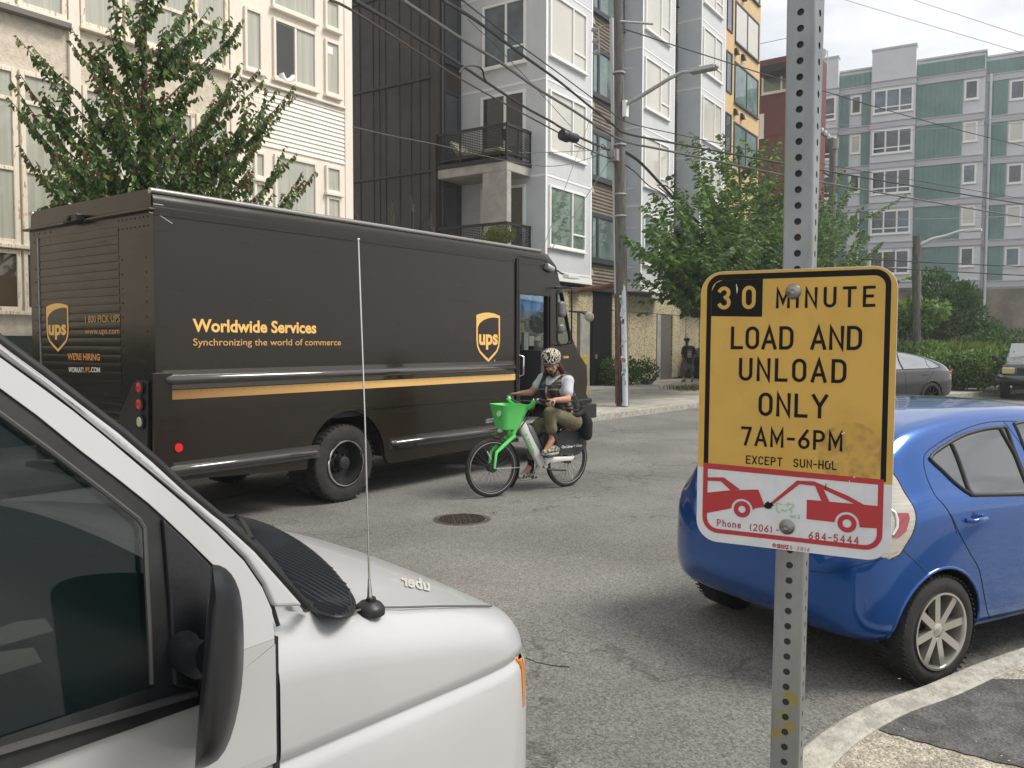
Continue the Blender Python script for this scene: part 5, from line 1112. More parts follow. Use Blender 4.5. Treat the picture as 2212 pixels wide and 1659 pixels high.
class Car:
    def __init__(s,root,stations,mat,levels=3,name='body'):
        s.root=root; mb=MB(); mb.loft([sec(*q) for q in stations]); o=mb.build(name,mat,root)
        m=o.modifiers.new('s','SUBSURF'); m.levels=levels; m.render_levels=levels
        bpy.context.view_layer.update(); me=bpy.data.meshes.new_from_object(o.evaluated_get(bpy.context.evaluated_depsgraph_get())); o.modifiers.clear(); o.data=me; s.o=o
        for p in me.polygons: p.use_smooth=True
        s.bvh=BVHTree.FromPolygons([v.co[:] for v in me.vertices],[p.vertices[:] for p in me.polygons]); s.Mi=root.matrix_world.inverted(); s.cam=s.Mi@CAM
    def on(s,x,y,e=.002):          # photo pixel -> point on the body
        d=(s.Mi.to_3x3()@ray(x,y)).normalized(); h=s.bvh.ray_cast(s.cam,d)
        if h[0] is None:
            h=s.bvh.find_nearest(s.cam+d*((-s.cam).length)); 
        n=h[1] if h[1].dot(d)<0 else -h[1]; return h[0]+n*e
    def side(s,x,z,sg=-1,e=.002):  # local x,z -> point on the flank
        h=s.bvh.ray_cast(Vector((x,sg*3,z)),Vector((0,-sg,0))); 
        return None if h[0] is None else h[0]+Vector((0,sg*e,0))
    def cut(s,test,name,mat,parent=None,off=.0015,delete=False):
        bm=bmesh.new(); bm.from_mesh(s.o.data); fs=[f for f in bm.faces if test(f.calc_center_median(),f.normal)]
        if not fs: bm.free(); return None
        res=None
        if not delete:
            mb=MB(); vm={}
            for f in fs:
                vs=[]
                for v in f.verts:
                    if v.index not in vm: vm[v.index]=mb.v(v.co+v.normal*off)
                    vs.append(vm[v.index])
                mb.face(vs)
            res=mb.build(name,mat,parent or s.root,smooth=180,normals=False)
        bmesh.ops.delete(bm,geom=fs,context='FACES'); bm.to_mesh(s.o.data); bm.free(); return res
    def region(s,L,name,mat,sides=True,**k):   # outline given in local (x,z), both flanks
        return s.cut(lambda c,n:(abs(c.y)>.3 and inpoly((c.x,c.z),L) and (n.y*(-1 if c.y<0 else 1)>-.2)),name,mat,**k)
def flank_line(car,mb,P,r,sg=-1,e=.0,closed=False,dense=6):
    Q=smoothline(P+([P[0]] if closed else []),dense) if len(P)>2 else [tuple(P[0][i]+(P[1][i]-P[0][i])*k/8 for i in (0,1)) for k in range(9)]; pts=[]
    for x,z in Q:
        p=car.side(x,z,sg,e)
        if p is not None: pts.append(p)
    if len(pts)>1: mb.tube(pts,r,6)
def pxof(root,p):
    v=root.matrix_world@Vector(p)-CAM; d=v.dot(FW); return (1106+FPX*v.dot(RT)/d,829.5-FPX*v.dot(UP)/d) if d>.05 else (-9999,-9999)
m_blue=M('metallic_blue',(.002,.075,.32),.18,.5,coat=1.0,spec=.5)
m_cg=M('car_glass',(.010,.013,.012),.015,spec=1,ior=2.0)
HD=rad(-26); hx=Vector((math.cos(HD),math.sin(HD),0)); hy=Vector((-math.sin(HD),math.cos(HD),0))
rc=gz(2036,1365,.285); base=Vector((rc.x,rc.y,0))+hy*.80
bc=thing('blue_hatchback','blue hatchback with silver alloy wheels parked against the near kerb behind the yellow sign','car',(base.x,base.y,0),HD)
BS=[(-.575,.42,.42,.56,.60,.35),(-.56,.55,.36,.64,.70,.45),(-.52,.665,.29,.74,.82,.52),(-.46,.74,.25,.80,.93,.56),(-.38,.775,.235,.86,1.05,.60),(-.30,.787,.225,.91,1.17,.60),(-.20,.795,.215,.935,1.26,.59),(-.08,.80,.205,.95,1.325,.575),(.1,.80,.2,.955,1.365,.565),(.4,.80,.19,.95,1.40,.56),(.8,.80,.19,.94,1.42,.56),(1.2,.80,.19,.92,1.41,.56),(1.5,.80,.19,.90,1.37,.56),(1.8,.80,.19,.89,1.20,.58),(2.1,.80,.19,.87,1.02,.62),(2.45,.795,.2,.84,.95,.60),(2.8,.77,.22,.76,.85,.52),(3.0,.70,.25,.66,.72,.45),(3.1,.5,.34,.53,.58,.35)]
car=Car(bc,BS,m_blue,levels=4)
# remember the full surface for tracing before cutting holes
def preg(L,name,mat,parent=None,sides=(-1,1),nz=None,**k):
    def t(c,n):
        if abs(c.y)<.02: return False
        sg=-1 if c.y<0 else 1
        if sg not in sides: return False
        q=pxof(bc,(c.x,-abs(c.y),c.z)); return c.x<1.9 and n.y*sg>-.15 and inpoly(q,L)
    return car.cut(t,name,mat,parent,**k)
def both(L,name,mat):
    a=preg(L,name,mat,sides=(-1,)); preg(L,name,mat,sides=(1,)); return a
cc=lambda L:[(1909+.1984*x,822.9+.1984*y) for x,y in L]; dd=lambda L:[(1389+.372*x,1042+.372*y) for x,y in L]
def trace(L,e=.0,mirror=False):
    P=[car.on(x,y,e) for x,y in smoothline(L,4)]
    return P
glassL=cc([(500,850),(540,790),(640,720),(760,645),(900,580),(1060,535),(1180,515),(1260,512),(1330,520),(1420,760),(1560,1100),(1640,1240),(1500,1235),(1000,1243),(950,1235),(860,1180),(740,1080),(640,980),(560,910),(505,880)])
lampL=cc([(60,985),(100,1005),(160,1090),(225,1215),(300,1330),(340,1420),(348,1520),(320,1640),(280,1720)])+dd([(1490,420),(1440,445),(1330,420),(1390,330),(1400,100)])
wl=both(glassL,'rear_side_window',m_cg); 
for sg in (-1,): pass
mb=MB(); mb.tube([p for p in trace(glassL[:-1]+[glassL[0]],.001)],.011,8); mb.tube(trace(cc([(735,690),(800,840),(860,1010),(920,1180),(965,1240)]),.001),.013,8); mb.tube(trace(cc([(1262,515),(1330,640),(1420,800),(1480,950),(1560,1150)]),.001),.012,8); mb.build('window_trim',m_vrub,bc,smooth=60)
fwin=[(.88,1.29),(1.3,1.31),(1.6,1.2),(1.82,1.0),(1.0,.975)]
for sg in (-1,1): car.cut(lambda c,n:(c.y*sg>.3 and inpoly((c.x,c.z),fwin) and n.y*sg>-.2),'front_side_window',m_cg)
car.cut(lambda c,n:c.x<.0 and c.z>1.0 and abs(c.y)<.50-.0 and n.x<-.35,'rear_window',m_cg); car.cut(lambda c,n:c.x>1.6 and c.z>1.02 and abs(c.y)<.56 and n.x>.25,'windscreen',m_cg)
mb=MB(); flank_line(car,mb,fwin,.010,-1,closed=True); mb.build('window_trim',m_vrub,bc)
mb=MB(); 
mb.tube(trace(cc([(1610,470),(1500,445),(1300,437),(1100,455),(900,515),(700,610),(560,700),(470,770),(440,830),(440,930),(470,1050),(530,1190),(580,1270),(650,1345),(710,1430),(760,1540),(795,1659)]),-.001),.0035,6)
mb.tube(trace(dd([(1790,190),(1840,300),(1905,420),(1950,500),(1975,620),(1990,700),(2010,775),(2060,785),(2212,740)]),-.001),.0035,6)
mb.tube(trace(dd([(1500,385),(1580,460),(1650,530),(1690,570)]),-.001),.0025,6)
mb.tube(trace(dd([(970,515),(1080,525),(1160,510),(1260,480),(1400,440),(1480,400)]),-.001),.003,6)
mb.tube(trace(cc([(1300,437),(1400,560),(1526,740)]),-.001),.003,6)
mb.build('panel_gaps',M('gap_dark',(.006,.01,.02),.7),bc)
lp=both(lampL,'tail_lamp',M('lamp_clear_ribbed',(.42,.40,.36),.12,spec=.8,coat=1,var=.14,vs_=3,stretch=(1,1,40)))
mb=MB(); mb.tube(trace(lampL[:10]+dd([(1490,420),(1440,445)]),.0),.004,6); mb.build('lamp_seal',m_vrub,bc)
mb=MB(); R=trace(cc([(135,1465),(255,1462),(262,1500),(230,1610),(150,1659),(110,1659)]),.004); 
mb.poly([car.on(x,y,.006) for x,y in cc([(120,1440),(262,1440),(275,1500),(235,1640),(160,1700),(95,1700),(145,1570)])]); mb.build('red_lamp_segment',M('lamp_red_soft',(.30,.05,.06),.2,coat=.8),lp or bc,normals=False)
mb=MB(); L_=[car.on(x,y,.005) for x,y in cc([(80,1410),(120,1440),(142,1510),(140,1590),(110,1650),(85,1680)])]; mb.tube(L_,.008,8); mb.build('lamp_ring',m_chrome,lp or bc,smooth=60)
# arches
def arch(cx,r,car_,root,mat_lip,zc=.285,wy=.60,sides=(-1,1),hw=.8):
    car_.cut(lambda c,n: abs(c.y)>wy-.12 and (c.x-cx)**2+(c.z-zc)**2<r*r,'x',None,delete=True)
    for sg in sides:
        mb=MB(); A=[];
        ang=[PI*(k/24.)*1.16-.08*PI for k in range(25)]
        R0=[(cx+r*math.cos(a),sg*(wy-.05),zc+r*math.sin(a)) for a in ang]
        R1=[]; 
        for a in ang:
            h=car_.side(cx+(r+.006)*math.cos(a),zc+(r+.006)*math.sin(a),sg,-.002); R1.append((cx+r*math.cos(a),(h.y if h else sg*hw*.97),zc+r*math.sin(a)))
        mb.loft([R0,R1],closed=False); mb.poly([(cx,sg*(wy-.05),zc-r*.3)]+R0); mb.build('wheel_well',m_vrub,root)
        pts=[]
        for a in ang:
            h=car_.side(cx+(r+.004)*math.cos(a),zc+(r+.004)*math.sin(a),sg,-.001)
            if h is not None: pts.append(h)
        if len(pts)>3: mb=MB(); mb.tube(pts,.009,8); mb.build('arch_lip',mat_lip,root,smooth=60)
arch(0,.325,car,bc,m_blue,wy=.60); arch(2.42,.325,car,bc,m_blue,wy=.60)
for cx in (0,2.42):
    wheel(bc,(cx,-.70,.285),.285,.19,.196,-1,style='eight',tread=60); wheel(bc,(cx,.70,.285),.285,.19,.196,1,style='eight',tread=60)
mb=MB(); h=car.on(*cc([(990,1505)])[0],.0); n0=Vector((0,-1,0))
mb.tube([h+Vector((-.062,0,.0)),h+Vector((-.05,-.028,.0)),h+Vector((.055,-.028,.004)),h+Vector((.068,0,.004))],[.014,.013,.013,.014],10); mb.build('door_handle',m_blue,bc,smooth=70)
mb=MB(); mb.ell(h+Vector((0,.01,.0)),(.045,.012,.045),14,8); mb.build('handle_recess_shade',M('recess_shade_blue',(.006,.03,.12),.4,.3),bc,smooth=80)  # recess shade put in as a darker blue bulge
mb=MB(); a=car.on(*dd([(1290,715)])[0],.0); mb.ell(a,(.004,.018,.034),12,8); mb.build('bumper_reflector_blank',M('reflector_blue',(.05,.10,.26),.3),bc,smooth=80)
mb=MB(); mb.box(-.1,2.6,-.55,.55,.15,.24); mb.build('underbody',m_vrub,bc)
# grey-silver crossover crossing behind
def dvec(a): return Vector((math.cos(rad(a)),math.sin(rad(a)),0))
tp0=gz(2011,885,0); HT=148
tb=tp0+dvec(HT-90)*.93
gc=thing('grey_crossover','glossy dark grey crossover with black wheels passing on the cross street behind the sign','car',(tb.x,tb.y,0),rad(HT))
GS=[(-.98,.55,.55,.78,.86,.45),(-.95,.72,.45,.86,.98,.58),(-.88,.82,.38,.94,1.10,.64),(-.75,.90,.32,1.00,1.20,.66),(-.5,.945,.27,1.03,1.31,.66),(-.1,.96,.25,1.04,1.42,.66),(.4,.96,.24,1.03,1.53,.65),(1.0,.96,.24,1.01,1.60,.64),(1.6,.96,.24,.99,1.60,.64),(2.1,.96,.24,.98,1.50,.64),(2.5,.96,.24,.97,1.30,.66),(2.9,.95,.25,.94,1.06,.68),(3.3,.93,.27,.86,.94,.6),(3.65,.8,.3,.72,.78,.5),(3.78,.55,.4,.6,.63,.35)]
m_tg=M('graphite_paint',(.03,.03,.034),.12,.3,coat=1.0)
car2=Car(gc,GS,m_tg,levels=3)
side_glass=[(-.42,1.13),(-.2,1.27),(.1,1.38),(.6,1.48),(1.1,1.53),(1.6,1.52),(2.0,1.40),(2.4,1.10),(2.3,1.05),(1.4,1.06),(.5,1.08),(-.1,1.09)]
for sg in (-1,1): car2.cut(lambda c,n:(c.y*sg>.3 and inpoly((c.x,c.z),side_glass) and n.y*sg>-.2),'side_glass',M('privacy_glass',(.42,.43,.44),.03,.85))
car2.cut(lambda c,n:c.x>1.9 and c.z>1.08 and abs(c.y)<.62 and n.x>.2,'windscreen',m_cg)
mb=MB(); flank_line(car2,mb,side_glass,.012,1,closed=True); flank_line(car2,mb,[(.95,1.06),(1.0,1.3),(.95,1.54)],.02,1); flank_line(car2,mb,[(-.02,1.09),(.05,1.2),(.0,1.36)],.01,1)
mb.build('window_trim',m_vrub,gc)
mb=MB(); flank_line(car2,mb,[(.95,1.03),(.93,.7),(.9,.35)],.006,1,-.002); flank_line(car2,mb,[(-.1,1.05),(.1,.85),(.4,.55),(.45,.35)],.006,1,-.002); mb.build('panel_gaps',M('gap_black',(.004,.004,.004),.7),gc)
mb=MB(); p=car2.side(-.80,.98,1,.004); q=car2.side(-.62,1.0,1,.004)
if p and q: mb.tube([p+Vector((-.06,-.1,0)),p,q],[.03,.045,.012],8); mb.build('tail_lamp',M('lamp_red',(.55,.02,.02),.25),gc,smooth=60)
mb=MB(); p=car2.side(.25,.93,1,.01); mb.box(p.x-.11,p.x+.11,p.y-.01,p.y+.012,p.z-.012,p.z+.012); mb.build('door_handle',m_tg,gc,bevel=.004)
arch(0,.40,car2,gc,m_vrub,zc=.36,wy=.72,hw=.95); arch(2.89,.40,car2,gc,m_vrub,zc=.36,wy=.72,hw=.95)
m_brim=M('black_alloy',(.02,.02,.022),.25,.6)
for cx in (0,2.89):
    for sg in (-1,1): wheel(gc,(cx,sg*.83,.365),.365,.24,.255,sg,style='ten',tread=30,rimmat=m_brim)
# dark green pickup at the right edge
HPk=186; pk=gz(2172,860,0)
pb=thing('green_pickup','dark green pickup facing the street with a pale number plate, cropped by the right edge','pickup truck',(pk.x,pk.y,0),rad(HPk))
# local origin at the front right wheel contact, x forward (towards camera), body extends to -y.. widths set so the wheel is on its right side
PS=[(.82,.62,.55,.80,.86,.5),(.78,.86,.46,.95,1.0,.7),(.66,.93,.42,1.05,1.14,.76),(.3,.95,.40,1.09,1.20,.80),(-.3,.95,.40,1.10,1.24,.80),(-.62,.95,.4,1.12,1.28,.80),(-.95,.95,.4,1.14,1.52,.72),(-1.35,.95,.4,1.14,1.76,.70),(-2.4,.95,.4,1.14,1.78,.70),(-2.8,.95,.4,1.14,1.70,.70),(-2.95,.95,.4,1.14,1.2,.78),(-4.4,.95,.45,1.12,1.16,.8),(-4.5,.9,.5,1.0,1.05,.8)]
m_pg=M('dark_green_paint',(.012,.028,.024),.22,.2,coat=1.0)
sh=.78
class _S: pass
po=bpy.data.objects.new('cab_body_frame',None)
PSs=PS
pb2=pb
off=Vector((0,sh,0))
# shift body sideways so that its right front wheel stands on the origin
car3=Car(pb,PSs,m_pg,levels=2)
for v in car3.o.data.vertices: v.co.y+=sh
bpy.data.objects.remove(po)
mb=MB(); mb.poly([(-.66,sh-.72,1.27),(-.66,sh+.72,1.27),(-1.28,sh+.64,1.74),(-1.28,sh-.64,1.74)]); 
for sg in (-1,1): mb.poly([(-1.0,sh+sg*.90,1.18),(-2.3,sh+sg*.90,1.18),(-2.2,sh+sg*.80,1.62),(-1.4,sh+sg*.80,1.62)])
for v in mb.bm.verts: v.co.x+=.03; v.co.z+=.02
mb.build('windscreen',M('pale_screen',(.25,.27,.27),.08),pb,normals=False)
fx=.80
mb=MB(); mb.box(fx,fx+.05,sh-.50,sh+.50,.80,1.0); mb.build('grille',M('grille_dark',(.01,.02,.02),.4),pb,bevel=.02)
mb=MB(); 
for z in (.85,.9,.95): mb.box(fx+.051,fx+.06,sh-.47,sh+.47,z-.008,z+.008)
mb.build('grille_bars',M('grille_green',(.02,.05,.045),.3,.3),pb)
for sg in (-1,1):
    mb=MB(); mb.box(fx-.10,fx+.03,sh+sg*.74-.17,sh+sg*.74+.17,.80,1.0); mb.build('headlight',M('yellowed_lens',(.50,.43,.25),.25,coat=.5),pb,bevel=.03,seg=3)
mb=MB(); mb.tube([(fx-.2,sh-.97,.66),(fx+.04,sh-.88,.64),(fx+.16,sh-.5,.63),(fx+.18,sh,.63),(fx+.16,sh+.5,.63),(fx+.04,sh+.88,.64),(fx-.2,sh+.97,.66)],.13,12); mb.build('front_bumper',m_pg,pb,smooth=60)
mb=MB(); mb.tube([(fx-.1,sh-.9,.76),(fx+.14,sh-.5,.77),(fx+.15,sh,.77),(fx+.14,sh+.5,.77),(fx-.1,sh+.9,.76)],.03,8); mb.build('bumper_strip',M('grille_green',(.02,.05,.045),.3,.3),pb,smooth=60)
mb=MB(); mb.box(fx+.31,fx+.32,sh-.155,sh+.155,.55,.70); pl=mb.build('number_plate',M('plate_white',(.6,.64,.66),.5),pb)
mb=MB(); text(mb,'B14570B',(fx+.322,sh+.12,.60),(0,1,0),(0,0,1),.06,.24); pl2=mb.build('plate_lettering',M('plate_blue',(.03,.06,.2),.5),pl,normals=False)
mb=MB(); pts=[(fx+.066,sh+.075*math.cos(a),.905+.045*math.sin(a)) for a in [2*PI*k/20 for k in range(21)]]; mb.tube(pts,.007,6); mb.tube([(fx+.067,sh+.03*math.cos(a),.905+.04*math.sin(a)) for a in [2*PI*k/16 for k in range(17)]],.005,6); mb.tube([(fx+.067,sh+.055*math.cos(a),.915+.016*math.sin(a)) for a in [2*PI*k/16 for k in range(17)]],.005,6); mb.build('badge',m_chrome,pb,smooth=60)
for sg in (-1,1):
    mb=MB(); mb.ell((-.85,sh+sg*1.12,1.26),(.07,.13,.10),12,8); mb.tube([(-.9,sh+sg*.93,1.2),(-.87,sh+sg*1.05,1.24)],.025); mb.build('wing_mirror',m_vrub,pb,smooth=60)
    for cx in (0,-3.2): wheel(pb,(cx,sh+sg*.80,.37),.37,.26,.22,sg,style='five',tread=30,rimmat=m_brim)
mb=MB(); mb.box(-4.2,.6,sh-.6,sh+.6,.35,.5); mb.build('chassis',m_vrub,pb)
# ---------------- vegetation ----------------
def leafmat(name,rgb,var=.25): 
    m=M(name,rgb,.5,var=var,vs_=2.5,spec=.35); n,L,b=nodes_of(m)
    if not any(q.type=='BSDF_TRANSLUCENT' for q in n):
        tr=n.new('ShaderNodeBsdfTranslucent'); tr.inputs[0].default_value=(min(1,rgb[0]*1.7),min(1,rgb[1]*1.8),rgb[2]*1.1,1); ms=n.new('ShaderNodeMixShader'); ms.inputs[0].default_value=.30; ou=n['Material Output']; L.new(b.outputs[0],ms.inputs[1]); L.new(tr.outputs[0],ms.inputs[2]); L.new(ms.outputs[0],ou.inputs[0])
    return m
L_dark=leafmat('leaf_dark',(.045,.09,.034)); L_mid=leafmat('leaf_mid',(.078,.135,.048)); L_lite=leafmat('leaf_light',(.17,.26,.07)); L_red=leafmat('leaf_red',(.13,.055,.035)); L_olive=leafmat('leaf_olive',(.12,.12,.04)); L_yel=leafmat('leaf_bright',(.17,.26,.075))
m_bark=M('bark',(.10,.08,.06),.9,var=.3,vs_=6,bump=.8,bs=25,stretch=(1,1,.3))
class Leaves:
    def __init__(s): s.v=[];s.f=[];s.m=[]
    def leaf(s,p,d,n,L,w,mi,fold=.25):
        d=d.normalized(); t=d.cross(n); 
        if t.length<1e-3: t=d.orthogonal()
        t.normalize(); n=t.cross(d).normalized(); k=len(s.v)
        s.v+= [p, p+d*L*.35+t*w*.5+n*w*fold, p+d*L*.72+t*w*.42+n*w*fold*.6, p+d*L-n*w*.25, p+d*L*.72-t*w*.42+n*w*fold*.6, p+d*L*.35-t*w*.5+n*w*fold]
        s.f+= [(k,k+1,k+2,k+3),(k,k+3,k+4,k+5)]; s.m+= [mi,mi]
    def quad(s,p,d,n,L,w,mi):
        d=d.normalized(); t=d.cross(n); 
        if t.length<1e-3: t=d.orthogonal()
        t.normalize(); k=len(s.v)
        s.v+=[p,p+d*L*.5+t*w*.5,p+d*L,p+d*L*.5-t*w*.5]; s.f.append((k,k+1,k+2,k+3)); s.m.append(mi)
    def build(s,name,mats,parent=None):
        me=bpy.data.meshes.new(name); me.from_pydata([tuple(v) for v in s.v],[],s.f); me.update()
        for m in mats: me.materials.append(m)
        me.polygons.foreach_set('material_index',s.m)
        o=bpy.data.objects.new(name,me); COL.objects.link(o)
        if parent: o.parent=parent
        return o
rng=random.Random(5)
def rv3(s=1): return Vector((rng.gauss(0,s),rng.gauss(0,s),rng.gauss(0,s)))
def bez(a,b,c,n): return [a*(1-t)**2+b*2*t*(1-t)+c*t*t for t in [i/n for i in range(n+1)]]
def make_tree(root,trunk,tips,Ls,mats,wts,lsp=.05,droop=.8,side=3,limb=None,redtip=None,sidelen=.3,start=.25,quad=False,limbr=.022,arch=.25,spread=1.0,clipz=None):
    lv=Leaves(); mb=MB(); tr_=[Vector(p) for p in trunk]
    mb.tube(tr_,[limb or .09]+[(limb or .09)*(1-.8*i/len(tr_)) for i in range(1,len(tr_))],10); mb.build('trunk',m_bark,root,smooth=60)
    mb=MB()
    def leaves_on(P,f0,dens=1):
        L=[0]
        for a,b in zip(P,P[1:]): L.append(L[-1]+(b-a).length)
        s_=L[-1]*f0; k=0
        while s_<L[-1]:
            i=0
            while i<len(P)-2 and L[i+1]<s_: i+=1
            t=(s_-L[i])/max(1e-6,L[i+1]-L[i]); p=P[i].lerp(P[i+1],t); d=(P[i+1]-P[i]).normalized(); sd=d.cross(Vector((0,0,1)))
            if sd.length<.1: sd=Vector((rng.gauss(0,1),rng.gauss(0,1),0))
            sd=sd.normalized()*(1 if k%2 else -1); frac=s_/L[-1]
            dr=sd*rng.uniform(.3,.9)+d*rng.uniform(.1,.6)+Vector((0,0,-droop*rng.uniform(.5,1.3)))+rv3(.15)
            r=rng.random(); mi=0; acc=0
            for q,w_ in enumerate(wts):
                acc+=w_
                if r<acc: mi=q; break
            if redtip is not None and frac>.62 and rng.random()<redtip*(frac-.4): mi=len(wts)-1 if rng.random()<.6 else len(wts)-2
            sz=Ls*rng.uniform(.6,1.2)*(1-.25*frac)
            if clipz and p.z<clipz+.25*math.sin(p.x*2.1+p.y): s_+=lsp; continue
            (lv.quad if quad else lv.leaf)(p,dr,rv3(.5)+Vector((0,0,1)),sz,sz*.62,mi)
            s_+=lsp*rng.uniform(.7,1.3)/dens; k+=1
    for tip in tips:
        tip=Vector(tip); 
        # leave the trunk below the tip
        if clipz and (tip.z<clipz): continue
        best=None
        for q in range(26):
            a=q/25*(len(tr_)-1); i=min(int(a),len(tr_)-2); p=tr_[i].lerp(tr_[i+1],a-i); h=(tip-p)
            if clipz and p.z<clipz*.9: continue
            
            c=abs(h.z-.85*math.hypot(h.x,h.y)*spread-.3)+h.length*.12
            if best is None or c<best[0]: best=(c,p)
        p=best[1]; m_=p.lerp(tip,.5)+Vector((0,0,-arch*(tip-p).length*.35))+rv3(.06); P=bez(p,m_,tip,9)
        P=[q+rv3(.012) for q in P]; P[0]=p
        mb.tube(P,[limbr*(1-i/10.) +.003 for i in range(10)],5); leaves_on(P,start)
        for k in range(side):
            t=rng.uniform(.25,.85); q=P[int(t*9)]; d=(tip-p).normalized(); dd_=(d*.8+rv3(.5)+Vector((0,0,.35))).normalized(); ln=(tip-p).length*sidelen*rng.uniform(.5,1.3); e=q+dd_*ln
            P2=bez(q,q.lerp(e,.5)+Vector((0,0,-.06*ln)),e,5); mb.tube(P2,[.006,.005,.004,.003,.002,.0015],4,caps=False); leaves_on(P2,.08)
    mb.build('limbs',m_bark,root)
    return lv.build('crown',mats,root)
# street tree behind the truck
tb_=py_=None
def atY(x,y,Y): return plane(x,y,(0,1,0),Y)
t0=atY(318,600,10.9); t1r=thing('street_tree','tall street tree with reddish shoot tips standing behind the brown truck','tree',(t0.x,t0.y,.146))
O1=Vector(t1r.location)
tipsA=[(35,72),(70,100),(20,175),(15,205),(40,160),(40,318),(75,345),(120,300),(100,215),(150,55),(150,90),(240,-30),(270,5),(235,60),(262,110),(200,95),(195,130),(330,-60),(370,-40),(415,-5),(430,45),(455,10),(475,35),(400,70),(520,48),(490,100),(560,150),(520,140),(575,165),(640,182),(600,195),(600,250),(560,240),(615,345),(640,330),(680,372),(655,375),(640,455),(590,420),(560,300),(120,370),(160,400),(90,250),(300,20),(350,60)]
ts=[atY(x,y,10.9+rng.uniform(-.9,.9))-O1 for x,y in tipsA]
for k in range(62):
    a=rng.uniform(0,2*PI); r=math.sqrt(rng.random()); x=325+235*r*math.cos(a); y=320+150*r*math.sin(a)-40*(1-abs(math.cos(a))); 
    if y>455 : y=455-rng.uniform(0,60)
    ts.append(atY(x,y,10.9+rng.uniform(-1.3,1.3))-O1)
tk=[(0,0,0),(.02,.01,1.2),(-.03,0,2.2)]+[atY(312,y,10.9)-O1 for y in (480,380,250,110,0)]
make_tree(t1r,tk,ts,.125,[L_dark,L_mid,L_lite,L_olive,L_red],(.36,.44,.18,.01,.01),lsp=.031,droop=1.0,side=5,redtip=.55,limb=.09,limbr=.014,sidelen=.22)
# elm-like street tree to the left of the sign post
t0=atY(1615,800,10.4); t2r=thing('leafy_elm_tree','bright green spreading street tree on the corner pavement just left of the sign post','tree',(t0.x,t0.y,.146)); O2=Vector(t2r.location)
tipsB=[(1498,288),(1470,300),(1450,375),(1392,440),(1410,425),(1365,522),(1378,590),(1405,565),(1400,500),(1560,290),(1545,330),(1600,318),(1680,305),(1655,300),(1640,330),(1692,335),(1700,400),(1842,388),(1822,368),(1810,400),(1880,508),(1905,522),(1850,470),(1852,548),(1450,652),(1490,672),(1440,610),(1510,640),(1560,650),(1600,660),(1420,470),(1530,400),(1760,420),(1790,470)]
ts=[atY(x,y,10.4+rng.uniform(-1.6,1.6))-O2 for x,y in tipsB]
for k in range(64):
    a=rng.uniform(0,2*PI); r=math.sqrt(rng.random()); x=1610+215*r*math.cos(a); y=520+150*r*math.sin(a); ts.append(atY(x,y,10.4+rng.uniform(-2.4,2.4))-O2)
tk=[(0,0,0),(.03,.02,1.0)]+[atY(x,y,10.4)-O2 for x,y in ((1612,640),(1608,540),(1600,430),(1596,340))]
make_tree(t2r,tk,ts,.24,[L_mid,L_yel,L_dark],(.55,.15,.30),lsp=.055,droop=.35,side=7,limb=.11,limbr=.02,sidelen=.24,quad=False,clipz=2.55)
# clumped shrubs
def clump(name,label,cat,pos,blobs,n,ls,mats,wts,group=None,stem=None,asp=.6,up=.4,droop=0,stuff=False,shell=.75):
    r=thing(name,label,cat,pos,0,group) if not stuff else None
    o=Vector(pos) if r else Vector((0,0,0)); lv=Leaves()
    tot=sum(b[1][0]*b[1][1]+b[1][2]*b[1][0] for b in blobs)
    for c,rad_ in blobs:
        k=int(n*(rad_[0]*rad_[1]+rad_[2]*rad_[0])/tot); lump=[(rv3().normalized(),rng.uniform(.75,1.15)) for _ in range(14)]
        for _ in range(k):
            d=rv3().normalized(); q=max(lump,key=lambda l:l[0].dot(d)); f=q[1]*(1-.35*(1-q[0].dot(d)))*(shell+(1-shell)*rng.random()**.5 if rng.random()<.8 else rng.uniform(.3,1))
            p=Vector(c)+Vector((d.x*rad_[0],d.y*rad_[1],d.z*rad_[2]))*f-o
            if p.z+o.z<.02: continue
            x=rng.random(); mi=0; acc=0
            for qq,w_ in enumerate(wts):
                acc+=w_
                if x<acc: mi=qq; break
            lv.quad(p,d*.6+rv3(.5)+Vector((0,0,up)),rv3()+Vector((0,0,.8)),ls*rng.uniform(.6,1.3),ls*asp*rng.uniform(.7,1.2),mi)
    if stem and r:
        mb=MB()
        for s_ in stem: mb.tube([Vector(p)-o for p in s_],[.05,.035,.02][:len(s_)] if len(s_)<=3 else .03,7)
        mb.build('stems',m_bark,r)
    if r: lv.build('foliage',mats,r); return r
    ob=lv.build(name,mats); ob['kind']='stuff'; return ob
g1='low shrubs in the bed along the tan panel wall'
def bush(x0,x1,ytop,ybot,label,mats,wts,ls=.1,n=1400):
    a=gz((x0+x1)/2,ybot,.15); d=(a-CAM).dot(FW); k=d/FPX; w_=(x1-x0)*k/2; h=(ybot-ytop)*k; ctr=a+Vector((-.25,.6,h*.48)); clump('shrub',label,'shrub',(a.x,a.y+.5,.146),[(ctr,(w_*1.02,.7,h*.56)),(ctr+Vector((w_*.4,.1,-h*.1)),(w_*.6,.6,h*.45)),(ctr+Vector((-w_*.4,-.1,-h*.15)),(w_*.6,.5,h*.4))],n,ls,mats,wts,g1)
bush(1288,1338,770,829,'yellow green shrub with red tips left of the utility pole',[L_mid,L_yel,L_olive,L_red],(.35,.3,.2,.15))
bush(1336,1376,776,833,'dull green shrub directly behind the utility pole',[L_dark,L_mid,L_yel],(.45,.4,.15))
bush(1362,1412,772,832,'dark glossy shrub just right of the utility pole',[L_dark,L_mid,L_lite],(.6,.32,.08))
bush(1402,1452,776,830,'dark glossy shrub in front of the grey service door',[L_dark,L_mid],(.75,.25))
bush(1442,1482,784,815,'bright yellow green shrub left of the walking man',[L_mid,L_yel],(.4,.6))
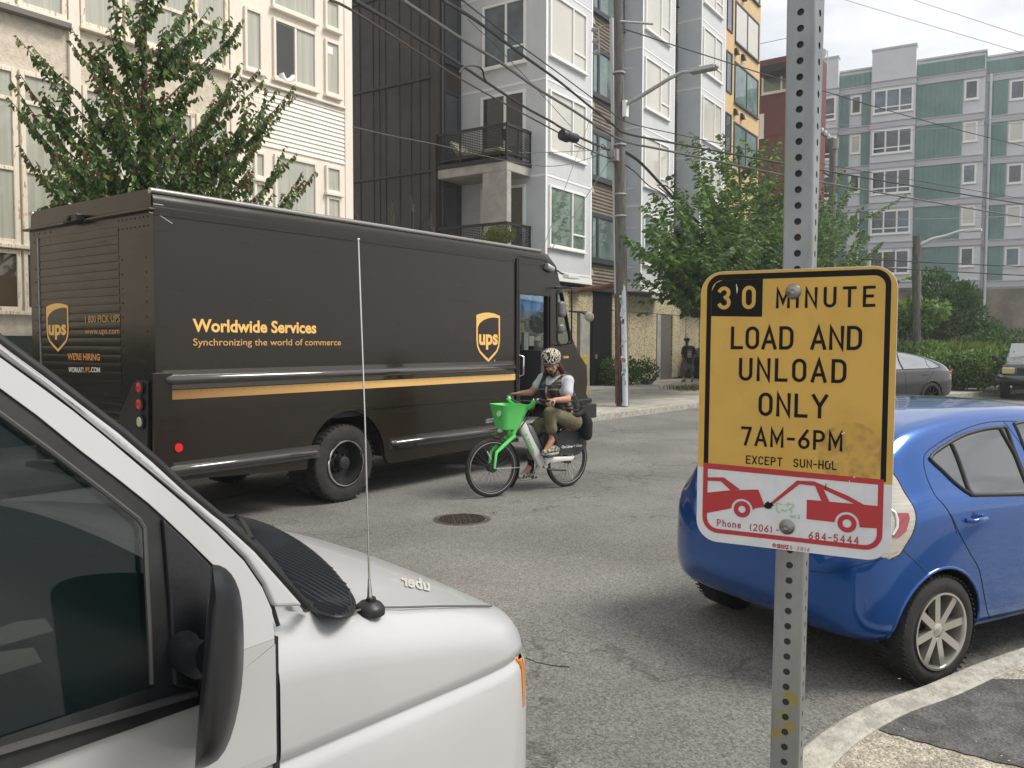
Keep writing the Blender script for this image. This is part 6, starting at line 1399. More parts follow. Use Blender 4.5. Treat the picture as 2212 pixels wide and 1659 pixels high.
bush(1490,1518,786,813,'yellow green shrub right of the walking man beside the sign edge',[L_mid,L_yel],(.4,.6))
# bushy tree in front of the balcony pillar, seen above the truck
c=atY(1078,508,12.3); clump('topiary_tree','olive green clipped tree rising above the truck roof in front of the balcony pillar','tree',(c.x,c.y,.146),[(c,(.42,.4,.26)),(c+Vector((.35,0,-.02)),(.2,.22,.14)),(c+Vector((-.2,0,-.12)),(.35,.35,.22))],5200,.045,[L_olive,L_mid,L_red,L_dark],(.5,.25,.08,.17),None,[[(c.x,c.y,.15),(c.x+.05,c.y,1.6),(c.x,c.y,c.z)]],asp=.5)
# bare twigs above the truck roof
for k,(x,yt) in enumerate(((770,430),(845,432),(888,425),(930,462))):
    b_=atY(x+4,505,11.9); r=thing('bare_sapling',['leafless sapling at the corner board of the cream building','leafless sapling with a forked top, second from the cream building','leafless sapling with a kinked tip, third from the cream building','short leafless sapling nearest the balconies'][k],'sapling',(b_.x,b_.y,.146),0,'bare saplings above the truck roof'); o=Vector(r.location); mb=MB()
    t=atY(x,yt,11.9); P=[Vector((0,0,0)),Vector((b_.x,b_.y,b_.z))-o]+[b_.lerp(t,q)+rv3(.03)-o for q in (.3,.6,.85)]+[t-o]
    mb.tube(P,[.02,.014,.011,.009,.006,.003],5)
    for q in range(5): a=b_.lerp(t,rng.uniform(.2,.9))-o; e=a+Vector((rng.uniform(-.13,.13),0,rng.uniform(.08,.2))); mb.tube([a,a.lerp(e,.6)+rv3(.015),e],[.006,.004,.002],4)
    mb.build('twigs',m_bark,r)
# right-hand bank: dark tree, young bright tree, hedges, grasses
X_=38.0
def atX(x,y,X=X_): return plane(x,y,(1,0,0),X)
c=atX(2035,665); clump('dark_evergreen_tree','large dark evergreen tree in front of the stained concrete wall','tree',(c.x,c.y,.5),[(c+Vector((0,0,-.1)),(1.3,1.75,1.5)),(c+Vector((0,-.7,-.5)),(1.,1.2,1.1)),(c+Vector((0,.9,-.6)),(1.,1.3,1.2)),(c+Vector((0,.35,1.0)),(.7,.7,.7)),(c+Vector((0,-.8,.5)),(.7,.6,.6))],9000,.17,[L_dark,L_mid],(.86,.14),None,[[(c.x,c.y,.4),(c.x,c.y+.1,1.5),(c.x,c.y,c.z)]],asp=.4)
c=atX(1975,680,34.0); cl_=clump('young_bright_tree','young tree with large bright green leaves just right of the sign edge','tree',(c.x,c.y+.35,.4),[(c,(.6,.85,.65)),(c+Vector((0,-.6,.15)),(.5,.6,.3)),(c+Vector((0,.5,-.3)),(.5,.6,.5))],1500,.2,[L_yel,L_mid,L_lite],(.55,.3,.15),None,[[(c.x,c.y+.38,.4),(c.x,c.y+.38,1.2),(c.x,c.y+.2,c.z)]],asp=.55,up=-.1)
def hedge(x,y,X,rad_,n,label,mats,wts,ls=.16,name='hedge_shrub',cat='shrub',asp=.5,up=.3):
    c=atX(x,y,X); clump(name,label,cat,(c.x,c.y,max(.1,c.z-rad_[2])),[(c,rad_),(c+Vector((.1,rad_[1]*.4,-rad_[2]*.2)),(rad_[0],rad_[1]*.6,rad_[2]*.8))],n,ls,mats,wts,'planting on the bank at the corner',asp=asp,up=up)
hedge(2050,800,32.5,(.9,1.5,.6),3800,'rounded mid green shrub behind the tail of the grey crossover',[L_mid,L_yel,L_dark],(.42,.46,.12))
hedge(2120,795,32.3,(.9,1.3,.8),3600,'dense green shrub left of the dark pickup',[L_mid,L_yel,L_dark],(.45,.4,.15))
hedge(1985,765,33.5,(.7,1.2,.5),2200,'low grassy green shrub under the young bright tree',[L_yel,L_mid],(.6,.4))
hedge(2190,745,36.0,(.8,2.2,.55),2600,'dark hedge at the right edge above the pickup',[L_dark,L_mid],(.7,.3))
hedge(2135,716,38.5,(.7,.75,.42),1500,'small dark domed shrub against the stained wall',[L_dark,L_mid],(.7,.3))
def tuft(x,y,X,h,w_,n,label):
    c=atX(x,y,X); r=thing('ornamental_grass',label,'grass clump',(c.x,c.y,max(.2,c.z-.3)),0,'planting on the bank at the corner'); o=Vector(r.location); lv=Leaves(); 
    for _ in range(n):
        a=rng.uniform(0,2*PI); l=h*rng.uniform(.6,1.1); d=Vector((math.cos(a)*.5,math.sin(a)*.7*w_,1)); p=Vector((math.cos(a)*.2*rng.random(),math.sin(a)*.6*w_*rng.random(),0)); 
        lv.quad(p,d,Vector((1,0,0)),l,.035,0 if rng.random()<.6 else 1)
    lv.build('blades',[L_yel,L_olive],r)
tuft(2068,775,34.5,1.15,1.1,800,'tall pale ornamental grass between the evergreen tree and the hedge'); tuft(2150,772,34.8,.95,1.4,800,'pale ornamental grass clump above the dense shrub'); tuft(1985,755,36,.8,1.2,500,'pale grass clump beside the young tree trunk')
# ground cover on the bank
lv=Leaves(); bv=BVHTree.FromPolygons([v.co[:] for v in bank.data.vertices],[p.vertices[:] for p in bank.data.polygons])
for _ in range(26000):
    i=rng.randrange(i0,len(vb)-8); q=Vector(vb[i]).lerp(Vector(vb[i+1]),rng.random()); d=rng.random()**1.3*11; p=Vector((q.x+d*.62,q.y+d*.78,5)); h=bv.ray_cast(p,Vector((0,0,-1)))
    if h[0] is None: continue
    s_=rng.uniform(.08,.2); lv.quad(h[0]+Vector((0,0,rng.uniform(0,.22))),rv3(.6)+Vector((-.2,-.1,.6)),rv3(),s_*1.3,s_,rng.choice((0,0,1,2)))
o=lv.build('ground_cover',[L_mid,L_yel,L_dark]); o['kind']='stuff'
# grass at the tree pit near the walking man
c=gz(1493,842,.15); lv=Leaves()
for _ in range(500):
    p=c+Vector((rng.gauss(0,.5),rng.gauss(0,.35),0)); lv.quad(p,rv3(.5)+Vector((0,0,.9)),rv3(),rng.uniform(.1,.25),.03,rng.choice((0,1,1,2)))
o=lv.build('tree_pit_grass',[L_yel,L_olive,L_red]); o['kind']='stuff'
# weeds in the road cracks
lv=Leaves()
for (x,y) in ((1508,1176),(1120,1085),(1065,1110)):
    c=gz(x,y,0)
    for _ in range(26): lv.quad(c+Vector((rng.gauss(0,.035),rng.gauss(0,.02),0)),rv3(.7)+Vector((0,0,.5)),rv3(),.025,.008,0)
o=lv.build('road_weeds',[L_yel]); o['kind']='stuff'
# ---------------- electric hire bike ----------------
m_lg=M('bike_green',(.13,.68,.15),.38,coat=.3); m_bw=M('bike_white',(.70,.70,.68),.35,coat=.4); m_bgr=M('bike_grey',(.22,.22,.23),.4,.3); m_bdk=M('bike_dark',(.035,.036,.04),.45)
rc_=gz(1223.6,1050.7,0); fc_=gz(1061.6,1073.9,0); dv=(fc_-rc_); BH=math.atan2(dv.y,dv.x); WB=dv.length
bk=thing('electric_bicycle','white and green electric hire bicycle with a green front basket beside the brown truck','bicycle',(rc_.x,rc_.y,0),BH)
def B(x,y,v=0): return hit(bk,987.5+.2315*x,713.2+.2315*y,1,v)
WRd=.335
def bike_wheel(c,st,spokes=32):
    ax=Vector((math.sin(-st),math.cos(st),0)).normalized(); ax=Matrix.Rotation(st,3,'Z')@Vector((0,1,0)); c=Vector(c)
    mb=MB(); u=Vector((0,0,1)); w_=ax.cross(u)
    rings=[]
    for k in range(48):
        a=2*PI*k/48; d=u*math.cos(a)+w_*math.sin(a); rings.append([c+d*(WRd-.026+.026*math.cos(q))+ax*.025*math.sin(q) for q in [2*PI*j/10 for j in range(10)]])
    rings.append(rings[0]); mb.loft(rings,caps=False); t=mb.build('tyre',m_tyre,bk,smooth=80)
    mb=MB(); mb.tube([c+(u*math.cos(a)+w_*math.sin(a))*(WRd-.046)+ax*.027 for a in [2*PI*k/48 for k in range(49)]],.0035,5); mb.build('reflective_band',M('band_grey',(.35,.35,.35),.4),t)
    mb=MB(); mb.tube([c+(u*math.cos(a)+w_*math.sin(a))*(WRd-.055) for a in [2*PI*k/48 for k in range(49)]],.013,8)
    mb.build('rim',m_bdk,t,smooth=60)
    mb=MB()
    for k in range(spokes):
        a=2*PI*k/spokes; b=a+(.5 if k%2 else -.5); s_=.02 if (k//2)%2 else -.02
        mb.cyl(c+(u*math.cos(b)+w_*math.sin(b))*.035+ax*s_,c+(u*math.cos(a)+w_*math.sin(a))*(WRd-.06),.0016,n=4)
    mb.build('spokes',M('spoke_grey',(.12,.12,.12),.4,.6),t)
    mb=MB(); mb.cyl(c-ax*.05,c+ax*.05,.05,n=20); mb.cyl(c-ax*.075,c+ax*.075,.012,n=8); mb.build('hub',m_bdk,t,smooth=40,bevel=.004)
    mb=MB(); a=.9; d=u*math.cos(2.1)+w_*math.sin(2.1)
    return ax
FST=rad(-8)
rax=bike_wheel((0,0,WRd),0); fax=bike_wheel((WB,0,WRd),FST)
RF=Matrix.Rotation(FST,3,'Z'); FC=Vector((WB,0,WRd)); fl=lambda x,y,z: FC+RF@Vector((x,y,z-WRd))
hd=B(545,900); crown=fl(-.13,0,.78)
crown=Vector((B(505,985).x,0,B(505,985).z))
mb=MB()
for sg in (-1,1):
    t0=crown+RF@Vector((0,sg*.055,0)); mb.tube([t0,fl(-.03,sg*.06,WRd+.18),fl(0,sg*.065,WRd)],[.026,.019,.014],10)
mb.tube([crown+RF@Vector((0,-.06,0)),crown+RF@Vector((0,.06,0))],.03,10)
top=B(640,730); mb.tube([crown,Vector((top.x,0,top.z))],[.036,.032],12)
# bar risers
for sg,px_ in ((1,(725,650)),(-1,(470,630))):
    e=B(px_[0],px_[1],sg*.16); mb.tube([Vector((top.x,0,top.z)),Vector((top.x,0,top.z)).lerp(e,.5)+Vector((0,sg*.04,-.01)),e],[.03,.032,.024],12)
mb.build('fork_and_bar_riser',m_lg,bk,smooth=60)
gl=B(855,665,.33); gr=B(520,600,-.33); el=B(725,650,.16); er=B(470,630,-.16)
mb=MB(); mb.tube([el,el.lerp(gl,.25)],.014,8); mb.tube([er,er.lerp(gr,.3)],.014,8); mb.tube([el,Vector((top.x,0,top.z+.02)),er],.014,8); mb.build('handlebar',m_bdk,bk,smooth=60)
for a_,b_ in ((el,gl),(er,gr)):
    mb=MB(); mb.cyl(a_.lerp(b_,.35),a_.lerp(b_,1.12),.017,n=12); mb.build('handlebar_grip',m_rubber,bk,smooth=60)
    mb=MB(); mb.cyl(a_.lerp(b_,.2),a_.lerp(b_,.33),.024,n=14); mb.build('bar_collar',m_chrome,bk,smooth=40)
    mb=MB(); q=a_.lerp(b_,.3); mb.tube([q,q+Vector((.05,0,-.03)),a_.lerp(b_,.95)+Vector((.07,0,-.03))],.006,6); mb.build('brake_lever',m_bdk,bk)
mb=MB(); mb.tube([el.lerp(gl,.3),el+Vector((.1,.05,-.1)),Vector((top.x+.02,.04,top.z-.12)),crown+Vector((-.04,.03,0))],.006,6); mb.build('brake_cable',m_bdk,bk,smooth=60)
# basket
def rrect3(c,hx,hy,r,z,n=5):
    P=[]
    for sx_,sy_,a0 in ((1,1,0),(-1,1,90),(-1,-1,180),(1,-1,270)):
        for k in range(n+1): a=rad(a0+90*k/n); P.append(c+RF@Vector((sx_*(hx-r)+r*math.cos(a),sy_*(hy-r)+r*math.sin(a),z)))
    return P
bt=B(478,690); bb=B(462,925); bt=Vector((bt.x,0,bt.z)); bb=Vector((bb.x,0,bb.z))
mb=MB(); z0=bt.z
rg=[rrect3(bb,.075,.09,.04,0),rrect3(bb,.10,.12,.04,.01),rrect3(bb.lerp(bt,.5),.125,.155,.045,0),rrect3(bb.lerp(bt,.93),.15,.19,.05,0),rrect3(bt,.158,.2,.05,0),rrect3(bt,.150,.192,.045,.0),rrect3(bb.lerp(bt,.5),.118,.148,.04,0),rrect3(bb,.08,.1,.03,.03)]
mb.loft(rg,caps=True); bs=mb.build('basket',m_lg,bk,smooth=50)
mb=MB(); mb.poly([bb.lerp(bt,.45)+RF@Vector((x,y,.0)) for x,y in ((.1,.0),(.12,.08),(.04,.1),(-.02,.02))]); mb.build('paper_litter',M('litter_white',(.7,.7,.7),.6),bs,normals=False)
mb=MB(); q=B(362,785,.0); q=Vector((q.x,.07,q.z)); 
c=bb+RF@Vector((.135,.06,.19)); mb.lathe(c,RF@Vector((1,.25,.25)),[(0,.001),(0,.035),(.004,.035),(.004,.001)],20); mb.build('round_sticker',M('sticker_pale',(.45,.8,.45),.5),bs)
mb=MB(); c=bb+RF@Vector((.09,.01,-.01)); mb.lathe(c,RF@Vector((1,0,0)),[(-.02,.001),(-.02,.02),(.02,.022),(.03,.018),(.031,.001)],16); mb.build('front_light',M('lamp_glass',(.6,.65,.55),.1),bk,smooth=40)
mb=MB(); mb.tube([crown+Vector((.02,0,0)),bb+Vector((-.02,0,.0)),bb+Vector((-.1,0,.12)),Vector((top.x,0,top.z))],[.03,.03,.028,.03],8); mb.build('basket_bracket',m_lg,bk,smooth=60)
# front mudguard
mb=MB(); P=[]
for k in range(15):
    a=rad(62+ k*(250-90)/14.) if k else rad(62); a=rad(95+k*9.2); P.append(a)
R1=[[fl(math.cos(a)*(WRd+.02),y,WRd+math.sin(a)*(WRd+.02)) for a in P] for y in (-.035,0,.035)]
R1[1]=[fl(math.cos(a)*(WRd+.03),0,WRd+math.sin(a)*(WRd+.03)) for a in P]
mb.loft(R1,closed=False); o=mb.build('mudguard',m_bdk,bk,smooth=70); sdm=o.modifiers.new('t','SOLIDIFY'); sdm.thickness=.004
mb=MB(); mb.cyl(FC+RF@Vector((0,.07,0)),fl(-(WRd+.02),.03,WRd-.02),.004,n=6); mb.build('mudguard_stay',m_chrome,bk)
# frame
bbk=B(790,1262); BBp=Vector((bbk.x,0,bbk.z)); h1=B(600,885); h1=Vector((h1.x,0,h1.z))
def boxtube(P,W_,H_,name,mat,parent=bk,bev=.018):
    mb=MB(); rings=[]
    for i,p in enumerate(P):
        t=(P[min(i+1,len(P)-1)]-P[max(i-1,0)]).normalized(); up_=t.cross(Vector((0,1,0))).normalized(); w_=W_[i]/2; h=H_[i]/2; r=.35
        rings.append([p+Vector((0,w_*a,0))+up_*(h*b) for a,b in ((1,-.6),(1,.6),(.6,1),(-.6,1),(-1,.6),(-1,-.6),(-.6,-1),(.6,-1))])
    mb.loft(rings); return mb.build(name,mat,parent,smooth=50)
boxtube([h1,h1.lerp(BBp,.5),BBp],[.07,.075,.09],[.11,.105,.10],'down_tube',m_bw)
hub=Vector((0,0,WRd)); c1=B(830,1195); c1=Vector((c1.x,0,c1.z)); c2=B(1050,1190); c2=Vector((c2.x,0,c2.z))
boxtube([BBp+Vector((0,.03,.03)),c1+Vector((0,.06,-.01)),c2+Vector((0,.07,-.0)),Vector((-.02,.075,WRd+.02))],[.05,.03,.03,.02],[.09,.06,.05,.09],'chain_stay',m_bw)
boxtube([BBp+Vector((0,-.03,.03)),c1+Vector((0,-.06,-.01)),c2+Vector((0,-.07,-.0)),Vector((-.02,-.075,WRd+.02))],[.05,.03,.03,.02],[.09,.06,.05,.09],'chain_stay',m_bw)
b1=B(660,890); b2=B(765,1110); b1=Vector((b1.x,0,b1.z)); b2=Vector((b2.x,0,b2.z)); boxtube([b1,b1.lerp(b2,.15),b1.lerp(b2,.85),b2],[.05,.075,.075,.06],[.05,.085,.085,.05],'battery',m_bgr)
st0=B(850,1150); st1=B(975,905); st0=Vector((st0.x,0,st0.z)); st1=Vector((st1.x,0,st1.z))
boxtube([BBp+Vector((-.02,0,.05)),st0,st0.lerp(st1,.6)],[.08,.08,.07],[.10,.13,.10],'seat_tube',m_bdk)
mb=MB(); mb.cyl(st0.lerp(st1,.5),st1,.017,n=12); mb.build('seat_post',m_chrome,bk,smooth=60)
sp_=B(985,890); sp_=Vector((sp_.x,0,sp_.z)); mb=MB(); mb.ell(sp_+Vector((-.07,0,0)),(.12,.10,.035),16,8); mb.ell(sp_+Vector((.07,0,.005)),(.12,.04,.03),14,8); sd_=mb.build('saddle',m_rubber,bk); remesh(sd_,.012,2)
# rear wheel cover (fender) with lettering
cv=[(790,1120),(800,1060),(770,1020),(820,960),(900,945),(940,975),(990,930),(1040,912),(1110,912),(1160,925),(1195,1000),(1210,1045),(1208,1085),(1140,1155),(1100,1170),(1040,1158),(900,1165),(800,1165)]
for sg in (1,-1):
    mb=MB(); mb.prism([Vector((B(x,y,.05).x,sg*.05,B(x,y,.05).z)) for x,y in cv],(0,-sg*.012,0)); f_=mb.build('wheel_cover',m_bdk,bk,bevel=.005)
    if sg==1: wcv=f_
mb=MB(); mb.loft([[Vector((B(x,y,.05).x,s_*.045,B(x,y,.05).z)) for x,y in cv[5:14]] for s_ in (1,-1)],closed=False); mb.build('mudguard',m_bdk,bk,smooth=50)
def btext(s,p0,p1,hp,mat,v,name,par,rot=False,bold=.02):
    a=B(*p0,v); b=B(*p1,v); mb=MB(); xd=-(a-b) ; xd=Vector((xd.x,0,xd.z)); yd=xd.cross(Vector((0,1,0))); 
    if yd.z<0: yd=-yd
    k=.2315/FPX*((bk.matrix_world@a)-CAM).dot(FW); text(mb,s,a,xd,yd,hp*k,xd.length,bold=bold); return mb.build(name,mat,par,normals=False)
btext('On Lime + Uber',(976,1103),(1168,1085),26,M('white_decal',(.75,.75,.72),.5),.0545,'cover_lettering',wcv,bold=.03)
btext('Lime',(628,985),(712,1150),40,M('lime_green_decal',(.12,.5,.06),.5),.0385,'frame_lettering',bk,bold=.03)
mb=MB(); q=B(1165,940); mb.box(q.x-.05,q.x+.04,-.03,.03,q.z-.03,q.z+.015); mb.build('rear_light',M('lamp_dark_red',(.08,.01,.01),.3),bk,bevel=.01)
# cranks, pedals, stand
pu=B(835,1175,.11); pd=B(700,1372,-.13)
mb=MB(); mb.tube([BBp+Vector((0,.07,0)),Vector((pu.x,.09,pu.z))],[.016,.012],8); mb.tube([BBp+Vector((0,-.07,0)),Vector((pd.x,-.09,pd.z))],[.016,.012],8); mb.cyl(BBp-Vector((0,.08,0)),BBp+Vector((0,.08,0)),.03,n=14); mb.build('crank',m_chrome,bk,smooth=50)
for p,sg in ((pu,1),(pd,-1)): mb=MB(); mb.box(p.x-.045,p.x+.045,sg*.09,sg*.18,p.z-.012,p.z+.012) if sg>0 else mb.box(p.x-.045,p.x+.045,-.18,-.09,p.z-.012,p.z+.012); mb.build('pedal',m_bdk,bk,bevel=.004)
ks=B(845,1300,.08); ke=B(1015,1308,.08); mb=MB(); mb.tube([BBp+Vector((-.03,.06,-.01)),ks,ke],[.014,.013,.011],8); mb.build('kickstand',m_bdk,bk,smooth=60)
for (x,y) in ((300,1170),(1060,1345)):
    q=B(x,y,.0); mb=MB(); d=Vector((.03,0,.05)); mb.tube([q-d,q+d],[.006,.006],6); mb.build('spoke_reflector',M('reflector_white',(.7,.7,.68),.3),bk,smooth=60)
# ---------------- people helpers ----------------
m_skin=M('skin_tan',(.42,.22,.14),.5,var=.1,vs_=12); m_hairb=M('hair_brown',(.06,.035,.02),.7,var=.5,vs_=60,bump=.8,bs=120); m_shirt=M('shirt_pale_grey',(.48,.50,.55),.85,var=.08,vs_=8,bump=.25,bs=18)
m_olive=M('trousers_olive',(.14,.125,.07),.85,var=.18,vs_=7,bump=.5,bs=14); m_blkcl=M('cloth_black',(.014,.015,.018),.9,var=.3,vs_=8,bump=.3,bs=25)
def hand(mb,wrist,dirv,palmn,curl=1.0,s=1.0,thumb=1):
    # wrist -> palm -> four curled fingers and a thumb; dirv = along the hand, palmn = out of the palm
    d=Vector(dirv).normalized(); n=Vector(palmn); n=(n-d*n.dot(d)).normalized(); t=d.cross(n)*thumb; w=Vector(wrist)
    for k,(o_,L_) in enumerate(((.030,.072),(.010,.080),(-.010,.075),(-.029,.060))):
        b=w+d*.085*s+t*o_*s; capsule(mb,w+d*.01+t*o_*s*.75,b,.015*s,.012*s,8)
        a=0; p=b; seg=(L_*.45,L_*.32,L_*.26)
        for q in seg:
            a+=curl*.62; dd_=d*math.cos(a)+n*math.sin(a); e=p+dd_*q*s; capsule(mb,p,e,.0098*s,.0085*s,8); p=e
    b=w+d*.03*s+t*.032*s; e=b+(d*.55+t*.5+n*.5).normalized()*.045*s; capsule(mb,w+d*.015+t*.02*s,b,.014*s,.013*s,8); capsule(mb,b,e,.012*s,.010*s,8); capsule(mb,e,e+(d*.6+n*.9-t*.1).normalized()*.032*s,.010*s,.009*s,8)
def head(mb,c,face,up_,s=1.0):
    f=Vector(face).normalized(); u=(Vector(up_)-f*Vector(up_).dot(f)).normalized(); l=u.cross(f); Rm=Matrix((f,l,u)).transposed()
    P=lambda x,y,z: Vector(c)+Rm@(Vector((x,y,z))*s)
    mb.ell(P(-.01,0,.03),(.098*s,.076*s,.098*s),16,12,Rm); mb.ell(P(.018,0,-.045),(.070*s,.058*s,.070*s),14,10,Rm); mb.ell(P(.055,0,-.088),(.026*s,.028*s,.022*s),10,8,Rm)
    capsule(mb,P(.083,0,.012),P(.108,0,-.026),.009*s,.0145*s,8); mb.ell(P(.098,.011,-.03),(.008*s,.008*s,.007*s),8,6,Rm); mb.ell(P(.098,-.011,-.03),(.008*s,.008*s,.007*s),8,6,Rm)
    capsule(mb,P(.080,.04,.030),P(.087,.012,.026),.010*s,.010*s,8); capsule(mb,P(.080,-.04,.030),P(.087,-.012,.026),.010*s,.010*s,8)
    mb.ell(P(.062,.042,-.018),(.022*s,.02*s,.02*s),10,8,Rm); mb.ell(P(.062,-.042,-.018),(.022*s,.02*s,.02*s),10,8,Rm)
    capsule(mb,P(.084,.018,-.058),P(.084,-.018,-.058),.008*s,.008*s,8)
    for q in (1,-1): mb.ell(P(-.008,q*.078,-.005),(.018*s,.01*s,.032*s),10,8,Rm)
    return P,Rm
def face_bits(par,P,Rm,s=1.0):
    for q in (1,-1):
        mb=MB(); mb.ell(P(.080,q*.028,.008),(.0085*s,.0115*s,.0075*s),10,8,Rm); e=mb.build('eye',M('eye_white',(.55,.52,.5),.2),par,smooth=80); mb=MB(); mb.ell(P(.0865,q*.028,.007),(.003*s,.0055*s,.0058*s),8,6,Rm); mb.build('iris',M('iris_dark',(.02,.012,.008),.2),e)
    mb=MB(); mb.ell(P(.0905,0,-.060),(.004*s,.020*s,.006*s),10,6,Rm); mb.build('mouth',M('lips',(.28,.09,.07),.5),par,smooth=80)
def cloth(name,fn,mat,par,vox=.012,sm=3):
    mb=MB(); fn(mb); o=mb.build(name,mat,par); return remesh(o,vox,sm)
# ---------------- cyclist ----------------
rd=thing('person','man in a patterned head wrap, grey shirt and olive trousers riding the green basket bicycle','person',(rc_.x,rc_.y,0),BH)
hip=B(1035,850,0); sL=B(1035,478,.17); sR=B(800,455,-.17); eL=B(1030,645,.27); wL=B(905,652,.31); eR=B(690,580,-.25); wR=B(575,590,-.31)
nk=B(930,430,.0); ch=B(925,560,.0); bl=B(985,720,0); kL=B(862,770,.12); aL=B(885,985,.12); kR=B(755,885,-.12); aR=B(690,1225,-.12)
hL=hip+Vector((0,.09,0)); hR=hip+Vector((0,-.09,0)); hc=B(883,330,.03); fc=Vector((.9,.62,-.22))
hg=gl.lerp(gl,1)
def bodyf(mb):
    limb(mb,[hip,bl,ch,nk],[.13,.125,.135,.06]); limb(mb,[sL,ch,sR],[.055,.12,.055]); limb(mb,[nk,hc+Vector((-.03,0,-.05))],[.055,.052])
    limb(mb,[sL,eL,wL],[.052,.042,.027]); limb(mb,[sR,eR,wR],[.052,.042,.027])
    limb(mb,[hL,kL,aL],[.085,.06,.036]); limb(mb,[hR,kR,aR],[.085,.06,.036])
    for a,foot in ((aL,B(820,1130,.12)),(aR,B(600,1370,-.12))): limb(mb,[a,a+Vector((0,0,-.05)),a.lerp(foot,.5)+Vector((0,0,-.03)),foot],[.036,.04,.035,.025])
    dl=(gl-wL); hand(mb,wL,dl+Vector((.03,0,.015)),(-.1,-.1,-1),1.25,1.0,1)
    dr=(gr-wR); hand(mb,wR,dr+Vector((.03,0,.01)),(-.1,.1,-1),1.25,1.0,-1)
mb=MB(); bodyf(mb); HP,HR=head(mb,hc,fc,(0.3,0,1)); body_=mb.build('body',m_skin,rd); remesh(body_,.0075,2)
face_bits(rd,HP,HR)
def f(mb):
    limb(mb,[bl+Vector((0,0,-.03)),bl,ch,nk+Vector((-.0,0,-.05))],[.15,.148,.155,.085]); limb(mb,[sL,ch+Vector((0,0,.04)),sR],[.075,.13,.075]); limb(mb,[sL,sL.lerp(eL,.62)],[.068,.066]); limb(mb,[sR,sR.lerp(eR,.5)],[.066,.062])
tsh=cloth('t_shirt',f,m_shirt,rd)
mb=MB(); q=B(905,600,.15); 
mv=M('vest_patterned',(.022,.022,.022),.9,rgb2=(.20,.17,.12),vs_=3,lo=.40,hi=.44,stretch=(1.5,1.5,10))
def f(mb):
    for sg,S in ((1,sL),(-1,sR)):
        a=S+Vector((-.02,-sg*.055,.05)); c_=ch+Vector((.13,sg*.085,.02)); d_=bl+Vector((.11,sg*.10,-.02)); limb(mb,[a,c_,d_],[.055,.062,.058]); limb(mb,[a+Vector((-.06,0,-.02)),ch+Vector((-.1,sg*.1,0)),bl+Vector((-.09,sg*.1,0))],[.05,.07,.075])
        limb(mb,[ch+Vector((0,sg*.14,-.09)),bl+Vector((.02,sg*.135,0))],[.04,.05])
    limb(mb,[ch+Vector((-.1,0,0)),bl+Vector((-.1,0,-.02))],[.09,.09])
cloth('vest',f,mv,rd,.011,2)
def f(mb):
    limb(mb,[hip+Vector((-.03,0,.02)),bl+Vector((-.0,0,-.07))],[.155,.15]); limb(mb,[hL+Vector((-.01,0,0)),hL.lerp(kL,.5),kL],[.108,.092,.074]); limb(mb,[kL,kL.lerp(aL,.5),kL.lerp(aL,.72)],[.074,.068,.074]); limb(mb,[hR,hR.lerp(kR,.5),kR],[.108,.09,.074]); limb(mb,[kR,kR.lerp(aR,.5),kR.lerp(aR,.85)],[.074,.068,.068])
cloth('trousers',f,m_olive,rd)
def f(mb):
    limb(mb,[hip+Vector((-.15,.1,.14)),hip+Vector((-.19,.13,-.02)),hip+Vector((-.20,.12,-.17))],[.05,.075,.07]); limb(mb,[hip+Vector((-.15,-.1,.12)),hip+Vector((-.19,-.05,-.02)),hip+Vector((-.2,-.06,-.15))],[.05,.08,.06])
    limb(mb,[bl+Vector((.12,-.1,-.10)),bl+Vector((.13,.1,-.10)),hip+Vector((.0,.17,.09)),hip+Vector((-.14,.12,.12)),hip+Vector((-.17,-.05,.12)),hip+Vector((-.02,-.17,.09)),bl+Vector((.12,-.1,-.1))],[.032]*7)
    q=kR.lerp(hR,.4); limb(mb,[bl+Vector((.1,-.14,-.12)),q+Vector((.08,-.09,-.0)),kR+Vector((.05,-.09,-.06))],[.05,.06,.03])
cloth('jacket_round_waist',f,m_blkcl,rd,.012,2)
# head wrap with zig-zag stripes, hair, beard, scarf
mh=M('wrap_pattern',(.62,.57,.48),.9); n,L,b_=nodes_of(mh); tc_=n.new('ShaderNodeTexCoord'); wv=n.new('ShaderNodeTexWave'); wv.inputs['Scale'].default_value=11; wv.inputs['Distortion'].default_value=9; wv.inputs['Detail Scale'].default_value=2.2; L.new(tc_.outputs['Object'],wv.inputs[0]); r=n.new('ShaderNodeValToRGB'); r.color_ramp.elements[0].position=.5; r.color_ramp.elements[0].color=(.018,.016,.015,1); r.color_ramp.elements[1].position=.56; r.color_ramp.elements[1].color=(.58,.52,.42,1); L.new(wv.outputs['Color'],r.inputs[0]); L.new(r.outputs[0],b_.inputs['Base Color'])
def f(mb):
    mb.ell(HP(-.035,0,.105),(.14,.122,.10),16,10,HR); mb.ell(HP(-.085,.0,.075),(.095,.108,.095),14,10,HR); mb.ell(HP(.0,0,.065),(.116,.105,.045),16,8,HR)
cloth('head_wrap',f,mh,rd,.009,2)
def f(mb):
    for k in range(12):
        a=2*PI*k/12; b=2*PI*(k+1)/12; capsule(mb,HP(.104*math.cos(a)-.003,.09*math.sin(a),.045-.018*math.cos(a)),HP(.104*math.cos(b)-.003,.09*math.sin(b),.045-.018*math.cos(b)),.018,.018,8)
cloth('wrap_band',f,M('wrap_grey',(.045,.045,.047),.9,rgb2=(.25,.24,.22),vs_=5,lo=.48,hi=.53,stretch=(2,2,14)),rd,.009,1)
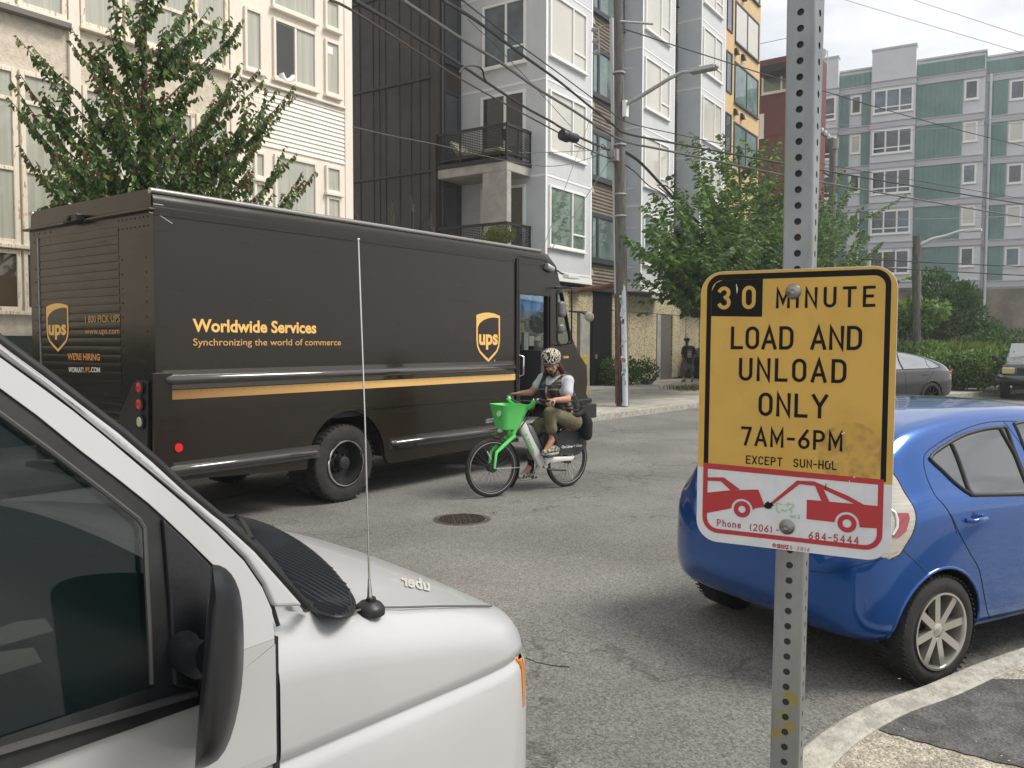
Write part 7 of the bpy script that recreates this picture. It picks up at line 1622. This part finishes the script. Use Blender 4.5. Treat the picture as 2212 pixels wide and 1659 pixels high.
def f(mb):
    for q in (1,-1): limb(mb,[HP(-.02,q*.075,.01),HP(-.05,q*.085,-.06),HP(-.085,q*.09,-.105)],[.028,.035,.022])
    limb(mb,[HP(-.085,.03,.0),HP(-.11,.02,-.07),HP(-.12,.05,-.12)],[.04,.045,.03]); limb(mb,[HP(.03,-.075,.01),HP(.04,-.08,-.07),HP(.03,-.085,-.13)],[.012,.014,.008])
cloth('hair',f,m_hairb,rd,.009,1)
def f(mb):
    limb(mb,[HP(.03,.062,-.05),HP(.055,.035,-.09),HP(.07,0,-.105),HP(.055,-.035,-.09),HP(.03,-.062,-.05)],[.012,.017,.022,.017,.012]); limb(mb,[HP(.086,.026,-.058),HP(.096,0,-.046),HP(.086,-.026,-.058)],[.006,.008,.006]); limb(mb,[HP(.08,0,-.075),HP(.072,0,-.12)],[.014,.015])
cloth('beard',f,M('beard_dark',(.02,.013,.009),.8,bump=.6,bs=150),rd,.006,1)
def f(mb):
    c0=nk+Vector((.0,0,.01)); P=[c0+Vector((.115*math.cos(a)+.02,.115*math.sin(a),-.045-.085*math.cos(a)*1.0)) for a in [2*PI*k/12 for k in range(13)]]; limb(mb,P,[.022]*13,10); limb(mb,[P[1],ch+Vector((.16,.05,.02)),ch+Vector((.17,.07,-.1))],[.022,.026,.015])
cloth('scarf',f,M('scarf_dark',(.03,.018,.02),.9,rgb2=(.10,.035,.03),vs_=14,lo=.5,hi=.6),rd,.009,1)
mb=MB(); q=ch+Vector((.152,.03,-.045)); mb.ell(q,(.014,.05,.03),10,6); mb.build('red_print',M('print_red',(.45,.03,.03),.8),rd,smooth=80)
mt=M('shoe_canvas',(.42,.38,.31),.8,rgb2=(.06,.055,.05),vs_=38,lo=.47,hi=.53)
for a,heel,toe,sg in ((aL,B(925,1120,.12),B(812,1140,.12),1),(aR,B(690,1355,-.12),B(585,1372,-.12),-1)):
    def f(mb): limb(mb,[heel+Vector((0,0,.01)),heel.lerp(toe,.45)+Vector((0,0,.018)),toe],[.04,.044,.033]); limb(mb,[heel+Vector((.01,0,.02)),heel.lerp(a,.32)],[.042,.042])
    s_=cloth('shoe',f,mt,rd,.008,1)
    def f(mb): limb(mb,[heel+Vector((-.008,0,-.028)),heel.lerp(toe,.5)+Vector((0,0,-.026)),toe+Vector((.008,0,-.014))],[.026,.030,.024])
    cloth('sole',f,M('sole_cream',(.55,.52,.45),.7),s_,.008,1)
    def f(mb): limb(mb,[a+Vector((0,0,.03)),heel+Vector((.01,0,.05))],[.041,.043])
    cloth('sock',f,m_blkcl,rd,.008,1)
# ---------------- man walking on the far pavement ----------------
wp=gz(1487,825,.15); wk=thing('person','man in a black printed t-shirt and grey shorts walking on the far pavement','person',(wp.x,wp.y,.147),0)
q_=lambda x,y: hit(wk,1152+x*.2481,493.7+y*.2481,1,0)
def PP(x,y,off=0):        # in the plane facing the camera through the man
    p=hitn(wk,1152+x*.2481,493.7+y*.2481,(0,0,0),(FW.x,FW.y,0)); return p+Vector((FW.x,FW.y,0))*off
def f(mb):
    limb(mb,[PP(1350,1170),PP(1350,1060)],[.15,.15]); limb(mb,[PP(1315,1040),PP(1385,1040)],[.075,.075]); limb(mb,[PP(1340,1040),PP(1338,1005)],[.06,.055])
    limb(mb,[PP(1310,1045),PP(1298,1115,-.05),PP(1322,1160,-.2)],[.055,.045,.03]); limb(mb,[PP(1396,1045),PP(1402,1105),PP(1378,1160,-.12)],[.055,.045,.03])
    limb(mb,[PP(1330,1175),PP(1322,1240,-.05),PP(1312,1305,-.02)],[.09,.06,.04]); limb(mb,[PP(1368,1175),PP(1383,1240,.05),PP(1388,1300,.08)],[.09,.06,.04])
    limb(mb,[PP(1312,1305,-.02),PP(1300,1322,-.1)],[.04,.035]); limb(mb,[PP(1388,1300,.08),PP(1384,1322,-.02)],[.04,.035])
    hand(mb,PP(1322,1160,-.2),(-.1,-.3,-1),(.6,.3,0),.7,1,1); hand(mb,PP(1378,1160,-.12),(-.3,-.2,-1),(-.6,.3,0),.7,1,-1)
mb=MB(); f(mb); hp_=PP(1338,985); HP2,HR2=head(mb,hp_,(-FW.x-.3,-FW.y,-.25),(0,0,1),1.05); m_skin2=M('skin_brown',(.12,.065,.04),.55,var=.1,vs_=10); b2_=mb.build('body',m_skin2,wk); remesh(b2_,.012,2); face_bits(wk,HP2,HR2,1.05)
def f(mb):
    for k in range(40):
        d=rv3().normalized(); 
        if d.z>-.1: mb.ell(HP2(-.02+d.x*.095,d.y*.095,.06+d.z*.075),(.038,.038,.038),8,6)
cloth('hair',f,M('hair_black',(.012,.01,.009),.9,bump=.8,bs=60),wk,.014,1)
def f(mb): limb(mb,[PP(1350,1165),PP(1350,1060)],[.185,.19]); limb(mb,[PP(1318,1040),PP(1382,1040)],[.10,.10]); limb(mb,[PP(1312,1045),PP(1302,1085,-.03)],[.09,.085]); limb(mb,[PP(1394,1045),PP(1402,1082)],[.09,.085])
ts_=cloth('t_shirt',f,m_blkcl,wk,.015,2)
mb=MB(); 
for k,(y0,y1,c_) in enumerate(((1050,1062,'print_red2'),(1066,1085,'print_grey'),(1088,1100,'print_white'),(1104,1124,'print_grey'))):
    p=PP(1330,y0,-.24); q=PP(1368,y1,-.24); r_=PP(1366,y0,-.24); s_=PP(1332,y1,-.24); mb=MB(); mb.poly([p,r_,q,s_]); mb.build('shirt_print',M(c_,{'print_red2':(.25,.05,.03),'print_grey':(.22,.2,.18),'print_white':(.4,.38,.35)}[c_],.8),ts_,normals=False)
def f(mb): limb(mb,[PP(1350,1180),PP(1350,1155)],[.17,.17]); limb(mb,[PP(1330,1180),PP(1322,1222,-.04)],[.125,.115]); limb(mb,[PP(1368,1180),PP(1384,1228,.05)],[.125,.115])
cloth('shorts',f,M('denim_grey',(.10,.12,.14),.85,var=.2,vs_=8),wk,.015,2)
for a,b in ((PP(1318,1322,-.02),PP(1288,1326,-.2)),(PP(1390,1318,.1),PP(1376,1326,-.1))):
    def f(mb): limb(mb,[a,b],[.055,.045])
    cloth('shoe',f,M('trainer_grey',(.12,.12,.11),.7),wk,.015,1)
for a in (PP(1311,1300,-.02),PP(1388,1296,.08)):
    def f(mb): limb(mb,[a,a+Vector((0,0,-.05))],[.048,.048])
    cloth('sock',f,M('sock_white',(.6,.6,.58),.8),wk,.015,1)
# ---------------- utility pole ----------------
m_pole=M('pole_wood',(.14,.132,.124),.9,var=.35,vs_=4,bump=.7,bs=20,stretch=(6,6,.6)); m_cond=M('conduit_grey',(.50,.53,.56),.5); m_condr=M('conduit_rust',(.14,.06,.04),.7,var=.4,vs_=9)
pb0=gz(1345,877,.15); up_=thing('utility_pole','tall wooden utility pole with grey conduits, stickers and a street lamp arm','utility pole',(pb0.x,pb0.y,.146)); UO=Vector(up_.location)
dU=(pb0-CAM).dot(FW)
ptop=dep(1334,-140,dU-.6)-UO
pl=lambda z: Vector((ptop.x*z/ptop.z,ptop.y*z/ptop.z,z))
mb=MB(); mb.tube([pl(z) for z in (0,.05,3,6,9,ptop.z)],[.165,.16,.15,.135,.12,.11],18); mb.build('pole',m_pole,up_,smooth=60)
def UP_(x,y,off=.18):  # point off the pole towards the camera
    return dep(x,y,dU-off)-UO
def cond(pts,r,mat,name='conduit',n=12,off=.2): 
    mb=MB(); mb.tube([UP_(x,y,off) for x,y in pts],r,n); return mb.build(name,mat,up_,smooth=60)
cond([(1350,877),(1345,610),(1341,400),(1340,392)],.082,m_cond,off=.22); cond([(1341,398),(1340,392)],.09,M('tape_orange',(.7,.14,.02),.6),'orange_cap',off=.22)
cond([(1343,392),(1341,371)],.02,M('tape_orange',(.7,.14,.02),.6),'orange_tape',off=.25)
cond([(1333,872),(1332,635)],.05,m_condr,off=.14); cond([(1332,635),(1328,420),(1325,300),(1321,40)],.055,m_cond,off=.14)
cond([(1344,870),(1339,560)],.03,m_rubber,'cable_riser',off=.24)
cond([(1336,220),(1334,80)],.012,m_frame,'thin_conduit',off=.26); cond([(1341,160),(1345,238)],.03,m_condr,'conduit',off=.1)
for y,x in ((170,1332),(320,1336),(424,1338),(470,1337)): 
    mb=MB(); c=UP_(x,y,.0); mb.lathe(pl(c.z),(0,0,1),[(-.02,.0),(-.02,.16),(.02,.16),(.02,.0)],16); mb.build('strap',m_steel,up_,smooth=40)
for y in (160,236,331,412,496,580): 
    c=UP_(1350,y,0); mb=MB(); p=pl(c.z); mb.tube([p,p+Vector((RT.x,RT.y,0))*.34,p+Vector((RT.x,RT.y,0))*.34+Vector((0,0,.06))],.012,6); mb.build('climbing_step',m_steel,up_)
mb=MB(); mb.tube([UP_(1325,617,.1),UP_(1290,622,.1),UP_(1226,630,.1)],.07,10); mb.build('rusty_cross_pipe',m_condr,up_,smooth=60)
# stickers
rs=random.Random(9)
for k in range(30):
    y=rs.uniform(640,830); x=1345+(y-640)*.03+rs.uniform(-6,5); a=UP_(x,y,.31); w_=rs.uniform(.02,.045); h=rs.uniform(.02,.06); r_=Vector((RT.x,RT.y,0)); mb=MB(); mb.poly([a-r_*w_-Vector((0,0,h)),a+r_*w_-Vector((0,0,h)),a+r_*w_+Vector((0,0,h)),a-r_*w_+Vector((0,0,h))])
    c_=rs.choice(((.6,.6,.58),(.55,.56,.58),(.5,.5,.5),(.62,.6,.55),(.5,.52,.5),(.2,.35,.34),(.35,.12,.14),(.12,.14,.25),(.05,.05,.05))); mb.build('sticker',M('sticker_%d'%(int(c_[0]*100)+int(c_[1]*10)+int(c_[2]*7)),c_,.6),up_,normals=False)
# street lamp arm
LA=Vector((0,-1,0))
a0=pl(UP_(1350,240,.1).z)
hh=None
for k in range(60):
    e=a0+Vector((.0,-1,0))*(.5+k*.1); 
    v=(e+UO)-CAM; x=1106+FPX*v.dot(RT)/v.dot(FW)
    if x>1490: break
ez=dep(1490,156,(v).dot(FW)); ez=ez.z-UO.z
mb=MB(); e=Vector((e.x,e.y,ez)); mb.tube([a0,a0.lerp(e,.3)+Vector((0,0,.02)),a0.lerp(e,.7)+Vector((0,0,.10)),a0.lerp(e,.88)+Vector((0,0,.10)),e],[.055,.05,.045,.04,.035],10); arm=mb.build('lamp_arm',M('arm_grey',(.40,.41,.42),.45,.5),up_,smooth=60)
mb=MB(); mb.box(e.x-.13,e.x+.13,e.y-.62,e.y+.02,e.z-.05,e.z+.05); mb.box(e.x-.1,e.x+.1,e.y-.66,e.y-.62,e.z-.02,e.z+.04); mb.cyl((e.x,e.y-.2,e.z+.05),(e.x,e.y-.2,e.z+.11),.04); mb.build('lamp_head',M('arm_grey',(.40,.41,.42),.45,.5),arm,bevel=.02)
mb=MB(); mb.box(a0.x-.08,a0.x+.08,a0.y-.22,a0.y-.12,a0.z-.25,a0.z+.15); mb.build('arm_bracket',m_whitetrim,up_,bevel=.01)
# crossing brackets, insulators, terminal box
mb=MB(); p=pl(UP_(1340,62,.1).z); r_=Vector((RT.x,RT.y,0)); mb.cyl(p-r_*.1+Vector((0,-.15,0)),p+r_*.72+Vector((0,-.15,-.06)),.03,n=8); mb.build('service_bracket',m_steel,up_)
for (x,y) in ((1286,88),(1287,113),(1284,64)):
    c=UP_(x,y,.1); mb=MB(); mb.lathe(c,(0,0,1),[(-.06,.001),(-.06,.05),(-.02,.09),(.0,.05),(.03,.07),(.06,.02),(.06,.001)],14); mb.build('insulator',M('porcelain',(.45,.46,.48),.25),up_,smooth=50)
mb=MB(); mb.tube([UP_(1292,60,.1),UP_(1295,118,.1),UP_(1310,112,.1),UP_(1325,100,.0)],.02,6); mb.tube([UP_(1284,66,.1),UP_(1300,56,.1),UP_(1328,55,0)],.018,6); mb.build('insulator_frame',m_steel,up_)
mb=MB(); c=UP_(1333,338,.3); mb.box(c.x-.24,c.x+.22,c.y-.12,c.y+.12,c.z-.15,c.z+.14); mb.box(c.x-.28,c.x-.2,c.y-.08,c.y+.08,c.z-.08,c.z+.1); mb.box(c.x-.05,c.x-.02,c.y-.14,c.y-.1,c.z-.16,c.z+.15); mb.build('terminal_box',M('box_grey',(.28,.27,.26),.6,var=.15),up_,bevel=.03)
# ---------------- wires ----------------
wm=M('cable_black',(.02,.02,.022),.6); wg=M('cable_grey',(.10,.10,.10),.6); wb_=M('cable_brown',(.07,.05,.04),.7); wpl=M('wire_pale',(.25,.26,.27),.6)
def wire(name,label,pts,d0,d1,r,mat,cat='cable',dm=None,n=6):
    P=[]; L=[0]
    for a,b in zip(pts,pts[1:]): L.append(L[-1]+math.hypot(b[0]-a[0],b[1]-a[1]))
    sm=smoothline([(p[0],p[1],l/L[-1]) for p,l in zip(pts,L)],5)
    P=[dep(x,y,d0+(d1-d0)*t) for x,y,t in sm]
    o=Vector((P[-1].x,P[-1].y,P[-1].z)); mb=MB(); mb.tube([p-o for p in P],r,n); ob=mb.build(name,mat); ob.location=o; tag(ob,label,cat,'overhead lines on the utility pole'); return ob
DP=dU-.15
wire('overhead_cable','lowest brown cable from the top left to the black splice case and pole',[(713,0),(758,21),(907,115),(1001,174),(1105,232),(1209,288),(1244,309),(1290,332),(1331,347)],8.5,DP,.016,wb_)
wire('overhead_cable','lashed cable bundle just above the lowest brown cable on the left',[(765,0),(840,44),(914,90),(998,142),(1050,177),(1130,229),(1190,262),(1209,274),(1255,298),(1300,318),(1331,330)],8.5,DP,.026,wm)
wire('overhead_cable','thickest smooth grey cable crossing the white building to the pole',[(869,0),(991,80),(1081,135),(1154,187),(1234,236),(1300,279),(1352,306),(1444,326),(1687,377),(1950,425),(2212,470)],9,DP+12,.026,wg)
wire('overhead_cable','thick dark cable crossing above the balcony, second highest at the pole',[(956,0),(1025,42),(1123,115),(1200,170),(1282,236),(1325,270),(1352,288),(1444,307),(1687,352),(1950,398),(2212,441)],9.5,DP+12,.024,wm)
wire('overhead_cable','thin dark wire above the thick cables, meeting the pole at the orange tag',[(998,0),(1119,94),(1215,164),(1317,240),(1355,264),(1444,286),(1687,337),(1950,385),(2212,430)],10,DP+12,.011,wm)
wire('overhead_wire','fine wire dropping steeply from the thick cable to the black splice case',[(1011,42),(1080,108),(1150,182),(1234,274)],12,18.5,.006,wm)
wire('service_cable','twisted service cable from the pole bracket over the street to the right edge',[(1346,62),(1393,77),(1444,94),(1541,125),(1694,174),(1777,196),(1885,229),(2050,275),(2212,316)],DP,DP+16,.017,wm)
wire('overhead_wire','lower of the two pale wires in the sky at the top right',[(1826,0),(2020,58),(2212,115)],40,36,.012,wpl)
wire('overhead_wire','higher of the two pale wires in the sky at the top right',[(1975,0),(2090,38),(2212,78)],40,36,.012,wpl)
wire('overhead_cable','thick black bundle falling from the pole to the right into the elm crown',[(1345,325),(1375,344),(1400,368),(1423,393),(1450,422),(1481,455),(1510,482)],DP,DP+2,.04,wm)
wire('overhead_cable','thinner cable under the black bundle right of the pole',[(1345,352),(1372,372),(1400,400),(1430,418),(1470,462),(1500,500)],DP,DP+1.6,.016,wm)
wire('overhead_wire','upper of the two near level dark wires crossing the evergreen tree',[(1852,559),(2030,568),(2212,576)],30,30,.018,wm)
wire('overhead_wire','lower of the two near level dark wires crossing the evergreen tree',[(1912,579),(2060,587),(2212,595)],30,30,.018,wm)
wire('overhead_wire','fine pale wire level with the third floor bands of the green building',[(1800,474),(2000,473),(2212,467)],44,44,.014,wpl)
wire('overhead_wire','upper of the two fine pale wires across the top rows of the green building',[(1790,268),(1900,272),(2050,265),(2212,252)],44,44,.014,wpl)
wire('overhead_wire','lower of the two fine pale wires across the top rows of the green building',[(1790,279),(1900,284),(2050,276),(2212,264)],44,44,.014,wpl)
wire('overhead_wire','thin wire sagging across the balcony railing towards the pole',[(762,274),(850,294),(942,312),(1060,340),(1147,356),(1215,357),(1303,333)],13,DP,.008,wg)
wire('overhead_wire','thin nearly level wire from the balcony corner to the pole',[(1120,329),(1147,330),(1240,327),(1320,322)],19,DP,.008,wg)
wire('guy_wire','left of the two fine wires running steeply down across the white bay',[(1290,215),(1230,380),(1168,550)],DP,15.5,.006,wg)
wire('guy_wire','right of the two fine wires running steeply down across the white bay',[(1318,345),(1250,450),(1182,552)],DP,15.5,.008,wg)
wire('cable_loop','black cable loop hanging beside the dark building above the balcony',[(992,158),(998,148),(1012,142),(1030,143),(1042,152),(1046,168),(1052,178)],12.5,13,.014,wm)
wire('cable_loop','coil of slack grey cable hanging between the splice case and the pole',[(1276,308),(1283,318),(1277,332),(1284,338),(1293,326),(1300,312),(1308,318),(1313,332),(1322,345)],19.6,20.2,.014,wg)
wire('cable_loop','black slack loop hanging below the bundle at the right of the pole',[(1420,400),(1440,402),(1455,418),(1452,430),(1440,418),(1423,405)],DP,DP+.5,.018,wm)
for (x0,y0,x1,y1,d,lab,r) in ((1213,291,1246,300,18.4,'black cylindrical splice case hanging on the cables left of the pole',.125),(1466,492,1473,520,21.3,'black splice case hanging in the elm crown',.12)):
    a=dep(x0,y0,d); b=dep(x1,y1,d+.35); t=thing('splice_case',lab,'splice case',tuple(b)); mb=MB(); ax=(b-a).normalized(); L_=(b-a).length
    mb.lathe(a-b,ax,[(0,.001),(0,r*.95),(.03,r),(.12,r),(.13,r*1.08),(.2,r*1.08),(.21,r*.86),(L_-.03,r*.84),(L_,r*.7),(L_,.001)],24); cs=mb.build('case',M('splice_black',(.016,.018,.028),.45),t,smooth=40)
    mb=MB(); mb.lathe(a-b-ax*.001,ax,[(-.012,.001),(-.012,r*.5),(0,r*.5),(0,.001)],16); mb.build('end_plate',M('plate_violet',(.06,.02,.08),.5),cs)
# far pole with a crossarm, and lamp pole at the right
X2=41.0
pp=plane(1795,740,(1,0,0),X2); t=thing('utility_pole','distant utility pole with crossarm and insulators just right of the steel sign post','utility pole',(pp.x,pp.y,.1)); O=Vector(t.location); ap=lambda x,y: plane(x,y,(1,0,0),X2)-O
mb=MB(); mb.tube([Vector((0,0,0)),ap(1797,520),ap(1799,300)],[.17,.16,.15],12); mb.build('pole',m_pole,t,smooth=60)
mb=MB(); mb.tube([ap(1775,288),ap(1803,310)],.06,8); mb.build('crossarm',m_pole,t); mb=MB(); mb.tube([ap(1778,372),ap(1806,388)],.05,8); mb.build('crossarm',m_pole,t)
mb=MB()
for (x,y) in ((1776,282),(1783,288),(1790,296),(1803,302)): mb=MB(); mb.ell(ap(x,y),(.09,.09,.14),8,6); mb.build('insulator',M('porcelain',(.45,.46,.48),.25),t,smooth=60)
mb=MB(); mb.cyl(ap(1803,322),ap(1805,300),.16,n=12); mb.build('transformer_can',M('box_grey',(.28,.27,.26),.6),t,smooth=50)
X3=33.5
pp=plane(1981,790,(1,0,0),X3); t=thing('street_lamp','wooden lamp pole with a long white lamp arm in front of the green building','street lamp',(pp.x,pp.y,.3)); O=Vector(t.location); ap=lambda x,y: plane(x,y,(1,0,0),X3)-O
mb=MB(); mb.tube([Vector((0,0,-.2)),ap(1980,640),ap(1981,510)],[.16,.15,.14],12); mb.build('pole',m_pole,t,smooth=60)
mb=MB(); mb.tube([ap(1986,530),ap(2015,516),ap(2045,509),ap(2070,500),ap(2090,498)],[.07,.06,.05,.045,.04],8); ar_=mb.build('lamp_arm',M('arm_white',(.6,.6,.6),.45),t,smooth=60)
c=ap(2100,498); mb=MB(); mb.box(c.x-.1,c.x+.1,c.y-.3,c.y+.25,c.z-.05,c.z+.05); mb.build('lamp_head',M('arm_white',(.6,.6,.6),.45),ar_,bevel=.02)
mb=MB(); mb.tube([Vector((-.16,0,.2)),Vector((-.16,0,1.2))],.12,10); mb.build('red_lower_wrap',m_condr,t)
# ---------------- manhole, bollard, wall lamp, balcony furniture ----------------
mc_=gz(998,1122,0); mh_=thing('manhole_cover','round worn cast iron manhole cover set in the asphalt','manhole cover',(mc_.x,mc_.y,0))
mb=MB(); mb.lathe((0,0,-.003),(0,0,1),[(0,.25),(.0065,.25),(.0065,.285),(.0,.29)],48); mb.build('frame_ring',M('iron_ring',(.09,.085,.08),.6,.3,var=.3,vs_=20),mh_)
mb=MB(); mb.lathe((0,0,.0),(0,0,1),[(-.02,.001),(-.02,.246),(.003,.246),(.003,.001)],48); lid=mb.build('lid',M('iron_lid',(.06,.056,.052),.65,.3,var=.4,vs_=25),mh_)
mb=MB()
for i in range(-7,8):
    for j in range(-7,8):
        x=i*.038; y=j*.038
        if math.hypot(x,y)<.225: 
            a=.012; w_=.005
            if (i+j)%2: mb.box(x-a,x+a,y-w_,y+w_,.003,.0075)
            else: mb.box(x-w_,x+w_,y-a,y+a,.003,.0075)
mb.lathe((0,0,.0),(0,0,1),[(.003,.236),(.0075,.236),(.0075,.245),(.003,.245)],48)
mb.build('tread_pattern',M('iron_worn',(.20,.16,.14),.5,.4,var=.3,vs_=30),lid)
b0=plane(1263,800,(0,1,0),12.2); t=thing('bollard','yellow steel bollard beside the truck nose on the far pavement','bollard',(b0.x,12.2,.146)); zt_=plane(1263,767,(0,1,0),12.2).z-.146
mb=MB(); mb.lathe((0,0,0),(0,0,1),[(0,.085),(zt_-.06,.085),(zt_-.02,.07),(zt_,.03),(zt_,.001)],20); mb.build('post',M('safety_yellow',(.75,.5,.03),.45),t,smooth=50); mb=MB(); mb.lathe((0,0,zt_*.75),(0,0,1),[(0,.0865),(.06,.0865)],20); mb.build('reflective_band',M('band_grey',(.35,.35,.35),.4),t)
c=dep(1273,684,26.5); t=thing('wall_mirror','round grey convex traffic mirror fixed beside the mesh gate','mirror',tuple(c)); mb=MB(); mb.lathe((0,0,0),(-.5,-.8,.1),[(-.06,.001),(-.06,.08),(0,.17),(.03,.155),(.05,.08),(.055,.001)],24); mb.build('dish',M('mirror_back_tan',(.30,.28,.24),.5),t,smooth=60); mb=MB(); mb.tube([(0,0,0),(-.2,.2,.15),(-.5,.3,.15)],.03,8); mb.build('bracket',m_black,t)
c=dep(1234,598,22.0); t=thing('soffit_lamp','slim pale floodlight under the first white bay','lamp',tuple(c)); mb=MB(); mb.box(-.28,.28,-.1,.1,-.05,.05); mb.build('housing',m_whitetrim,t,bevel=.015); mb=MB(); mb.tube([(0,.0,0),(0,.3,.1),(0,.5,.22)],.025,6); mb.build('arm',m_black,t)
# lounger and plant pot on the balcony
lc=hit(wb,1010,322,1,ys+.7); lw=wb.matrix_world@Vector((xl_+.7,ys+1.5,zrail+.0)); t=thing('lounge_chair','cream cushioned lounge chair behind the mesh railing of the upper balcony','chair',tuple(lw),WR)
m_cush=M('cushion_cream',(.66,.62,.42),.85,var=.15,vs_=4); m_wd=M('teak',(.16,.06,.03),.6)
mb=MB(); mb.box(-.35,.35,-1.0,.6,.28,.42); mb.build('seat_cushion',m_cush,t,bevel=.04,seg=3); mb=MB(); mb.prism([(-.35,.55,.4),(-.35,.95,.85),(-.35,1.05,.8),(-.35,.7,.3)],(.7,0,0)); mb.build('back_cushion',m_cush,t,bevel=.03)
mb=MB(); mb.box(-.38,.38,-1.05,.8,.20,.27); mb.build('frame',m_wd,t)
for x in (-.36,.30):
    for y in (-1,.7): mb=MB(); mb.box(x,x+.06,y,y+.06,0,.2); mb.build('leg',m_wd,t)
pw_=wb.matrix_world@Vector((xl_+.22,ys+.2,zrail)); t=thing('plant_pot','dark pot hanging inside the corner of the upper balcony railing','plant pot',tuple(pw_),WR); mb=MB(); mb.lathe((0,0,.55),(0,0,1),[(0,.001),(0,.09),(.3,.15),(.3,.13),(.05,.08),(.05,.001)],16); mb.build('pot',M('pot_brown',(.04,.035,.03),.7),t,smooth=50); mb=MB(); mb.cyl((0,0,0),(0,0,.55),.02); mb.build('stand',m_black,t)
# small litter on the road and pavement
lt=random.Random(4); lv=Leaves()
for _ in range(260):
    p=Vector((lt.uniform(1.5,9),lt.uniform(1.1,9),0.002)); 
    if lt.random()<.3: p=Vector((lt.uniform(3.4,5.2),lt.uniform(-.2,.9),NZ+.004)); 
    lv.quad(p,Vector((lt.gauss(0,1),lt.gauss(0,1),.15)),Vector((0,0,1)),lt.uniform(.006,.02),.006,0 if lt.random()<.5 else 1)
o=lv.build('road_litter',[M('litter_pale',(.5,.46,.38),.8),M('litter_brown',(.12,.06,.03),.8)]); o['kind']='stuff'
# thin street haze
mb=MB(); mb.box(-60,130,-60,130,-1.0,32); hz=mb.build('haze',M('haze_air',(1,1,1))); hz['kind']='stuff'
hm=hz.data.materials[0]; n,L,b_=nodes_of(hm); ou=n['Material Output']; n.remove(b_); pv=n.new('ShaderNodeVolumePrincipled'); pv.inputs['Color'].default_value=(.86,.90,.95,1); pv.inputs['Density'].default_value=.0012; pv.inputs['Anisotropy'].default_value=.2; L.new(pv.outputs[0],ou.inputs['Volume'])
